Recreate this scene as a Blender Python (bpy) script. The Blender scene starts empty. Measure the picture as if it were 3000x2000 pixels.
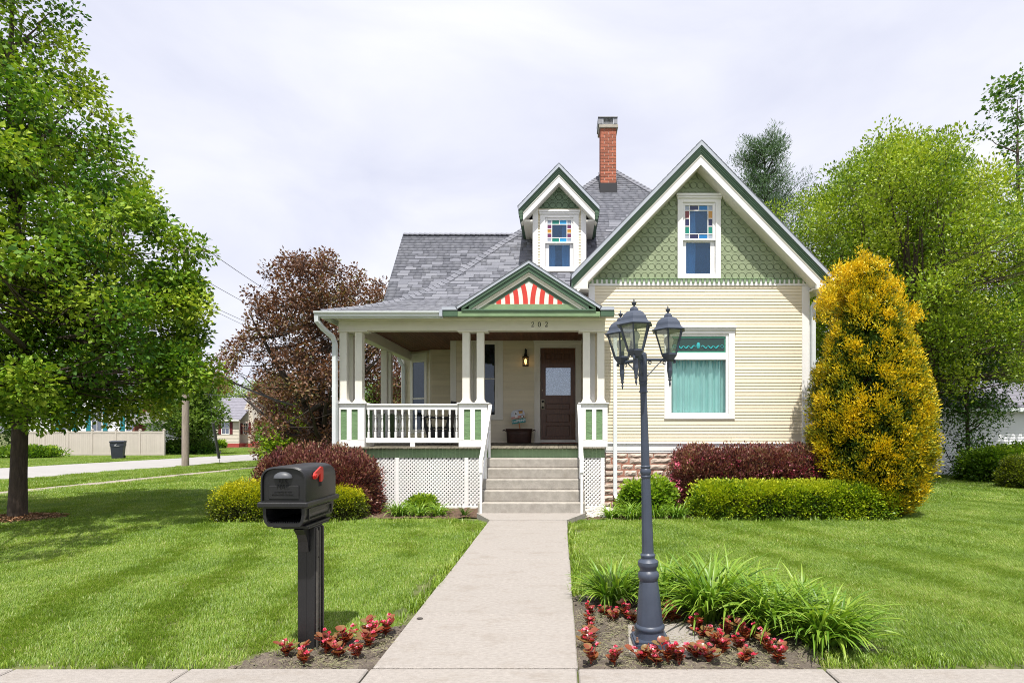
import bpy, bmesh, math, random
import numpy as np
from mathutils import Vector, Matrix, Euler

# ------------------------------------------------------------------ scene, camera, sky, sun
sc = bpy.context.scene
COL = sc.collection
R = math.radians
F, VX, VY, H = 1600.0, 1640.0, 1262.0, 1.5      # focal length and vanishing point in photo pixels, eye height

cam = bpy.data.cameras.new('camera')
cam.sensor_width = 36.0
cam.lens = F / 3000 * 36.0
cam.shift_x = -(VX - 1500) / 3000
cam.shift_y = (VY - 1000) / 3000
cam.clip_start, cam.clip_end = 0.05, 2000
camo = bpy.data.objects.new('camera', cam)
camo.location = (0, 0, H)
camo.rotation_euler = (R(90), 0, 0)
COL.objects.link(camo)
sc.camera = camo

SUN_EL, SUN_AZ = 66.5, 2.0                      # degrees; azimuth measured from straight behind the camera, to the right
world = bpy.data.worlds.new('World')
sc.world = world
world.use_nodes = True
wn, wl = world.node_tree.nodes, world.node_tree.links
wn.clear()
wo = wn.new('ShaderNodeOutputWorld')
bg = wn.new('ShaderNodeBackground'); bg.inputs['Strength'].default_value = 0.1
sky = wn.new('ShaderNodeTexSky'); sky.sky_type = 'NISHITA'; sky.sun_disc = False
sky.sun_elevation = R(SUN_EL); sky.sun_rotation = R(180 - SUN_AZ)
tc = wn.new('ShaderNodeTexCoord')
mp = wn.new('ShaderNodeMapping'); mp.inputs['Scale'].default_value = (1.0, 1.0, 2.6)
n1 = wn.new('ShaderNodeTexNoise'); n1.inputs['Scale'].default_value = 1.9; n1.inputs['Detail'].default_value = 7; n1.inputs['Roughness'].default_value = 0.52
n1.inputs['Distortion'].default_value = 0.4
cr = wn.new('ShaderNodeValToRGB')
cr.color_ramp.elements[0].position = 0.3; cr.color_ramp.elements[0].color = (0.61, 0.63, 0.765, 1)
cr.color_ramp.elements[1].position = 0.7; cr.color_ramp.elements[1].color = (0.845, 0.85, 0.905, 1)
mul = wn.new('ShaderNodeVectorMath'); mul.operation = 'SCALE'; mul.inputs['Scale'].default_value = 9.0
mx = wn.new('ShaderNodeMix'); mx.data_type = 'RGBA'; mx.inputs['Factor'].default_value = 0.93
wl.new(tc.outputs['Generated'], mp.inputs['Vector']); wl.new(mp.outputs[0], n1.inputs['Vector'])
wl.new(n1.outputs['Fac'], cr.inputs['Fac']); wl.new(cr.outputs['Color'], mul.inputs[0])
wl.new(sky.outputs['Color'], mx.inputs['A']); wl.new(mul.outputs[0], mx.inputs['B'])
wl.new(mx.outputs['Result'], bg.inputs['Color']); wl.new(bg.outputs[0], wo.inputs['Surface'])

sun = bpy.data.lights.new('sun', 'SUN')
sun.energy, sun.angle, sun.color = 5.0, R(0.7), (1.0, 0.955, 0.88)
suno = bpy.data.objects.new('sun', sun)
suno.rotation_euler = (R(90 - SUN_EL), 0, R(SUN_AZ))
suno.location = (0, 0, 30)
COL.objects.link(suno)

vs = sc.view_settings
vs.view_transform = 'Standard'; vs.look = 'None'; vs.exposure = 0.5; vs.gamma = 1; vs.use_curve_mapping = False
sc.cycles.max_bounces = 6; sc.cycles.diffuse_bounces = 3; sc.cycles.glossy_bounces = 3
sc.cycles.transmission_bounces = 4; sc.cycles.transparent_max_bounces = 10
sc.cycles.use_denoising = True
sc.cycles.denoising_prefilter = 'NONE'
sc.cycles.filter_width = 1.0
sc.cycles.sample_clamp_indirect = 4.0

# ------------------------------------------------------------------ helpers
rng = random.Random(7)
nr = np.random.default_rng(11)

def X(px, d): return (px - VX) / F * d
def Z(py, d): return H - (py - VY) / F * d
def gz(y):
    return -0.03 - 0.011 * (min(max(y, 3.5), 75.0) - 3.5)
def gpt(px, py):
    """ground point seen at a pixel"""
    k = (py - VY) / F
    y = (H + 0.03 - 0.0385) / (k - 0.011)
    if y < 3.5: y = (H + 0.03) / k
    return X(px, y), y, gz(y)

_mats = {}
def sock(n, *names):
    for a in names:
        if a in n.inputs: return n.inputs[a]

def mat(name, col, rough=0.6, var=0.12, scale=6.0, bump=0.0, bscale=60.0, col2=None, spec=0.4, metal=0.0,
        objvar=0.0, stretch=None, dirt=0.0, dirtcol=(0.12, 0.10, 0.07), coat=0.0, pos=True, dscale=1.3):
    """painted or natural surface: base colour broken up by two noises, fine relief, optional dirt patches"""
    if name in _mats: return _mats[name]
    m = bpy.data.materials.new(name); m.use_nodes = True
    nt = m.node_tree; N, L = nt.nodes, nt.links
    p = N['Principled BSDF']
    p.inputs['Roughness'].default_value = rough
    p.inputs['Metallic'].default_value = metal
    p.inputs['Specular IOR Level'].default_value = spec
    if coat: p.inputs['Coat Weight'].default_value = coat
    g = N.new('ShaderNodeTexCoord')
    vec = g.outputs['Object']
    if pos:
        gg = N.new('ShaderNodeNewGeometry'); vec = gg.outputs['Position']
    if stretch:
        mpn = N.new('ShaderNodeMapping'); mpn.inputs['Scale'].default_value = stretch
        L.new(vec, mpn.inputs['Vector']); vec = mpn.outputs[0]
    nz = N.new('ShaderNodeTexNoise'); nz.inputs['Scale'].default_value = scale; nz.inputs['Detail'].default_value = 6
    nz.inputs['Roughness'].default_value = 0.6
    L.new(vec, nz.inputs['Vector'])
    c1 = tuple(max(0, c * (1 - var)) for c in col) + (1,)
    c2 = tuple(min(1, c * (1 + var)) for c in (col2 or col)) + (1,)
    mixc = N.new('ShaderNodeMix'); mixc.data_type = 'RGBA'
    mixc.inputs['A'].default_value = c1; mixc.inputs['B'].default_value = c2
    mr = N.new('ShaderNodeMapRange'); mr.inputs['From Min'].default_value = 0.3; mr.inputs['From Max'].default_value = 0.7
    L.new(nz.outputs['Fac'], mr.inputs['Value']); L.new(mr.outputs[0], mixc.inputs['Factor'])
    cur = mixc.outputs['Result']
    if objvar:
        oi = N.new('ShaderNodeObjectInfo')
        mr2 = N.new('ShaderNodeMapRange'); mr2.inputs['To Min'].default_value = 1 - objvar; mr2.inputs['To Max'].default_value = 1 + objvar
        L.new(oi.outputs['Random'], mr2.inputs['Value'])
        hs = N.new('ShaderNodeHueSaturation'); L.new(mr2.outputs[0], hs.inputs['Value']); L.new(cur, hs.inputs['Color'])
        cur = hs.outputs['Color']
    if dirt:
        nd = N.new('ShaderNodeTexNoise'); nd.inputs['Scale'].default_value = dscale; nd.inputs['Detail'].default_value = 8; nd.inputs['Roughness'].default_value = 0.72
        L.new(vec, nd.inputs['Vector'])
        md = N.new('ShaderNodeMapRange'); md.inputs['From Min'].default_value = 0.52; md.inputs['From Max'].default_value = 0.72
        md.inputs['To Max'].default_value = dirt
        L.new(nd.outputs['Fac'], md.inputs['Value'])
        m2 = N.new('ShaderNodeMix'); m2.data_type = 'RGBA'; m2.inputs['B'].default_value = dirtcol + (1,)
        L.new(md.outputs[0], m2.inputs['Factor']); L.new(cur, m2.inputs['A']); cur = m2.outputs['Result']
    L.new(cur, p.inputs['Base Color'])
    if bump:
        nb = N.new('ShaderNodeTexNoise'); nb.inputs['Scale'].default_value = bscale; nb.inputs['Detail'].default_value = 5
        L.new(vec, nb.inputs['Vector'])
        b = N.new('ShaderNodeBump'); b.inputs['Strength'].default_value = bump; b.inputs['Distance'].default_value = 0.02
        L.new(nb.outputs['Fac'], b.inputs['Height']); L.new(b.outputs[0], p.inputs['Normal'])
    _mats[name] = m
    return m

def leafmat(name, cols, trans=0.35, rough=0.45, objvar=0.0, spec=0.35, tcol=(1.25, 1.3, 0.6)):
    """leaf: colour picked per leaf by the tint attribute, light passes through"""
    if name in _mats: return _mats[name]
    m = bpy.data.materials.new(name); m.use_nodes = True
    N, L = m.node_tree.nodes, m.node_tree.links
    p = N['Principled BSDF']; p.inputs['Roughness'].default_value = rough; p.inputs['Specular IOR Level'].default_value = spec
    at = N.new('ShaderNodeAttribute'); at.attribute_name = 'tint'
    r = N.new('ShaderNodeValToRGB')
    els = r.color_ramp.elements
    while len(els) < len(cols): els.new(0.5)
    for i, c in enumerate(cols):
        els[i].position = i / (len(cols) - 1); els[i].color = tuple(c) + (1,)
    fac = at.outputs['Fac']
    if objvar:
        oi = N.new('ShaderNodeObjectInfo')
        ma = N.new('ShaderNodeMath'); ma.operation = 'MULTIPLY_ADD'; ma.inputs[1].default_value = objvar; ma.inputs[2].default_value = -objvar / 2
        L.new(oi.outputs['Random'], ma.inputs[0])
        ad = N.new('ShaderNodeMath'); ad.operation = 'ADD'; ad.use_clamp = True
        L.new(fac, ad.inputs[0]); L.new(ma.outputs[0], ad.inputs[1]); fac = ad.outputs[0]
    L.new(fac, r.inputs['Fac']); L.new(r.outputs['Color'], p.inputs['Base Color'])
    out = N['Material Output']
    if trans:
        t = N.new('ShaderNodeBsdfTranslucent')
        vm = N.new('ShaderNodeVectorMath'); vm.operation = 'MULTIPLY'; vm.inputs[1].default_value = tcol
        L.new(r.outputs['Color'], vm.inputs[0]); L.new(vm.outputs[0], t.inputs['Color'])
        ms = N.new('ShaderNodeMixShader'); ms.inputs['Fac'].default_value = trans
        L.new(p.outputs[0], ms.inputs[1]); L.new(t.outputs[0], ms.inputs[2]); L.new(ms.outputs[0], out.inputs['Surface'])
    _mats[name] = m
    return m

def glassmat(name, tint=(0.6, 0.7, 0.75), refl=0.14, rough=0.02, opac=0.0, body=(0.02, 0.03, 0.05), rcol=(0.85, 0.92, 1.0)):
    """thin pane: part mirror, part see-through, part coloured body"""
    if name in _mats: return _mats[name]
    m = bpy.data.materials.new(name); m.use_nodes = True
    N, L = m.node_tree.nodes, m.node_tree.links
    N.remove(N['Principled BSDF'])
    tr = N.new('ShaderNodeBsdfTransparent'); tr.inputs['Color'].default_value = tint + (1,)
    df = N.new('ShaderNodeBsdfDiffuse'); df.inputs['Color'].default_value = body + (1,)
    gl = N.new('ShaderNodeBsdfGlossy'); gl.inputs['Roughness'].default_value = rough; gl.inputs['Color'].default_value = rcol + (1,)
    a = N.new('ShaderNodeMixShader'); a.inputs['Fac'].default_value = opac
    b = N.new('ShaderNodeMixShader')
    fr = N.new('ShaderNodeLayerWeight'); fr.inputs['Blend'].default_value = 0.25
    ad = N.new('ShaderNodeMath'); ad.operation = 'MULTIPLY_ADD'; ad.inputs[1].default_value = 0.6; ad.inputs[2].default_value = refl
    ad.use_clamp = True
    tcn = N.new('ShaderNodeNewGeometry')
    nz = N.new('ShaderNodeTexNoise'); nz.inputs['Scale'].default_value = 2.5
    bp = N.new('ShaderNodeBump'); bp.inputs['Strength'].default_value = 0.06; bp.inputs['Distance'].default_value = 0.05
    L.new(tcn.outputs['Position'], nz.inputs['Vector']); L.new(nz.outputs['Fac'], bp.inputs['Height']); L.new(bp.outputs[0], gl.inputs['Normal'])
    L.new(fr.outputs['Fresnel'], ad.inputs[0]); L.new(ad.outputs[0], b.inputs['Fac'])
    L.new(tr.outputs[0], a.inputs[1]); L.new(df.outputs[0], a.inputs[2])
    L.new(a.outputs[0], b.inputs[1]); L.new(gl.outputs[0], b.inputs[2])
    L.new(b.outputs[0], N['Material Output'].inputs['Surface'])
    _mats[name] = m
    return m

def link(name, me, material=None, parent=None, kind=None, label=None):
    o = bpy.data.objects.new(name, me)
    COL.objects.link(o)
    if material is not None and me is not None and len(me.materials) == 0: me.materials.append(material)
    if parent is not None:
        o.parent = parent
        if parent.type == 'EMPTY' and parent.get('_w'):      # parts of a thing built in world coordinates
            o.matrix_parent_inverse = Matrix.Translation(-Vector(parent['_loc']))
    if kind: o['kind'] = kind
    if label: o['label'] = label
    return o

def thing(name, label, cat, loc=(0, 0, 0), group=None, world=True, rot=None):
    o = bpy.data.objects.new(name, None); COL.objects.link(o)
    o.empty_display_size = 0.2
    o.location = loc
    o['label'] = label; o['category'] = cat
    if group: o['group'] = group
    if world: o['_w'] = 1; o['_loc'] = [float(c) for c in loc]
    if rot: o.rotation_euler = rot
    return o

def tag(o, label, cat, group=None):
    o['label'] = label; o['category'] = cat
    if group: o['group'] = group
    return o

def children(o): return [c for c in o.children]
def copy_thing(o, loc, rot=None, scale=None, label=None, group=None):
    r = o.copy(); COL.objects.link(r); r.location = loc
    if rot is not None: r.rotation_euler = rot
    if scale is not None: r.scale = (scale,) * 3 if not hasattr(scale, '__len__') else scale
    if label: r['label'] = label
    if group: r['group'] = group
    for ch in list(o.children):
        c = ch.copy(); COL.objects.link(c); c.parent = r
        for g in list(ch.children):
            d = g.copy(); COL.objects.link(d); d.parent = c
    return r

class MB:
    def __init__(s): s.v = []; s.f = []
    def add(s, vs_, fs):
        b = len(s.v); s.v += [tuple(a) for a in vs_]; s.f += [tuple(i + b for i in f) for f in fs]; return s
    def box(s, x0, x1, y0, y1, z0, z1, c=0.0):
        if c <= 0:
            return s.add([(x0, y0, z0), (x1, y0, z0), (x1, y1, z0), (x0, y1, z0), (x0, y0, z1), (x1, y0, z1), (x1, y1, z1), (x0, y1, z1)],
                         [(3, 2, 1, 0), (4, 5, 6, 7), (0, 1, 5, 4), (1, 2, 6, 5), (2, 3, 7, 6), (3, 0, 4, 7)])
        v = []; idx = {}
        for ix, (xa, sx) in enumerate(((x0, 1), (x1, -1))):
            for iy, (ya, sy) in enumerate(((y0, 1), (y1, -1))):
                for iz, (za, sz) in enumerate(((z0, 1), (z1, -1))):
                    for ax in range(3):
                        q = [xa + sx * c, ya + sy * c, za + sz * c]; q[ax] = (xa, ya, za)[ax]
                        idx[ix, iy, iz, ax] = len(v); v.append(q)
        f = []
        def g(ix, iy, iz, ax): return idx[ix, iy, iz, ax]
        for t in (0, 1):
            q = [g(t, 0, 0, 0), g(t, 1, 0, 0), g(t, 1, 1, 0), g(t, 0, 1, 0)]; f.append(q[::-1] if t == 0 else q)
            q = [g(0, t, 0, 1), g(1, t, 0, 1), g(1, t, 1, 1), g(0, t, 1, 1)]; f.append(q if t == 0 else q[::-1])
            q = [g(0, 0, t, 2), g(1, 0, t, 2), g(1, 1, t, 2), g(0, 1, t, 2)]; f.append(q[::-1] if t == 0 else q)
        for a in (0, 1):
            for b in (0, 1):
                f.append([g(0, a, b, 1), g(0, a, b, 2), g(1, a, b, 2), g(1, a, b, 1)])
                f.append([g(a, 0, b, 0), g(a, 0, b, 2), g(a, 1, b, 2), g(a, 1, b, 0)])
                f.append([g(a, b, 0, 0), g(a, b, 0, 1), g(a, b, 1, 1), g(a, b, 1, 0)])
                for cc in (0, 1): f.append([g(a, b, cc, 0), g(a, b, cc, 1), g(a, b, cc, 2)]) if a == 0 else f.append([g(a, b, cc, 0), g(a, b, cc, 2), g(a, b, cc, 1)])
        f = list({tuple(sorted(q)): q for q in f}.values())
        return s.add(v, f)
    def prism_y(s, poly, y0, y1):
        """poly of (x, z) extruded along y"""
        n = len(poly)
        v = [(a, y0, b) for a, b in poly] + [(a, y1, b) for a, b in poly]
        f = [tuple(range(n)), tuple(range(2 * n - 1, n - 1, -1))] + [(i, i + n, (i + 1) % n + n, (i + 1) % n) for i in range(n)]
        return s.add(v, f)
    def prism_x(s, poly, x0, x1):
        n = len(poly)
        v = [(x0, a, b) for a, b in poly] + [(x1, a, b) for a, b in poly]
        f = [tuple(range(n - 1, -1, -1)), tuple(range(n, 2 * n))] + [(i, (i + 1) % n, (i + 1) % n + n, i + n) for i in range(n)]
        return s.add(v, f)
    def prism_z(s, poly, z0, z1):
        n = len(poly)
        v = [(a, b, z0) for a, b in poly] + [(a, b, z1) for a, b in poly]
        f = [tuple(range(n - 1, -1, -1)), tuple(range(n, 2 * n))] + [(i, (i + 1) % n, (i + 1) % n + n, i + n) for i in range(n)]
        return s.add(v, f)
    def chevron(s, cx, za, hw, ze, o0, o1, y0, y1):
        """inverted V: outer line apex (cx, za), ends (cx +- hw, ze), band from o0 to o1 below it (measured vertically)"""
        for sg in (-1, 1):
            q = [(cx, za - o0), (cx + sg * hw, ze - o0), (cx + sg * hw, ze - o1), (cx, za - o1)]
            s.prism_y(q if sg < 0 else q[::-1], y0, y1)
        return s
    def tube(s, pts, rad, n=8, cap=True):
        pts = [Vector(p) for p in pts]; k = len(pts)
        if not hasattr(rad, '__len__'): rad = [rad] * k
        b = len(s.v); u = None
        for i, p in enumerate(pts):
            t = (pts[min(i + 1, k - 1)] - pts[max(i - 1, 0)]).normalized()
            if u is None:
                u = t.orthogonal().normalized()
            else:
                u = (u - t * u.dot(t))
                u = u.normalized() if u.length > 1e-6 else t.orthogonal().normalized()
            w = t.cross(u)
            for j in range(n):
                a = 2 * math.pi * j / n
                s.v.append(tuple(p + (u * math.cos(a) + w * math.sin(a)) * rad[i]))
        for i in range(k - 1):
            for j in range(n):
                s.f.append((b + i * n + j, b + i * n + (j + 1) % n, b + (i + 1) * n + (j + 1) % n, b + (i + 1) * n + j))
        if cap:
            s.f.append(tuple(b + j for j in range(n - 1, -1, -1))); s.f.append(tuple(b + (k - 1) * n + j for j in range(n)))
        return s
    def lathe(s, prof, n=16, c=(0, 0, 0), phase=0.0):
        """prof of (radius, z)"""
        b = len(s.v)
        for r, z in prof:
            for j in range(n):
                a = 2 * math.pi * j / n + phase
                s.v.append((c[0] + r * math.cos(a), c[1] + r * math.sin(a), c[2] + z))
        for i in range(len(prof) - 1):
            for j in range(n):
                s.f.append((b + i * n + j, b + i * n + (j + 1) % n, b + (i + 1) * n + (j + 1) % n, b + (i + 1) * n + j))
        s.f.append(tuple(b + j for j in range(n - 1, -1, -1))); s.f.append(tuple(b + (len(prof) - 1) * n + j for j in range(n)))
        return s
    def loft(s, secs):
        """square sections (cx, cy, half width, half depth, z)"""
        b = len(s.v)
        for cx, cy, hx, hy, z in secs:
            s.v += [(cx - hx, cy - hy, z), (cx + hx, cy - hy, z), (cx + hx, cy + hy, z), (cx - hx, cy + hy, z)]
        for i in range(len(secs) - 1):
            for j in range(4):
                s.f.append((b + i * 4 + j, b + i * 4 + (j + 1) % 4, b + i * 4 + 4 + (j + 1) % 4, b + i * 4 + 4 + j))
        s.f.append((b + 3, b + 2, b + 1, b)); k = b + (len(secs) - 1) * 4; s.f.append((k, k + 1, k + 2, k + 3))
        return s
    def move(s, m, start=0):
        for i in range(start, len(s.v)): s.v[i] = tuple(m @ Vector(s.v[i]))
        return s
    def mesh(s, name, smooth=False):
        me = bpy.data.meshes.new(name); me.from_pydata(s.v, [], s.f); me.update()
        if smooth:
            me.polygons.foreach_set('use_smooth', [True] * len(me.polygons))
            try: me.set_sharp_from_angle(angle=R(40))
            except Exception: pass
        return me
    def obj(s, name, material, parent=None, smooth=False, kind=None, label=None):
        return link(name, s.mesh(name, smooth), material, parent, kind, label)

def np_mesh(name, V, Q, tint=None, smooth=False):
    """V (n,3), Q (m,k) equal sized faces, tint per vertex"""
    me = bpy.data.meshes.new(name)
    V = np.asarray(V, np.float32); Q = np.asarray(Q, np.int32); m, k = Q.shape
    me.vertices.add(len(V)); me.vertices.foreach_set('co', V.ravel())
    me.loops.add(m * k); me.loops.foreach_set('vertex_index', Q.ravel())
    me.polygons.add(m); me.polygons.foreach_set('loop_start', np.arange(0, m * k, k, dtype=np.int32))
    me.update(calc_edges=True)
    if tint is not None:
        a = me.attributes.new('tint', 'FLOAT', 'POINT'); a.data.foreach_set('value', np.asarray(tint, np.float32).ravel())
    if smooth: me.polygons.foreach_set('use_smooth', np.ones(m, bool))
    return me

def unit(a):
    return a / np.maximum(np.linalg.norm(a, axis=1, keepdims=True), 1e-9)

def leaves(P, D, length, width, tint, fold=0.25, up=0.6, g=nr):
    """one folded diamond per row of P pointing along D; returns V, Q, tint"""
    n = len(P); D = unit(D)
    length = np.broadcast_to(np.asarray(length, float), (n,))[:, None]; width = np.broadcast_to(np.asarray(width, float), (n,))[:, None]
    up_v = g.normal(0, 0.6, (n, 3)); up_v[:, 2] += up * 1.6
    S = unit(np.cross(D, up_v)); Nn = np.cross(S, D)
    b = P; t = P + D * length
    m_ = P + D * length * 0.45
    r = m_ + S * width * 0.5 + Nn * width * fold; l = m_ - S * width * 0.5 + Nn * width * fold
    V = np.stack([b, r, t, l], 1).reshape(-1, 3)
    Q = np.arange(4 * n).reshape(n, 4)
    return V, Q, np.repeat(tint, 4)

def joinq(parts):
    Vs, Qs, Ts, o = [], [], [], 0
    for V, Q, T in parts:
        Vs.append(V); Qs.append(Q + o); Ts.append(T); o += len(V)
    return np.concatenate(Vs), np.concatenate(Qs), np.concatenate(Ts)

def text_mesh(name, body, size, extrude, shear=0.0, bold=0.0):
    cu = bpy.data.curves.new(name, 'FONT'); cu.body = body; cu.size = size; cu.extrude = extrude; cu.shear = shear
    cu.align_x = 'CENTER'; cu.align_y = 'CENTER'; cu.offset = bold; cu.resolution_u = 3
    o = bpy.data.objects.new(name, cu)
    COL.objects.link(o)
    dg = bpy.context.evaluated_depsgraph_get()
    me = bpy.data.meshes.new_from_object(o.evaluated_get(dg))
    bpy.data.objects.remove(o); 
    return me

# ------------------------------------------------------------------ materials
CREAM = mat('cream_siding', (0.745, 0.665, 0.50), 0.55, 0.05, 1.5, 0.12, 40, objvar=0.05, dirt=0.22, dirtcol=(0.50, 0.44, 0.32), stretch=(.6, .6, 2.2))
CREAMT = mat('cream_trim', (0.77, 0.74, 0.665), 0.5, 0.05, 2.0, 0.08, 50, dirt=0.18, dirtcol=(0.5, 0.42, 0.28))
WHITE = mat('white_paint', (0.80, 0.79, 0.78), 0.45, 0.04, 2.5, 0.06, 60, dirt=0.12, dirtcol=(0.52, 0.50, 0.46), objvar=0.02)
DGREEN = mat('dark_green_paint', (0.062, 0.115, 0.068), 0.45, 0.12, 3, 0.08, 50)
MGREEN = mat('mid_green_paint', (0.19, 0.285, 0.15), 0.55, 0.12, 4, 0.15, 40, dirt=0.3, dirtcol=(0.30, 0.30, 0.22))
PANELG = mat('weathered_panel_green', (0.16, 0.27, 0.13), 0.7, 0.2, 5, 0.6, 30, stretch=(0.8, 0.8, 5), dirt=0.25, dirtcol=(0.10, 0.15, 0.08))
LGREEN = mat('light_green_shingle', (0.255, 0.305, 0.185), 0.6, 0.07, 3, 0.12, 60, objvar=0.05)
SGREEN = mat('sage_green_shingle', (0.125, 0.185, 0.115), 0.6, 0.07, 3, 0.12, 60, objvar=0.05)
REDP = mat('red_paint', (0.58, 0.045, 0.03), 0.5, 0.1, 4)
SILVER = mat('drip_edge_metal', (0.40, 0.43, 0.49), 0.4, 0.06, 3, spec=0.5)
GUTTER = mat('gutter_white', (0.70, 0.74, 0.76), 0.35, 0.05, 2, dirt=0.2, dirtcol=(0.42, 0.44, 0.42))
CONC = mat('walk_concrete', (0.315, 0.288, 0.264), 0.85, 0.13, 26, 0.5, 150, stretch=(1, 1.8, 1), objvar=0.04, dirt=0.55, dirtcol=(0.22, 0.185, 0.15), dscale=2.6)
CONCS = mat('step_concrete', (0.33, 0.305, 0.27), 0.85, 0.16, 9, 0.45, 120, objvar=0.05, dirt=0.55, dirtcol=(0.19, 0.165, 0.135), dscale=2.4)
STONE = mat('limestone', (0.50, 0.41, 0.345), 0.85, 0.2, 7, 0.7, 25, objvar=0.12, dirt=0.4, dirtcol=(0.30, 0.25, 0.20), dscale=5)
MORTAR = mat('red_mortar', (0.36, 0.17, 0.12), 0.9, 0.2, 10, 0.4, 80)
BRICK = mat('chimney_brick', (0.35, 0.115, 0.068), 0.85, 0.25, 20, 0.5, 90, objvar=0.22)
BMORTAR = mat('pale_mortar', (0.50, 0.40, 0.34), 0.9, 0.15, 20, 0.3, 80)
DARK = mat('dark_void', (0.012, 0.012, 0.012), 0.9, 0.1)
ROOM = mat('dim_room', (0.05, 0.055, 0.065), 0.9, 0.1)
WOODD = mat('door_wood', (0.115, 0.046, 0.018), 0.38, 0.4, 5, 0.2, 30, stretch=(9, 9, 1.0), coat=0.15)
CEIL = mat('brown_beadboard', (0.15, 0.055, 0.028), 0.55, 0.3, 4, 0.15, 40, stretch=(4, 1, 1), objvar=0.15)
DECK = mat('deck_boards', (0.185, 0.165, 0.125), 0.75, 0.3, 8, 0.35, 60, objvar=0.2, stretch=(6, 1, 1), dirt=0.35, dirtcol=(0.10, 0.12, 0.075))
LAMPM = mat('blue_grey_enamel', (0.044, 0.056, 0.084), 0.42, 0.12, 6, 0.05, 80, spec=0.5, dirt=0.12, dirtcol=(0.16, 0.16, 0.17))
BLACKP = mat('black_plastic', (0.011, 0.011, 0.0125), 0.38, 0.15, 8, 0.08, 150, spec=0.5, dirt=0.12, dirtcol=(0.06, 0.058, 0.05), dscale=5)
BLACKM = mat('black_iron', (0.012, 0.011, 0.010), 0.45, 0.2, 8)
REDFLAG = mat('red_flag_plastic', (0.50, 0.022, 0.016), 0.4, 0.08, 6)
BULB = mat('bulb_glass', (0.75, 0.75, 0.72), 0.2, 0.02)
BARK = mat('grey_brown_bark', (0.075, 0.055, 0.042), 0.9, 0.35, 7, 1.0, 22, stretch=(3, 3, 0.6))
BARKD = mat('dark_bark', (0.045, 0.034, 0.027), 0.9, 0.3, 7, 0.7, 22, stretch=(3, 3, 0.6))
SOIL = mat('dry_soil', (0.115, 0.094, 0.076), 0.95, 0.42, 9, 1.0, 60, dirt=0.6, dirtcol=(0.22, 0.20, 0.145), dscale=5)
GROUND = mat('turf_soil', (0.075, 0.10, 0.028), 0.95, 0.35, 3.5, 0.5, 60, col2=(0.11, 0.12, 0.04))
ASPH = mat('pale_street', (0.31, 0.30, 0.29), 0.9, 0.07, 1.2, 0.25, 120)
PAVE = mat('old_pavement', (0.30, 0.26, 0.22), 0.9, 0.12, 2.5, 0.3, 100)
VINYL = mat('vinyl_fence', (0.50, 0.455, 0.395), 0.5, 0.05, 1.5, objvar=0.03)
WHITESIDE = mat('white_vinyl_siding', (0.72, 0.73, 0.76), 0.5, 0.04, 1.5)
TAN = mat('tan_siding', (0.60, 0.545, 0.46), 0.6, 0.04, 1.5)
REDBASE = mat('red_foundation', (0.36, 0.06, 0.05), 0.7, 0.1, 3)
FROOF = mat('far_grey_roof', (0.20, 0.195, 0.23), 0.85, 0.16, 3, 0.4, 20)
TEALP = mat('teal_paint', (0.02, 0.20, 0.24), 0.5, 0.1)
BINM = mat('bin_plastic', (0.032, 0.038, 0.052), 0.5, 0.12, 4, spec=0.45)
POLEW = mat('weathered_pole', (0.31, 0.26, 0.215), 0.9, 0.25, 6, 0.6, 30, stretch=(5, 5, 0.4))
COPPER = mat('old_copper_tub', (0.05, 0.024, 0.018), 0.45, 0.45, 7, 0.2, 40, metal=0.25)
CURT = mat('teal_curtain', (0.50, 0.78, 0.73), 0.8, 0.06, 3, 0.1, 60)
CURTW = mat('pale_blue_curtain', (0.55, 0.68, 0.72), 0.8, 0.1, 4)
CURTD = mat('dim_green_curtain', (0.10, 0.17, 0.15), 0.8, 0.2, 5, stretch=(12, 1, 0.5))
CHIP = mat('wood_chips', (0.42, 0.24, 0.13), 0.9, 0.4, 30, 0.5, 60)
GRAVEL = mat('pale_gravel', (0.50, 0.47, 0.43), 0.9, 0.3, 25, 0.4, 60)
TARB = mat('black_flashing', (0.018, 0.019, 0.024), 0.6, 0.1)
CAPM = mat('cap_concrete', (0.36, 0.33, 0.28), 0.85, 0.15, 8, 0.3, 60)
ZINC = mat('cap_metal', (0.22, 0.225, 0.24), 0.45, 0.2, 8, metal=0.4)
GLASS = glassmat('window_glass', (0.55, 0.72, 0.88), 0.06, body=(0.025, 0.075, 0.19), opac=0.17, rcol=(0.65, 0.85, 1.0))
GLASSC = glassmat('curtained_glass', (0.94, 0.98, 0.98), 0.01)
GLASSD = glassmat('dark_porch_glass', (0.42, 0.48, 0.52), 0.05, opac=0.3)
LAMPG = glassmat('lantern_glass', (0.93, 0.95, 0.91), 0.07, opac=0.05, body=(0.55, 0.58, 0.52))
FARG = glassmat('far_glass', (0.3, 0.33, 0.36), 0.25, opac=0.5)

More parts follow.
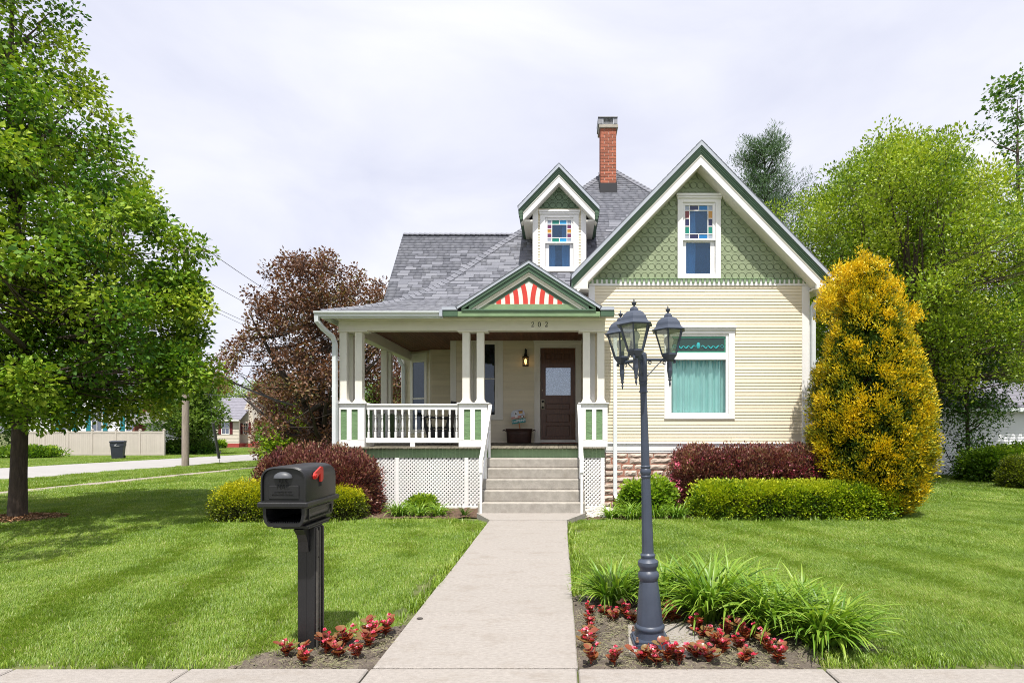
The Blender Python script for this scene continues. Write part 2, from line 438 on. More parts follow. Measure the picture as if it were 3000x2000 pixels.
def shinglemat():
    m = bpy.data.materials.new('asphalt_shingle'); m.use_nodes = True
    N, L = m.node_tree.nodes, m.node_tree.links
    p = N['Principled BSDF']; p.inputs['Roughness'].default_value = 0.9; p.inputs['Specular IOR Level'].default_value = 0.25
    at = N.new('ShaderNodeAttribute'); at.attribute_name = 'tint'
    oi = N.new('ShaderNodeObjectInfo')
    ad = N.new('ShaderNodeMath'); ad.operation = 'ADD'; L.new(at.outputs['Fac'], ad.inputs[0]); L.new(oi.outputs['Random'], ad.inputs[1])
    fr = N.new('ShaderNodeMath'); fr.operation = 'FRACT'; L.new(ad.outputs[0], fr.inputs[0])
    r = N.new('ShaderNodeValToRGB'); e = r.color_ramp.elements
    e[0].position = 0; e[0].color = (0.14, 0.146, 0.170, 1); e[1].position = 1; e[1].color = (0.19, 0.196, 0.222, 1)
    k = e.new(0.45); k.color = (0.165, 0.170, 0.198, 1)
    L.new(fr.outputs[0], r.inputs['Fac'])
    g = N.new('ShaderNodeNewGeometry')
    nz = N.new('ShaderNodeTexNoise'); nz.inputs['Scale'].default_value = 70; nz.inputs['Detail'].default_value = 4; L.new(g.outputs['Position'], nz.inputs['Vector'])
    mr = N.new('ShaderNodeMapRange'); mr.inputs['To Min'].default_value = 0.6; mr.inputs['To Max'].default_value = 1.4; L.new(nz.outputs['Fac'], mr.inputs['Value'])
    vm = N.new('ShaderNodeVectorMath'); vm.operation = 'SCALE'; L.new(r.outputs['Color'], vm.inputs[0]); L.new(mr.outputs[0], vm.inputs['Scale'])
    L.new(vm.outputs[0], p.inputs['Base Color'])
    b = N.new('ShaderNodeBump'); b.inputs['Strength'].default_value = 0.5; b.inputs['Distance'].default_value = 0.01
    L.new(nz.outputs['Fac'], b.inputs['Height']); L.new(b.outputs[0], p.inputs['Normal'])
    return m
SHING = shinglemat()
# ------------------------------------------------------------------ ground, walks, street
def strip_sheet(name, x0, x1, ys, dz, material, nx=1):
    mb = MB(); xs = [x0 + (x1 - x0) * i / nx for i in range(nx + 1)]
    for y in ys:
        for x in xs: mb.v.append((x, y, gz(y) + dz))
    w = nx + 1
    for j in range(len(ys) - 1):
        for i in range(nx): mb.f.append((j * w + i, j * w + i + 1, (j + 1) * w + i + 1, (j + 1) * w + i))
    return mb.obj(name, material, kind='structure')
YS = [-60, 3.5, 8, 12, 16, 20, 25, 30, 36, 42, 50, 60, 75, 120, 300, 900]
strip_sheet('ground', -700, 700, YS, 0, GROUND, 4)
strip_sheet('side_street', -26.6, -19.2, [y for y in YS if -61 < y < 301], 0.012, ASPH)
strip_sheet('side_pavement', -15.05, -14.3, [y for y in YS if 3 < y < 130], 0.02, PAVE)
strip_sheet('driveway', -41.5, -26.61, [38.6, 42.5], 0.02, ASPH)
strip_sheet('cross_street', -26.59, -60, [57.0, 62.0, 66.0], 0.016, ASPH)

pav = link('front_pavement', MB().box(-40, 40, 1.66, 3.452, -0.16, -0.035).mesh('pavement_bed'), CONCS, kind='structure')
sx = [-7.3, -5.9, -4.6, -3.45, -2.34, -1.205, 0.112, 1.675, 2.95, 4.3, 5.65, 7.0]
for a, b in zip(sx[:-1], sx[1:]):
    link('slab', MB().box(a + .006, b - .006, 1.7, 3.46, -0.15, rng.uniform(-.004, .0), .008).mesh('slab'), CONC, pav)
WX0, WX1 = -1.185, 0.117
walk = link('walkway', MB().box(WX0 + .02, WX1 - .02, 3.47, 9.2, -0.2, -0.03).mesh('walkway_bed'), CONCS, kind='structure')
wy = [3.468, 4.46, 5.44, 6.40, 7.38, 8.35, 9.22]
for a, b in zip(wy[:-1], wy[1:]):
    link('slab', MB().box(WX0 + rng.uniform(-.006, .006), WX1 + rng.uniform(-.006, .006), a + .007, b - .007, -0.2, rng.uniform(-.004, .002), .008).mesh('slab'), CONC, walk)
MBf = MB().prism_z([(WX0, 9.222), (WX1, 9.222), (0.47, 10.0), (0.47, 10.06), (-1.52, 10.06), (-1.52, 10.0)], -0.3, -0.002)
link('slab', MBf.mesh('flared_slab'), CONC, walk)
pb = MB().lathe([(.003, 0), (.02, .004), (.024, .010), (.018, .017), (.004, .02)], 10)
o = pb.obj('pebble', mat('dark_pebble', (0.06, .052, .045), .8), smooth=True)
o.location = (X(1228, 4.34), 4.36, 0.0); o.scale = (1.1, .7, .7)
tag(o, 'small dark pebble lying on the concrete walk near its left edge', 'pebble')

def bed(name, poly, dz, material, amp=.02, cell=.05):
    xs = [p[0] for p in poly]; ys = [p[1] for p in poly]
    def inside(x, y):
        c = False; j = len(poly) - 1
        for i in range(len(poly)):
            xi, yi = poly[i]; xj, yj = poly[j]
            if (yi > y) != (yj > y) and x < (xj - xi) * (y - yi) / (yj - yi) + xi: c = not c
            j = i
        return c
    nx = int((max(xs) - min(xs)) / cell) + 1; ny = int((max(ys) - min(ys)) / cell) + 1
    mb = MB(); idx = {}
    for i in range(nx):
        for j in range(ny):
            x, y = min(xs) + i * cell, min(ys) + j * cell
            if not inside(x + cell / 2, y + cell / 2): continue
            q = []
            for a, b in ((i, j), (i + 1, j), (i + 1, j + 1), (i, j + 1)):
                if (a, b) not in idx:
                    idx[a, b] = len(mb.v); xx, yy = min(xs) + a * cell, min(ys) + b * cell
                    mb.v.append((xx, yy, gz(yy) + dz + rng.uniform(-amp, amp)))
                q.append(idx[a, b])
            mb.f.append(tuple(q))
    return mb.obj(name, material, kind='structure', smooth=True), inside
LBED = [(.12, 3.465), (1.62, 3.465), (1.85, 3.8), (2.2, 3.75), (2.2, 4.2), (1.6, 4.75), (.9, 5.05), (.12, 5.1)]
MBED = [(-1.19, 3.465), (-2.12, 3.465), (-2.05, 3.72), (-1.62, 3.95), (-1.36, 4.2), (-1.19, 4.35)]
_, in_lbed = bed('lamp_flower_bed', LBED, .012, SOIL, .014, .035)
_, in_mbed = bed('mailbox_flower_bed', MBED, .012, SOIL, .014, .035)
_, in_h1 = bed('porch_mulch_bed', [(-4.6, 9.7), (-1.5, 10.0), (-1.5, 11.3), (-5.6, 11.3), (-5.9, 9.7)], .02, mat('dark_mulch', (.12, .075, .05), .95, .45, 25, 1.0, 70), .02, .07)
_, in_h2 = bed('wall_mulch_bed', [(.5, 9.75), (2.2, 9.9), (5.8, 9.75), (6.3, 10.2), (6.6, 11.2), (5.2, 11.6), (.5, 11.5)], .02, _mats['dark_mulch'], .02, .07)

# ------------------------------------------------------------------ house: shared piece builders
house = thing('victorian_house', 'cream clapboard house with green shingled gable, grey roof and white columned porch', 'house', (0.5, 14.0, -0.12))

_clap = MB()
_clap.add([(0, -.0145, 0), (1, -.0145, 0), (1, 0, 0), (0, 0, 0), (0, -.004, 1), (1, -.004, 1), (1, 0, 1), (0, 0, 1)],
          [(3, 2, 1, 0), (4, 5, 6, 7), (0, 1, 5, 4), (1, 2, 6, 5), (3, 0, 4, 7), (2, 3, 7, 6)])
CLAP = _clap.mesh('clapboard')
CLAP.materials.append(CREAM)
def clapboards(parent, ox, oy, ang, length, z0, z1, expo, openings=()):
    """lapped boards on a vertical wall whose outer face runs from (ox, oy) along ang; openings (s0, s1, z0, z1) along the run"""
    n = int(round((z1 - z0) / expo)); expo = (z1 - z0) / n
    for i in range(n):
        za, zb = z0 + i * expo, z0 + (i + 1) * expo
        segs = [(0, length)]
        for s0, s1, w0, w1 in openings:
            if w0 < zb - .01 and w1 > za + .01:
                new = []
                for a, b in segs:
                    if s1 <= a or s0 >= b: new.append((a, b)); continue
                    if s0 > a: new.append((a, s0))
                    if s1 < b: new.append((s1, b))
                segs = new
        cut = []
        for a, b in segs:                        # some courses are made of two boards with a butt joint
            if b - a > 2.4 and rng.random() < .3:
                m_ = rng.uniform(a + .8, b - .8); cut += [(a, m_ - .001), (m_ + .001, b)]
            else: cut.append((a, b))
        for a, b in cut:
            if b - a < .01: continue
            o = link('clapboard', CLAP, None, parent)
            dz = rng.uniform(-.0012, .0012)
            o.location = (ox + math.cos(ang) * a, oy + math.sin(ang) * a, za + dz)
            o.rotation_euler = (0, 0, ang); o.scale = (b - a, rng.uniform(.9, 1.15), expo)

def sheet_wall(name, x0, x1, z0, z1, y0, y1, material, openings=(), parent=house):
    """wall slab facing the street, with rectangular holes"""
    xs = sorted({x0, x1, *[c for o in openings for c in o[:2] if x0 < c < x1]}); zs = sorted({z0, z1, *[c for o in openings for c in o[2:] if z0 < c < z1]})
    mb = MB()
    for a, b in zip(xs[:-1], xs[1:]):
        for c, d in zip(zs[:-1], zs[1:]):
            mx_, mz = (a + b) / 2, (c + d) / 2
            if any(o[0] < mx_ < o[1] and o[2] < mz < o[3] for o in openings): continue
            mb.box(a, b, y0, y1, c, d)
    return mb.obj(name, material, parent)

def rect(px0, px1, py0, py1, d): return X(px0, d), X(px1, d), Z(py1, d), Z(py0, d)
def ring(mb, r, q, y0, y1, c=.004):
    """frame between outer rect r and inner rect q"""
    mb.box(r[0], q[0], y0, y1, r[2], r[3], c); mb.box(q[1], r[1], y0, y1, r[2], r[3], c)
    mb.box(q[0], q[1], y0, y1, r[2], q[2], c); mb.box(q[0], q[1], y0, y1, q[3], r[3], c)

def curtain(name, x0, x1, z0, z1, y, material, parent, amp=.03, waves=9, gather=0.0, seed=1):
    g = random.Random(seed); n = 90; m_ = 14
    ph = [(g.uniform(.4, 1.5), g.uniform(0, 6.3), g.uniform(.5, 1)) for _ in range(5)]
    mb = MB()
    for j in range(m_ + 1):
        t = j / m_
        for i in range(n + 1):
            u = i / n
            w = sum(a * math.sin(u * waves * 2 * math.pi * f + p + .25 * t) for f, p, a in ph) / 2.2
            x = x0 + (x1 - x0) * u + gather * math.sin(t * 3.0) * (u - .5)
            mb.v.append((x, y + amp * w * (.55 + .45 * t), z1 + (z0 - z1) * t))
    for j in range(m_):
        for i in range(n): mb.f.append((j * (n + 1) + i, j * (n + 1) + i + 1, (j + 1) * (n + 1) + i + 1, (j + 1) * (n + 1) + i))
    return mb.obj(name, material, parent, smooth=True)

def room(x0, x1, z0, z1, y, parent, depth=.55):
    mb = MB(); y1 = y + depth
    mb.add([(x0, y, z0), (x1, y, z0), (x1, y1, z0), (x0, y1, z0), (x0, y, z1), (x1, y, z1), (x1, y1, z1), (x0, y1, z1)],
           [(0, 1, 2, 3), (4, 7, 6, 5), (1, 5, 6, 2), (0, 3, 7, 4), (3, 2, 6, 7)])
    return mb.obj('interior', ROOM, parent)

def casing(win, r, q, y, head=.05, over=.025, crown=True):
    mb = MB(); ring(mb, r, q, y - .035, y + .05)
    if crown:
        mb.box(r[0] - over * .4, r[1] + over * .4, y - .05, y - .036, r[3] - head * .55, r[3] - .002, .003)
        mb.box(r[0] - over, r[1] + over, y - .085, y + .02, r[3], r[3] + head * .45, .006)
        mb.box(r[0] - over * .6, r[1] + over * .6, y - .066, y + .02, r[3] - head * .38, r[3] - .001, .006)
    return mb

# ------------------------------------------------------------------ front gable block
DG = 11.75
GX0, GX1 = X(1724, DG), X(2367, DG)
GCX = 2.95
ZS0, ZS1 = Z(1299, DG), Z(836, DG)
ZGB = Z(819, DG)
bigc = rect(1945.5, 2151.8, 962, 1227, DG)          # casing of the big window
gw = rect(1984.5, 2110.8, 577, 817, DG)             # casing of the gable window
bigi = rect(1962, 2134, 978, 1214, DG); gwi = rect(2000, 2095.5, 594, 806, DG)
ops = [(bigi[0], bigi[1], bigi[2], bigi[3])]
gwall = sheet_wall('front_wall', GX0, GX1, -0.2, ZGB, DG, DG + .18, CREAM, ops)
clapboards(gwall, GX0 + .135, DG, 0, GX1 - GX0 - .27, ZS0, ZS1, .0688, [(bigc[0] - GX0 - .135, bigc[1] - GX0 - .135, bigc[2], bigc[3])])
trim = MB()
trim.box(GX0, GX0 + .135, DG - .028, DG, ZS0 + .013, ZGB - .141, .004).obj('corner_board', WHITE, house)
MB().box(GX1 - .135, GX1, DG - .028, DG, ZS0 + .013, ZGB - .141, .004).obj('corner_board', WHITE, house)
MB().box(GX0, GX1, DG - .034, DG, ZGB - .14, ZGB - .0, .004).obj('frieze_board', WHITE, house)
wt = MB().box(GX0 - .01, GX1 + .01, DG - .03, DG, ZS0 - .15, ZS0 - .002, .004).box(GX0 - .02, GX1 + .02, DG - .055, DG + .01, ZS0 - .004, ZS0 + .012, .003)
wt.box(GX0 - .01, GX1 + .01, DG - .02, DG, 1.03, ZS0 - .152, .003); wt.obj('water_table', WHITE, house)
# side walls
MB().box(GX1 - .02, GX1, DG + .18, 21, -.2, 4.76).obj('side_wall', CREAM, house)
MB().box(GX0, GX0 + .02, DG + .18, 14.25, -.2, 4.76).obj('side_wall', CREAM, house)
MB().box(GX1 + .001, GX1 + .028, DG - .026, DG + .11, ZS0 + .013, ZGB - .141, .004).obj('corner_board', WHITE, house)
clapboards([c for c in house.children if c.name.startswith('side_wall')][1], GX0, DG + 2.5, -math.pi / 2, 2.35, 1.2, 4.6, .0688)

# foundation stones: each a rough faced block in red mortar
fnd = MB().box(GX0 + .02, GX1 - .02, DG - .008, DG + .2, -.4, 1.03).obj('foundation', MORTAR, house)
_stones = []
for k in range(10):
    g = random.Random(50 + k); mb = MB(); n, m_ = 6, 3
    for j in range(m_ + 1):
        for i in range(n + 1):
            e = (i in (0, n)) or (j in (0, m_))
            mb.v.append((i / n, (0 if e else -.022 + g.uniform(-.012, .010)), j / m_ if not e else min(1, max(0, j / m_ + g.uniform(-.03, .03)))))
    for j in range(m_):
        for i in range(n): mb.f.append((j * (n + 1) + i, j * (n + 1) + i + 1, (j + 1) * (n + 1) + i + 1, (j + 1) * (n + 1) + i))
    # rim back to the wall
    rim = [i for i in range(n + 1)] + [(j + 1) * (n + 1) - 1 for j in range(1, m_ + 1)] + [m_ * (n + 1) + i for i in range(n - 1, -1, -1)] + [j * (n + 1) for j in range(m_ - 1, 0, -1)]
    b = len(mb.v)
    for i in rim: mb.v.append((mb.v[i][0], .03, mb.v[i][2]))
    for i in range(len(rim)): mb.f.append((rim[i], b + i, b + (i + 1) % len(rim), rim[(i + 1) % len(rim)]))
    me = mb.mesh('stone'); me.materials.append(STONE); _stones.append(me)
zc = -.27; row = 0
while zc < 1.02:
    hh = .134 if zc + .134 < .94 else 1.025 - zc
    x = GX0 + .03 + (0 if row % 2 else -.12)
    while x < GX1 - .05:
        w = rng.uniform(.2, .56); xa = max(x, GX0 + .03); xb = min(x + w, GX1 - .03)
        if xb - xa > .05:
            o = link('stone', rng.choice(_stones), None, fnd)
            o.location = (xa, DG - .006 + rng.uniform(-.008, .004), zc); o.scale = (xb - xa - rng.uniform(.012, .022), 1, hh - rng.uniform(.013, .02))
        x += w
    zc += hh; row += 1
    if hh < .13: break
bw = rect(1990, 2060, 1330, 1372, DG)
w_ = MB(); ring(w_, bw, (bw[0] + .05, bw[1] - .05, bw[2] + .04, bw[3] - .03), DG - .05, DG - .004)
w_ = w_.obj('basement_window', WHITE, house); MB().box(bw[0] + .05, bw[1] - .05, DG - .02, DG - .01, bw[2] + .04, bw[3] - .03).obj('pane', GLASSD, w_)

# big front window
win = casing(None, bigc, bigi, DG, .10, .03).obj('front_window', WHITE, house)
mb = MB(); q = rect(1967, 2126, 985, 1209, DG); ring(mb, bigi, q, DG - .012, DG + .06)
zt0, zt1 = Z(1054, DG), Z(1033, DG)
mb.box(q[0], q[1], DG - .02, DG + .06, zt0, zt1 - .02, .006).box(q[0], q[1], DG - .006, DG + .055, zt1 - .018, zt1, .004)
mb.obj('sash', WHITE, win)
MB().box(q[0], q[1], DG + .02, DG + .026, q[2], zt0).obj('pane', GLASSC, win)
tp = MB().box(q[0] + .02, q[1] - .02, DG + .02, DG + .026, zt1 + .03, q[3] - .045).obj('transom_pane', glassmat('transom_green', (.12, .3, .22), .06, opac=.75, body=(.012, .05, .028)), win)
mb = MB(); ring(mb, (q[0], q[1], zt1, q[3]), (q[0] + .02, q[1] - .02, zt1 + .03, q[3] - .045), DG + .012, DG + .03, .002)
mb.obj('transom_border', mat('transom_teal', (.06, .30, .20), .25, .08, spec=.6), win)
mb = MB(); cx = (q[0] + q[1]) / 2; cz = (zt1 + q[3]) / 2 - .02          # leaded ornament
mb.lathe([(.001, -.004), (.042, -.002), (.045, 0), (.042, .002), (.001, .004)], 14)
mb.move(Matrix.Translation((cx, DG + .014, cz)) @ Matrix.Rotation(R(90), 4, 'X') @ Matrix.Diagonal((.9, 1.55, 1, 1)))
for sg in (-1, 1):
    for k in range(3):
        pts = [(cx + sg * (.06 + .13 * k + .13 * t / 8), DG + .014, cz - .03 + .028 * math.sin(t / 8 * math.pi * 2 + k)) for t in range(9)]
        mb.tube(pts, [.004 + .012 * math.sin(math.pi * (t + .5) / 9.5) for t in range(9)], 6)
    a0 = (cx + sg * .51, DG + .014, cz - .02)
    mb.tube([(a0[0] + .03 * math.cos(t), a0[1], a0[2] + .03 * math.sin(t)) for t in [i * .7 for i in range(10)]], .006, 5)
mb.obj('leaded_ornament', mat('teal_glass', (.03, .34, .36), .15, .15, 20, spec=.7), win, smooth=True)
curtain('curtain', q[0] - .02, q[1] + .02, q[2] - .02, zt0 + .02, DG + .12, CURT, win, .06, 11, 0, 4)
mb = MB()
for k in range(16):
    x = q[0] + (q[1] - q[0]) * (k + rng.uniform(.1, .9)) / 16; l = rng.uniform(.10, .24)
    mb.add([(x - .02, DG + .075, zt0), (x + .02, DG + .075, zt0), (x + .002, DG + .085, zt0 - l), (x - .002, DG + .085, zt0 - l)], [(0, 1, 2, 3)])
mb.obj('valance_gathers', mat('teal_curtain_deep', (.12, .36, .34), .8), win)
room(bigi[0], bigi[1], bigi[2], bigi[3], DG + .18, win)

# gable triangle: cells of round shingles set in a groove
ZA, ZE, HW = 7.535, 4.74, 2.705
PITCH = (ZA - ZE) / HW
def gable_z(x): return ZA - .47 - abs(x - GCX) * PITCH       # soffit line on the wall
gsheet = MB(); 
tri = [(GCX - (ZA - .40 - ZGB) / PITCH, ZGB), (GCX + (ZA - .40 - ZGB) / PITCH, ZGB), (GCX, ZA - .40)]
# sheet with the window hole: five convex pieces
wx0, wx1, wz0, wz1 = gwi
L_ = lambda z: GCX - (ZA - .40 - z) / PITCH
R_ = lambda z: GCX + (ZA - .40 - z) / PITCH
for poly in ([(L_(ZGB), ZGB), (wx0, ZGB), (wx0, wz1), (L_(wz1), wz1)] if L_(wz1) < wx0 else [(L_(ZGB), ZGB), (wx0, ZGB), (wx0, ZA - .4 - (GCX - wx0) * PITCH)],
             [(wx1, ZGB), (R_(ZGB), ZGB), (R_(wz1), wz1), (wx1, wz1)], [(wx0, ZGB), (wx1, ZGB), (wx1, wz0), (wx0, wz0)],
             [(L_(wz1), wz1), (R_(wz1), wz1), (GCX, ZA - .4)]):
    gsheet.prism_y(poly, DG + .02, DG + .12)
gsh = gsheet.obj('gable_wall', LGREEN, house)
def scale_cell(w, h, r, ro, nseg=16):
    """a board with a round hole and the round shingle butt in it"""
    mb = MB(); cx, cz = w / 2, h * .42
    ang = [2 * math.pi * (i + .5) / nseg for i in range(nseg)]
    def border(a):
        dx, dz = math.cos(a), math.sin(a)
        t = min([((w if dx > 0 else 0) - cx) / dx if abs(dx) > 1e-6 else 9, ((h if dz > 0 else 0) - cz) / dz if abs(dz) > 1e-6 else 9])
        return cx + dx * t, cz + dz * t
    for i in range(nseg): mb.v.append((border(ang[i])[0], 0, border(ang[i])[1]))
    for i in range(nseg): mb.v.append((cx + ro * math.cos(ang[i]), 0, cz + ro * math.sin(ang[i])))
    for i in range(nseg): mb.v.append((cx + ro * math.cos(ang[i]), .02, cz + ro * math.sin(ang[i])))
    for i in range(nseg): mb.v.append((cx + r * math.cos(ang[i]), -.003, cz + r * math.sin(ang[i])))
    for i in range(nseg): mb.v.append((cx + r * math.cos(ang[i]), .02, cz + r * math.sin(ang[i])))
    for i in range(nseg):
        j = (i + 1) % nseg
        mb.f += [(i, j, nseg + j, nseg + i), (nseg + i, nseg + j, 2 * nseg + j, 2 * nseg + i), (3 * nseg + i, 3 * nseg + j, 4 * nseg + j, 4 * nseg + i)]
    mb.f.append(tuple(range(3 * nseg, 4 * nseg)))
    for c in ((0, 0), (w, 0), (w, h), (0, h)):     # corner fillers
        k = len(mb.v); mb.v.append((c[0], 0, c[1]))
        i = min(range(nseg), key=lambda i: 9 if False else 0 if ((border(ang[i])[0] - c[0]) ** 2 + (border(ang[i])[1] - c[1]) ** 2) < 0 else (border(ang[i])[0] - c[0]) ** 2 + (border(ang[i])[1] - c[1]) ** 2)
        js = sorted(range(nseg), key=lambda i: (border(ang[i])[0] - c[0]) ** 2 + (border(ang[i])[1] - c[1]) ** 2)[:2]
        mb.f.append((k, js[0], js[1]))
    return mb
def scale_field(parent, y, cw, ch, x0, x1, z0, zmax, keep, cuts, material, r=.0635, ro=.0745):
    base = scale_cell(cw - .0015, ch - .0015, r, ro).mesh('fish_scale_shingle'); base.materials.append(material)
    n = 0
    zz = z0
    while zz < zmax:
        i0 = int(math.floor((x0 - GCX) / cw)) - 1
        for i in range(i0, int((x1 - GCX) / cw) + 2):
            xa = GCX + i * cw
            k = [keep(xa + a, zz + b) for a in (0, cw) for b in (0, ch)]
            if all(k):
                o = link('fish_scale_shingle', base, None, parent); o.location = (xa, y + rng.uniform(-.002, .002), zz); n += 1
            elif any(keep(xa + a * cw / 6, zz + b * ch / 6) for a in range(7) for b in range(7)):
                bm = bmesh.new(); bm.from_mesh(base); bm.transform(Matrix.Translation((xa, y, zz)))
                for co, no in cuts:
                    bmesh.ops.bisect_plane(bm, geom=bm.verts[:] + bm.edges[:] + bm.faces[:], plane_co=co, plane_no=no, clear_outer=True)
                if len(bm.faces):
                    me = bpy.data.meshes.new('fish_scale_shingle'); bm.to_mesh(me); me.materials.clear(); me.materials.append(material); link('fish_scale_shingle', me, None, parent); n += 1
                bm.free()
        zz += ch
    return n
def keepg(x, z):
    if z > gable_z(x) + .02 or z < ZGB - .001: return False
    return not (gw[0] + .03 < x < gw[1] - .03 and gw[2] - .1 < z < gw[3] - .02)
cutL = (Vector((GCX, 0, ZA - .45)), Vector((-PITCH, 0, 1))); cutR = (Vector((GCX, 0, ZA - .45)), Vector((PITCH, 0, 1)))
scale_field(gsh, DG, .150, .1945, L_(ZGB), R_(ZGB), ZGB, ZA - .4, keepg, [cutL, cutR], LGREEN)

# dentils
den = MB().box(0, .052, -.058, -.03, -.088, 0, .004).mesh('dentil'); den.materials.append(MGREEN)
frz = [c for c in house.children if c.name.startswith('frieze_board')][0]
k = 0; x = GX0 + .012
while x < GX1 - .05:
    o = link('dentil', den, None, frz); o.location = (x, DG, ZGB - .002 + rng.uniform(-.003, .003)); x += .1003
MB().box(GX0 - .005, GX1 + .005, DG - .06, DG + .02, ZGB, ZGB + .018, .003).obj('drip_moulding', MGREEN, house)

# gable window with coloured border panes
STG = {}
def stain(name, c, b=1.0):
    if name not in STG: STG[name] = glassmat('glass_' + name, tuple(min(1, .2 + v) for v in c), .05, opac=.82, body=c, rcol=(.7, .8, .9))
    return STG[name]
PAL = dict(navy=(.025, .022, .085), blue=(.008, .19, .50), sky=(.03, .36, .70), green=(.006, .24, .17), teal=(.0, .33, .36), red=(.24, .03, .018), amber=(.62, .30, .02), plum=(.17, .03, .10), grey=(.40, .45, .53), clear=(.07, .15, .28))
def stained_sash(win, d, q, m0, m1, rows, top, bot, left, right, y):
    """q glass rect, m0/m1 main pane x range, rows: z of the bars from top to bottom"""
    b = .009
    xs = [q[0], m0, m1, q[1]]
    mb = MB()
    for x in (m0, m1): mb.box(x - b, x + b, y - .012, y + .012, q[2], q[3], .002)
    mb.box(q[0], q[1], y - .011, y + .011, rows[0] - b, rows[0] + b, .002); mb.box(q[0], q[1], y - .011, y + .011, rows[-1] - b, rows[-1] + b, .002)
    for z in rows[1:-1]:
        mb.box(q[0], m0 - b, y - .010, y + .010, z - b, z + b, .002); mb.box(m1 + b, q[1], y - .010, y + .010, z - b, z + b, .002)
    mid = (m0 + m1) / 2
    mb.box(mid - b, mid + b, y - .010, y + .010, rows[0] + b, q[3], .002); mb.box(mid - b, mid + b, y - .010, y + .010, q[2], rows[-1] - b, .002)
    mb.obj('muntins', WHITE, win)
    def pane(x0, x1, z0, z1, c, nm='coloured_pane'):
        MB().box(x0, x1, y - .003, y + .003, z0, z1).obj(nm, stain(c, PAL[c]), win)
    for (z0, z1, cs) in ((rows[0] + b, q[3], top), (q[2], rows[-1] - b, bot)):
        pane(q[0], m0 - b, z0, z1, 'grey'); pane(m1 + b, q[1], z0, z1, 'grey')
        pane(m0 + b, mid - b, z0, z1, cs[0]); pane(mid + b, m1 - b, z0, z1, cs[1])
    for i in range(len(rows) - 1):
        pane(q[0], m0 - b, rows[i + 1] + b, rows[i] - b, left[i]); pane(m1 + b, q[1], rows[i + 1] + b, rows[i] - b, right[i])
    MB().box(m0 + b, m1 - b, y - .003, y + .003, rows[-1] + b, rows[0] - b).obj('pane', GLASS, win)

win = casing(None, gw, gwi, DG, .11, .03).obj('gable_window', WHITE, house)
q = rect(2007.4, 2087.4, 602, 699, DG)
mb = MB(); ring(mb, (gwi[0], gwi[1], q[2] - .03, gwi[3]), q, DG - .004, DG + .04)
mb.box(gwi[0], gwi[1], DG - .02, DG + .05, Z(705, DG), q[2] - .031, .005); 
q2 = rect(2011, 2082, 709, 801, DG); ring(mb, (gwi[0], gwi[1], gwi[2], Z(705, DG) - .002), q2, DG + .03, DG + .075); mb.obj('sash', WHITE, win)
zr = lambda v: Z(540 + v / 5.225, DG)
xr = lambda v: X(1950 + v / 5.225, DG)
stained_sash(win, DG, q, xr(368), xr(650), [zr(398), zr(520), zr(640), zr(757)], ('navy', 'blue'), ('navy', 'blue'), ('red', 'navy', 'green'), ('amber', 'navy', 'green'), DG + .02)
MB().box(q2[0], q2[1], DG + .05, DG + .056, q2[2], q2[3]).obj('pane', GLASS, win)
curtain('curtain', q2[0] - .01, q2[0] + .21, q2[2], q[3], DG + .10, CURTW, win, .022, 3, .04, 9)
room(gwi[0], gwi[1], gwi[2], gwi[3], DG + .13, win)

# rakes, drip edges, soffit, roof slab
def gable_trim(cx, za, hw, ze, yf, ywall, oo, yback, grn=DGREEN):
    p = (za - ze) / hw
    MB().chevron(cx, za, hw, ze, -.012, oo[0], yf - .012, yf + .003).obj('drip_edge', SILVER, house)
    g = MB(); a, b = oo[0], oo[1]; n = 4
    for i in range(n):                             # stepped crown moulding
        t0, t1 = i / n, (i + 1) / n
        g.chevron(cx, za, hw - .01, za - (hw - .01) * p, a + (b - a) * t0 + .001, a + (b - a) * t1, yf + .004 + .013 * i, yf + .13)
    g.obj('crown_moulding', grn, house)
    hw2 = hw - .11
    MB().chevron(cx, za, hw2, za - hw2 * p, oo[1] + .001, oo[1] + .03, yf + .05, yf + .13).obj('bed_moulding', CREAMT, house)
    MB().chevron(cx, za, hw2, za - hw2 * p, oo[1] + .031, oo[2], yf + .062, yf + .132).obj('bargeboard', WHITE, house)
    hw3 = hw - .06
    MB().chevron(cx, za, hw3, za - hw3 * p, oo[2] - .03, oo[2] + .001, yf + .134, ywall + .03).obj('soffit', CREAMT, house)
    MB().chevron(cx, za, hw, ze, -.01, .07, yf + .0035, yback).obj('gable_roof', SHING, house)
    c = MB()                                        # shingle edges stepping along the rake
    n = int(hw * math.hypot(1, p) / .14)
    for sg in (-1, 1):
        for i in range(n):
            x0, x1 = i * hw / n, (i + 1) * hw / n + .02
            q_ = [(cx + sg * x0, za - x0 * p + .012), (cx + sg * x1, za - x1 * p + .024), (cx + sg * x1, za - x1 * p + .0125), (cx + sg * x0, za - x0 * p + .0105)]
            c.prism_y(q_ if sg > 0 else q_[::-1], yf - .02, yback - .05)
    c.obj('roof_course', SHING, house)
YF = 11.36
gable_trim(GCX, ZA, HW, ZE, YF, DG, (.09, .26, .47), 15.4)
for sg, nm in ((-1, 0), (1, 1)):                    # boxed eaves running back along the sides
    xe = GCX + sg * HW; wallx = GX0 if sg < 0 else GX1
    m_ = MB(); m_.box(min(xe, xe - sg * .03), max(xe, xe - sg * .03), YF + .02, 16.2, ZE - .26, ZE - .03, .004)
    m_.obj('eave_fascia', DGREEN, house)
    MB().box(min(xe - sg * .031, wallx), max(xe - sg * .031, wallx), YF + .14, 16.2, ZE - .27, ZE - .235).obj('eave_soffit', CREAMT, house)
    MB().box(min(xe - sg * .031, wallx + sg * .03), max(xe - sg * .031, wallx + sg * .03), YF + .06, YF + .138, ZE - .275, ZE - .10, .004).obj('eave_return', WHITE if sg > 0 else CREAMT, house)
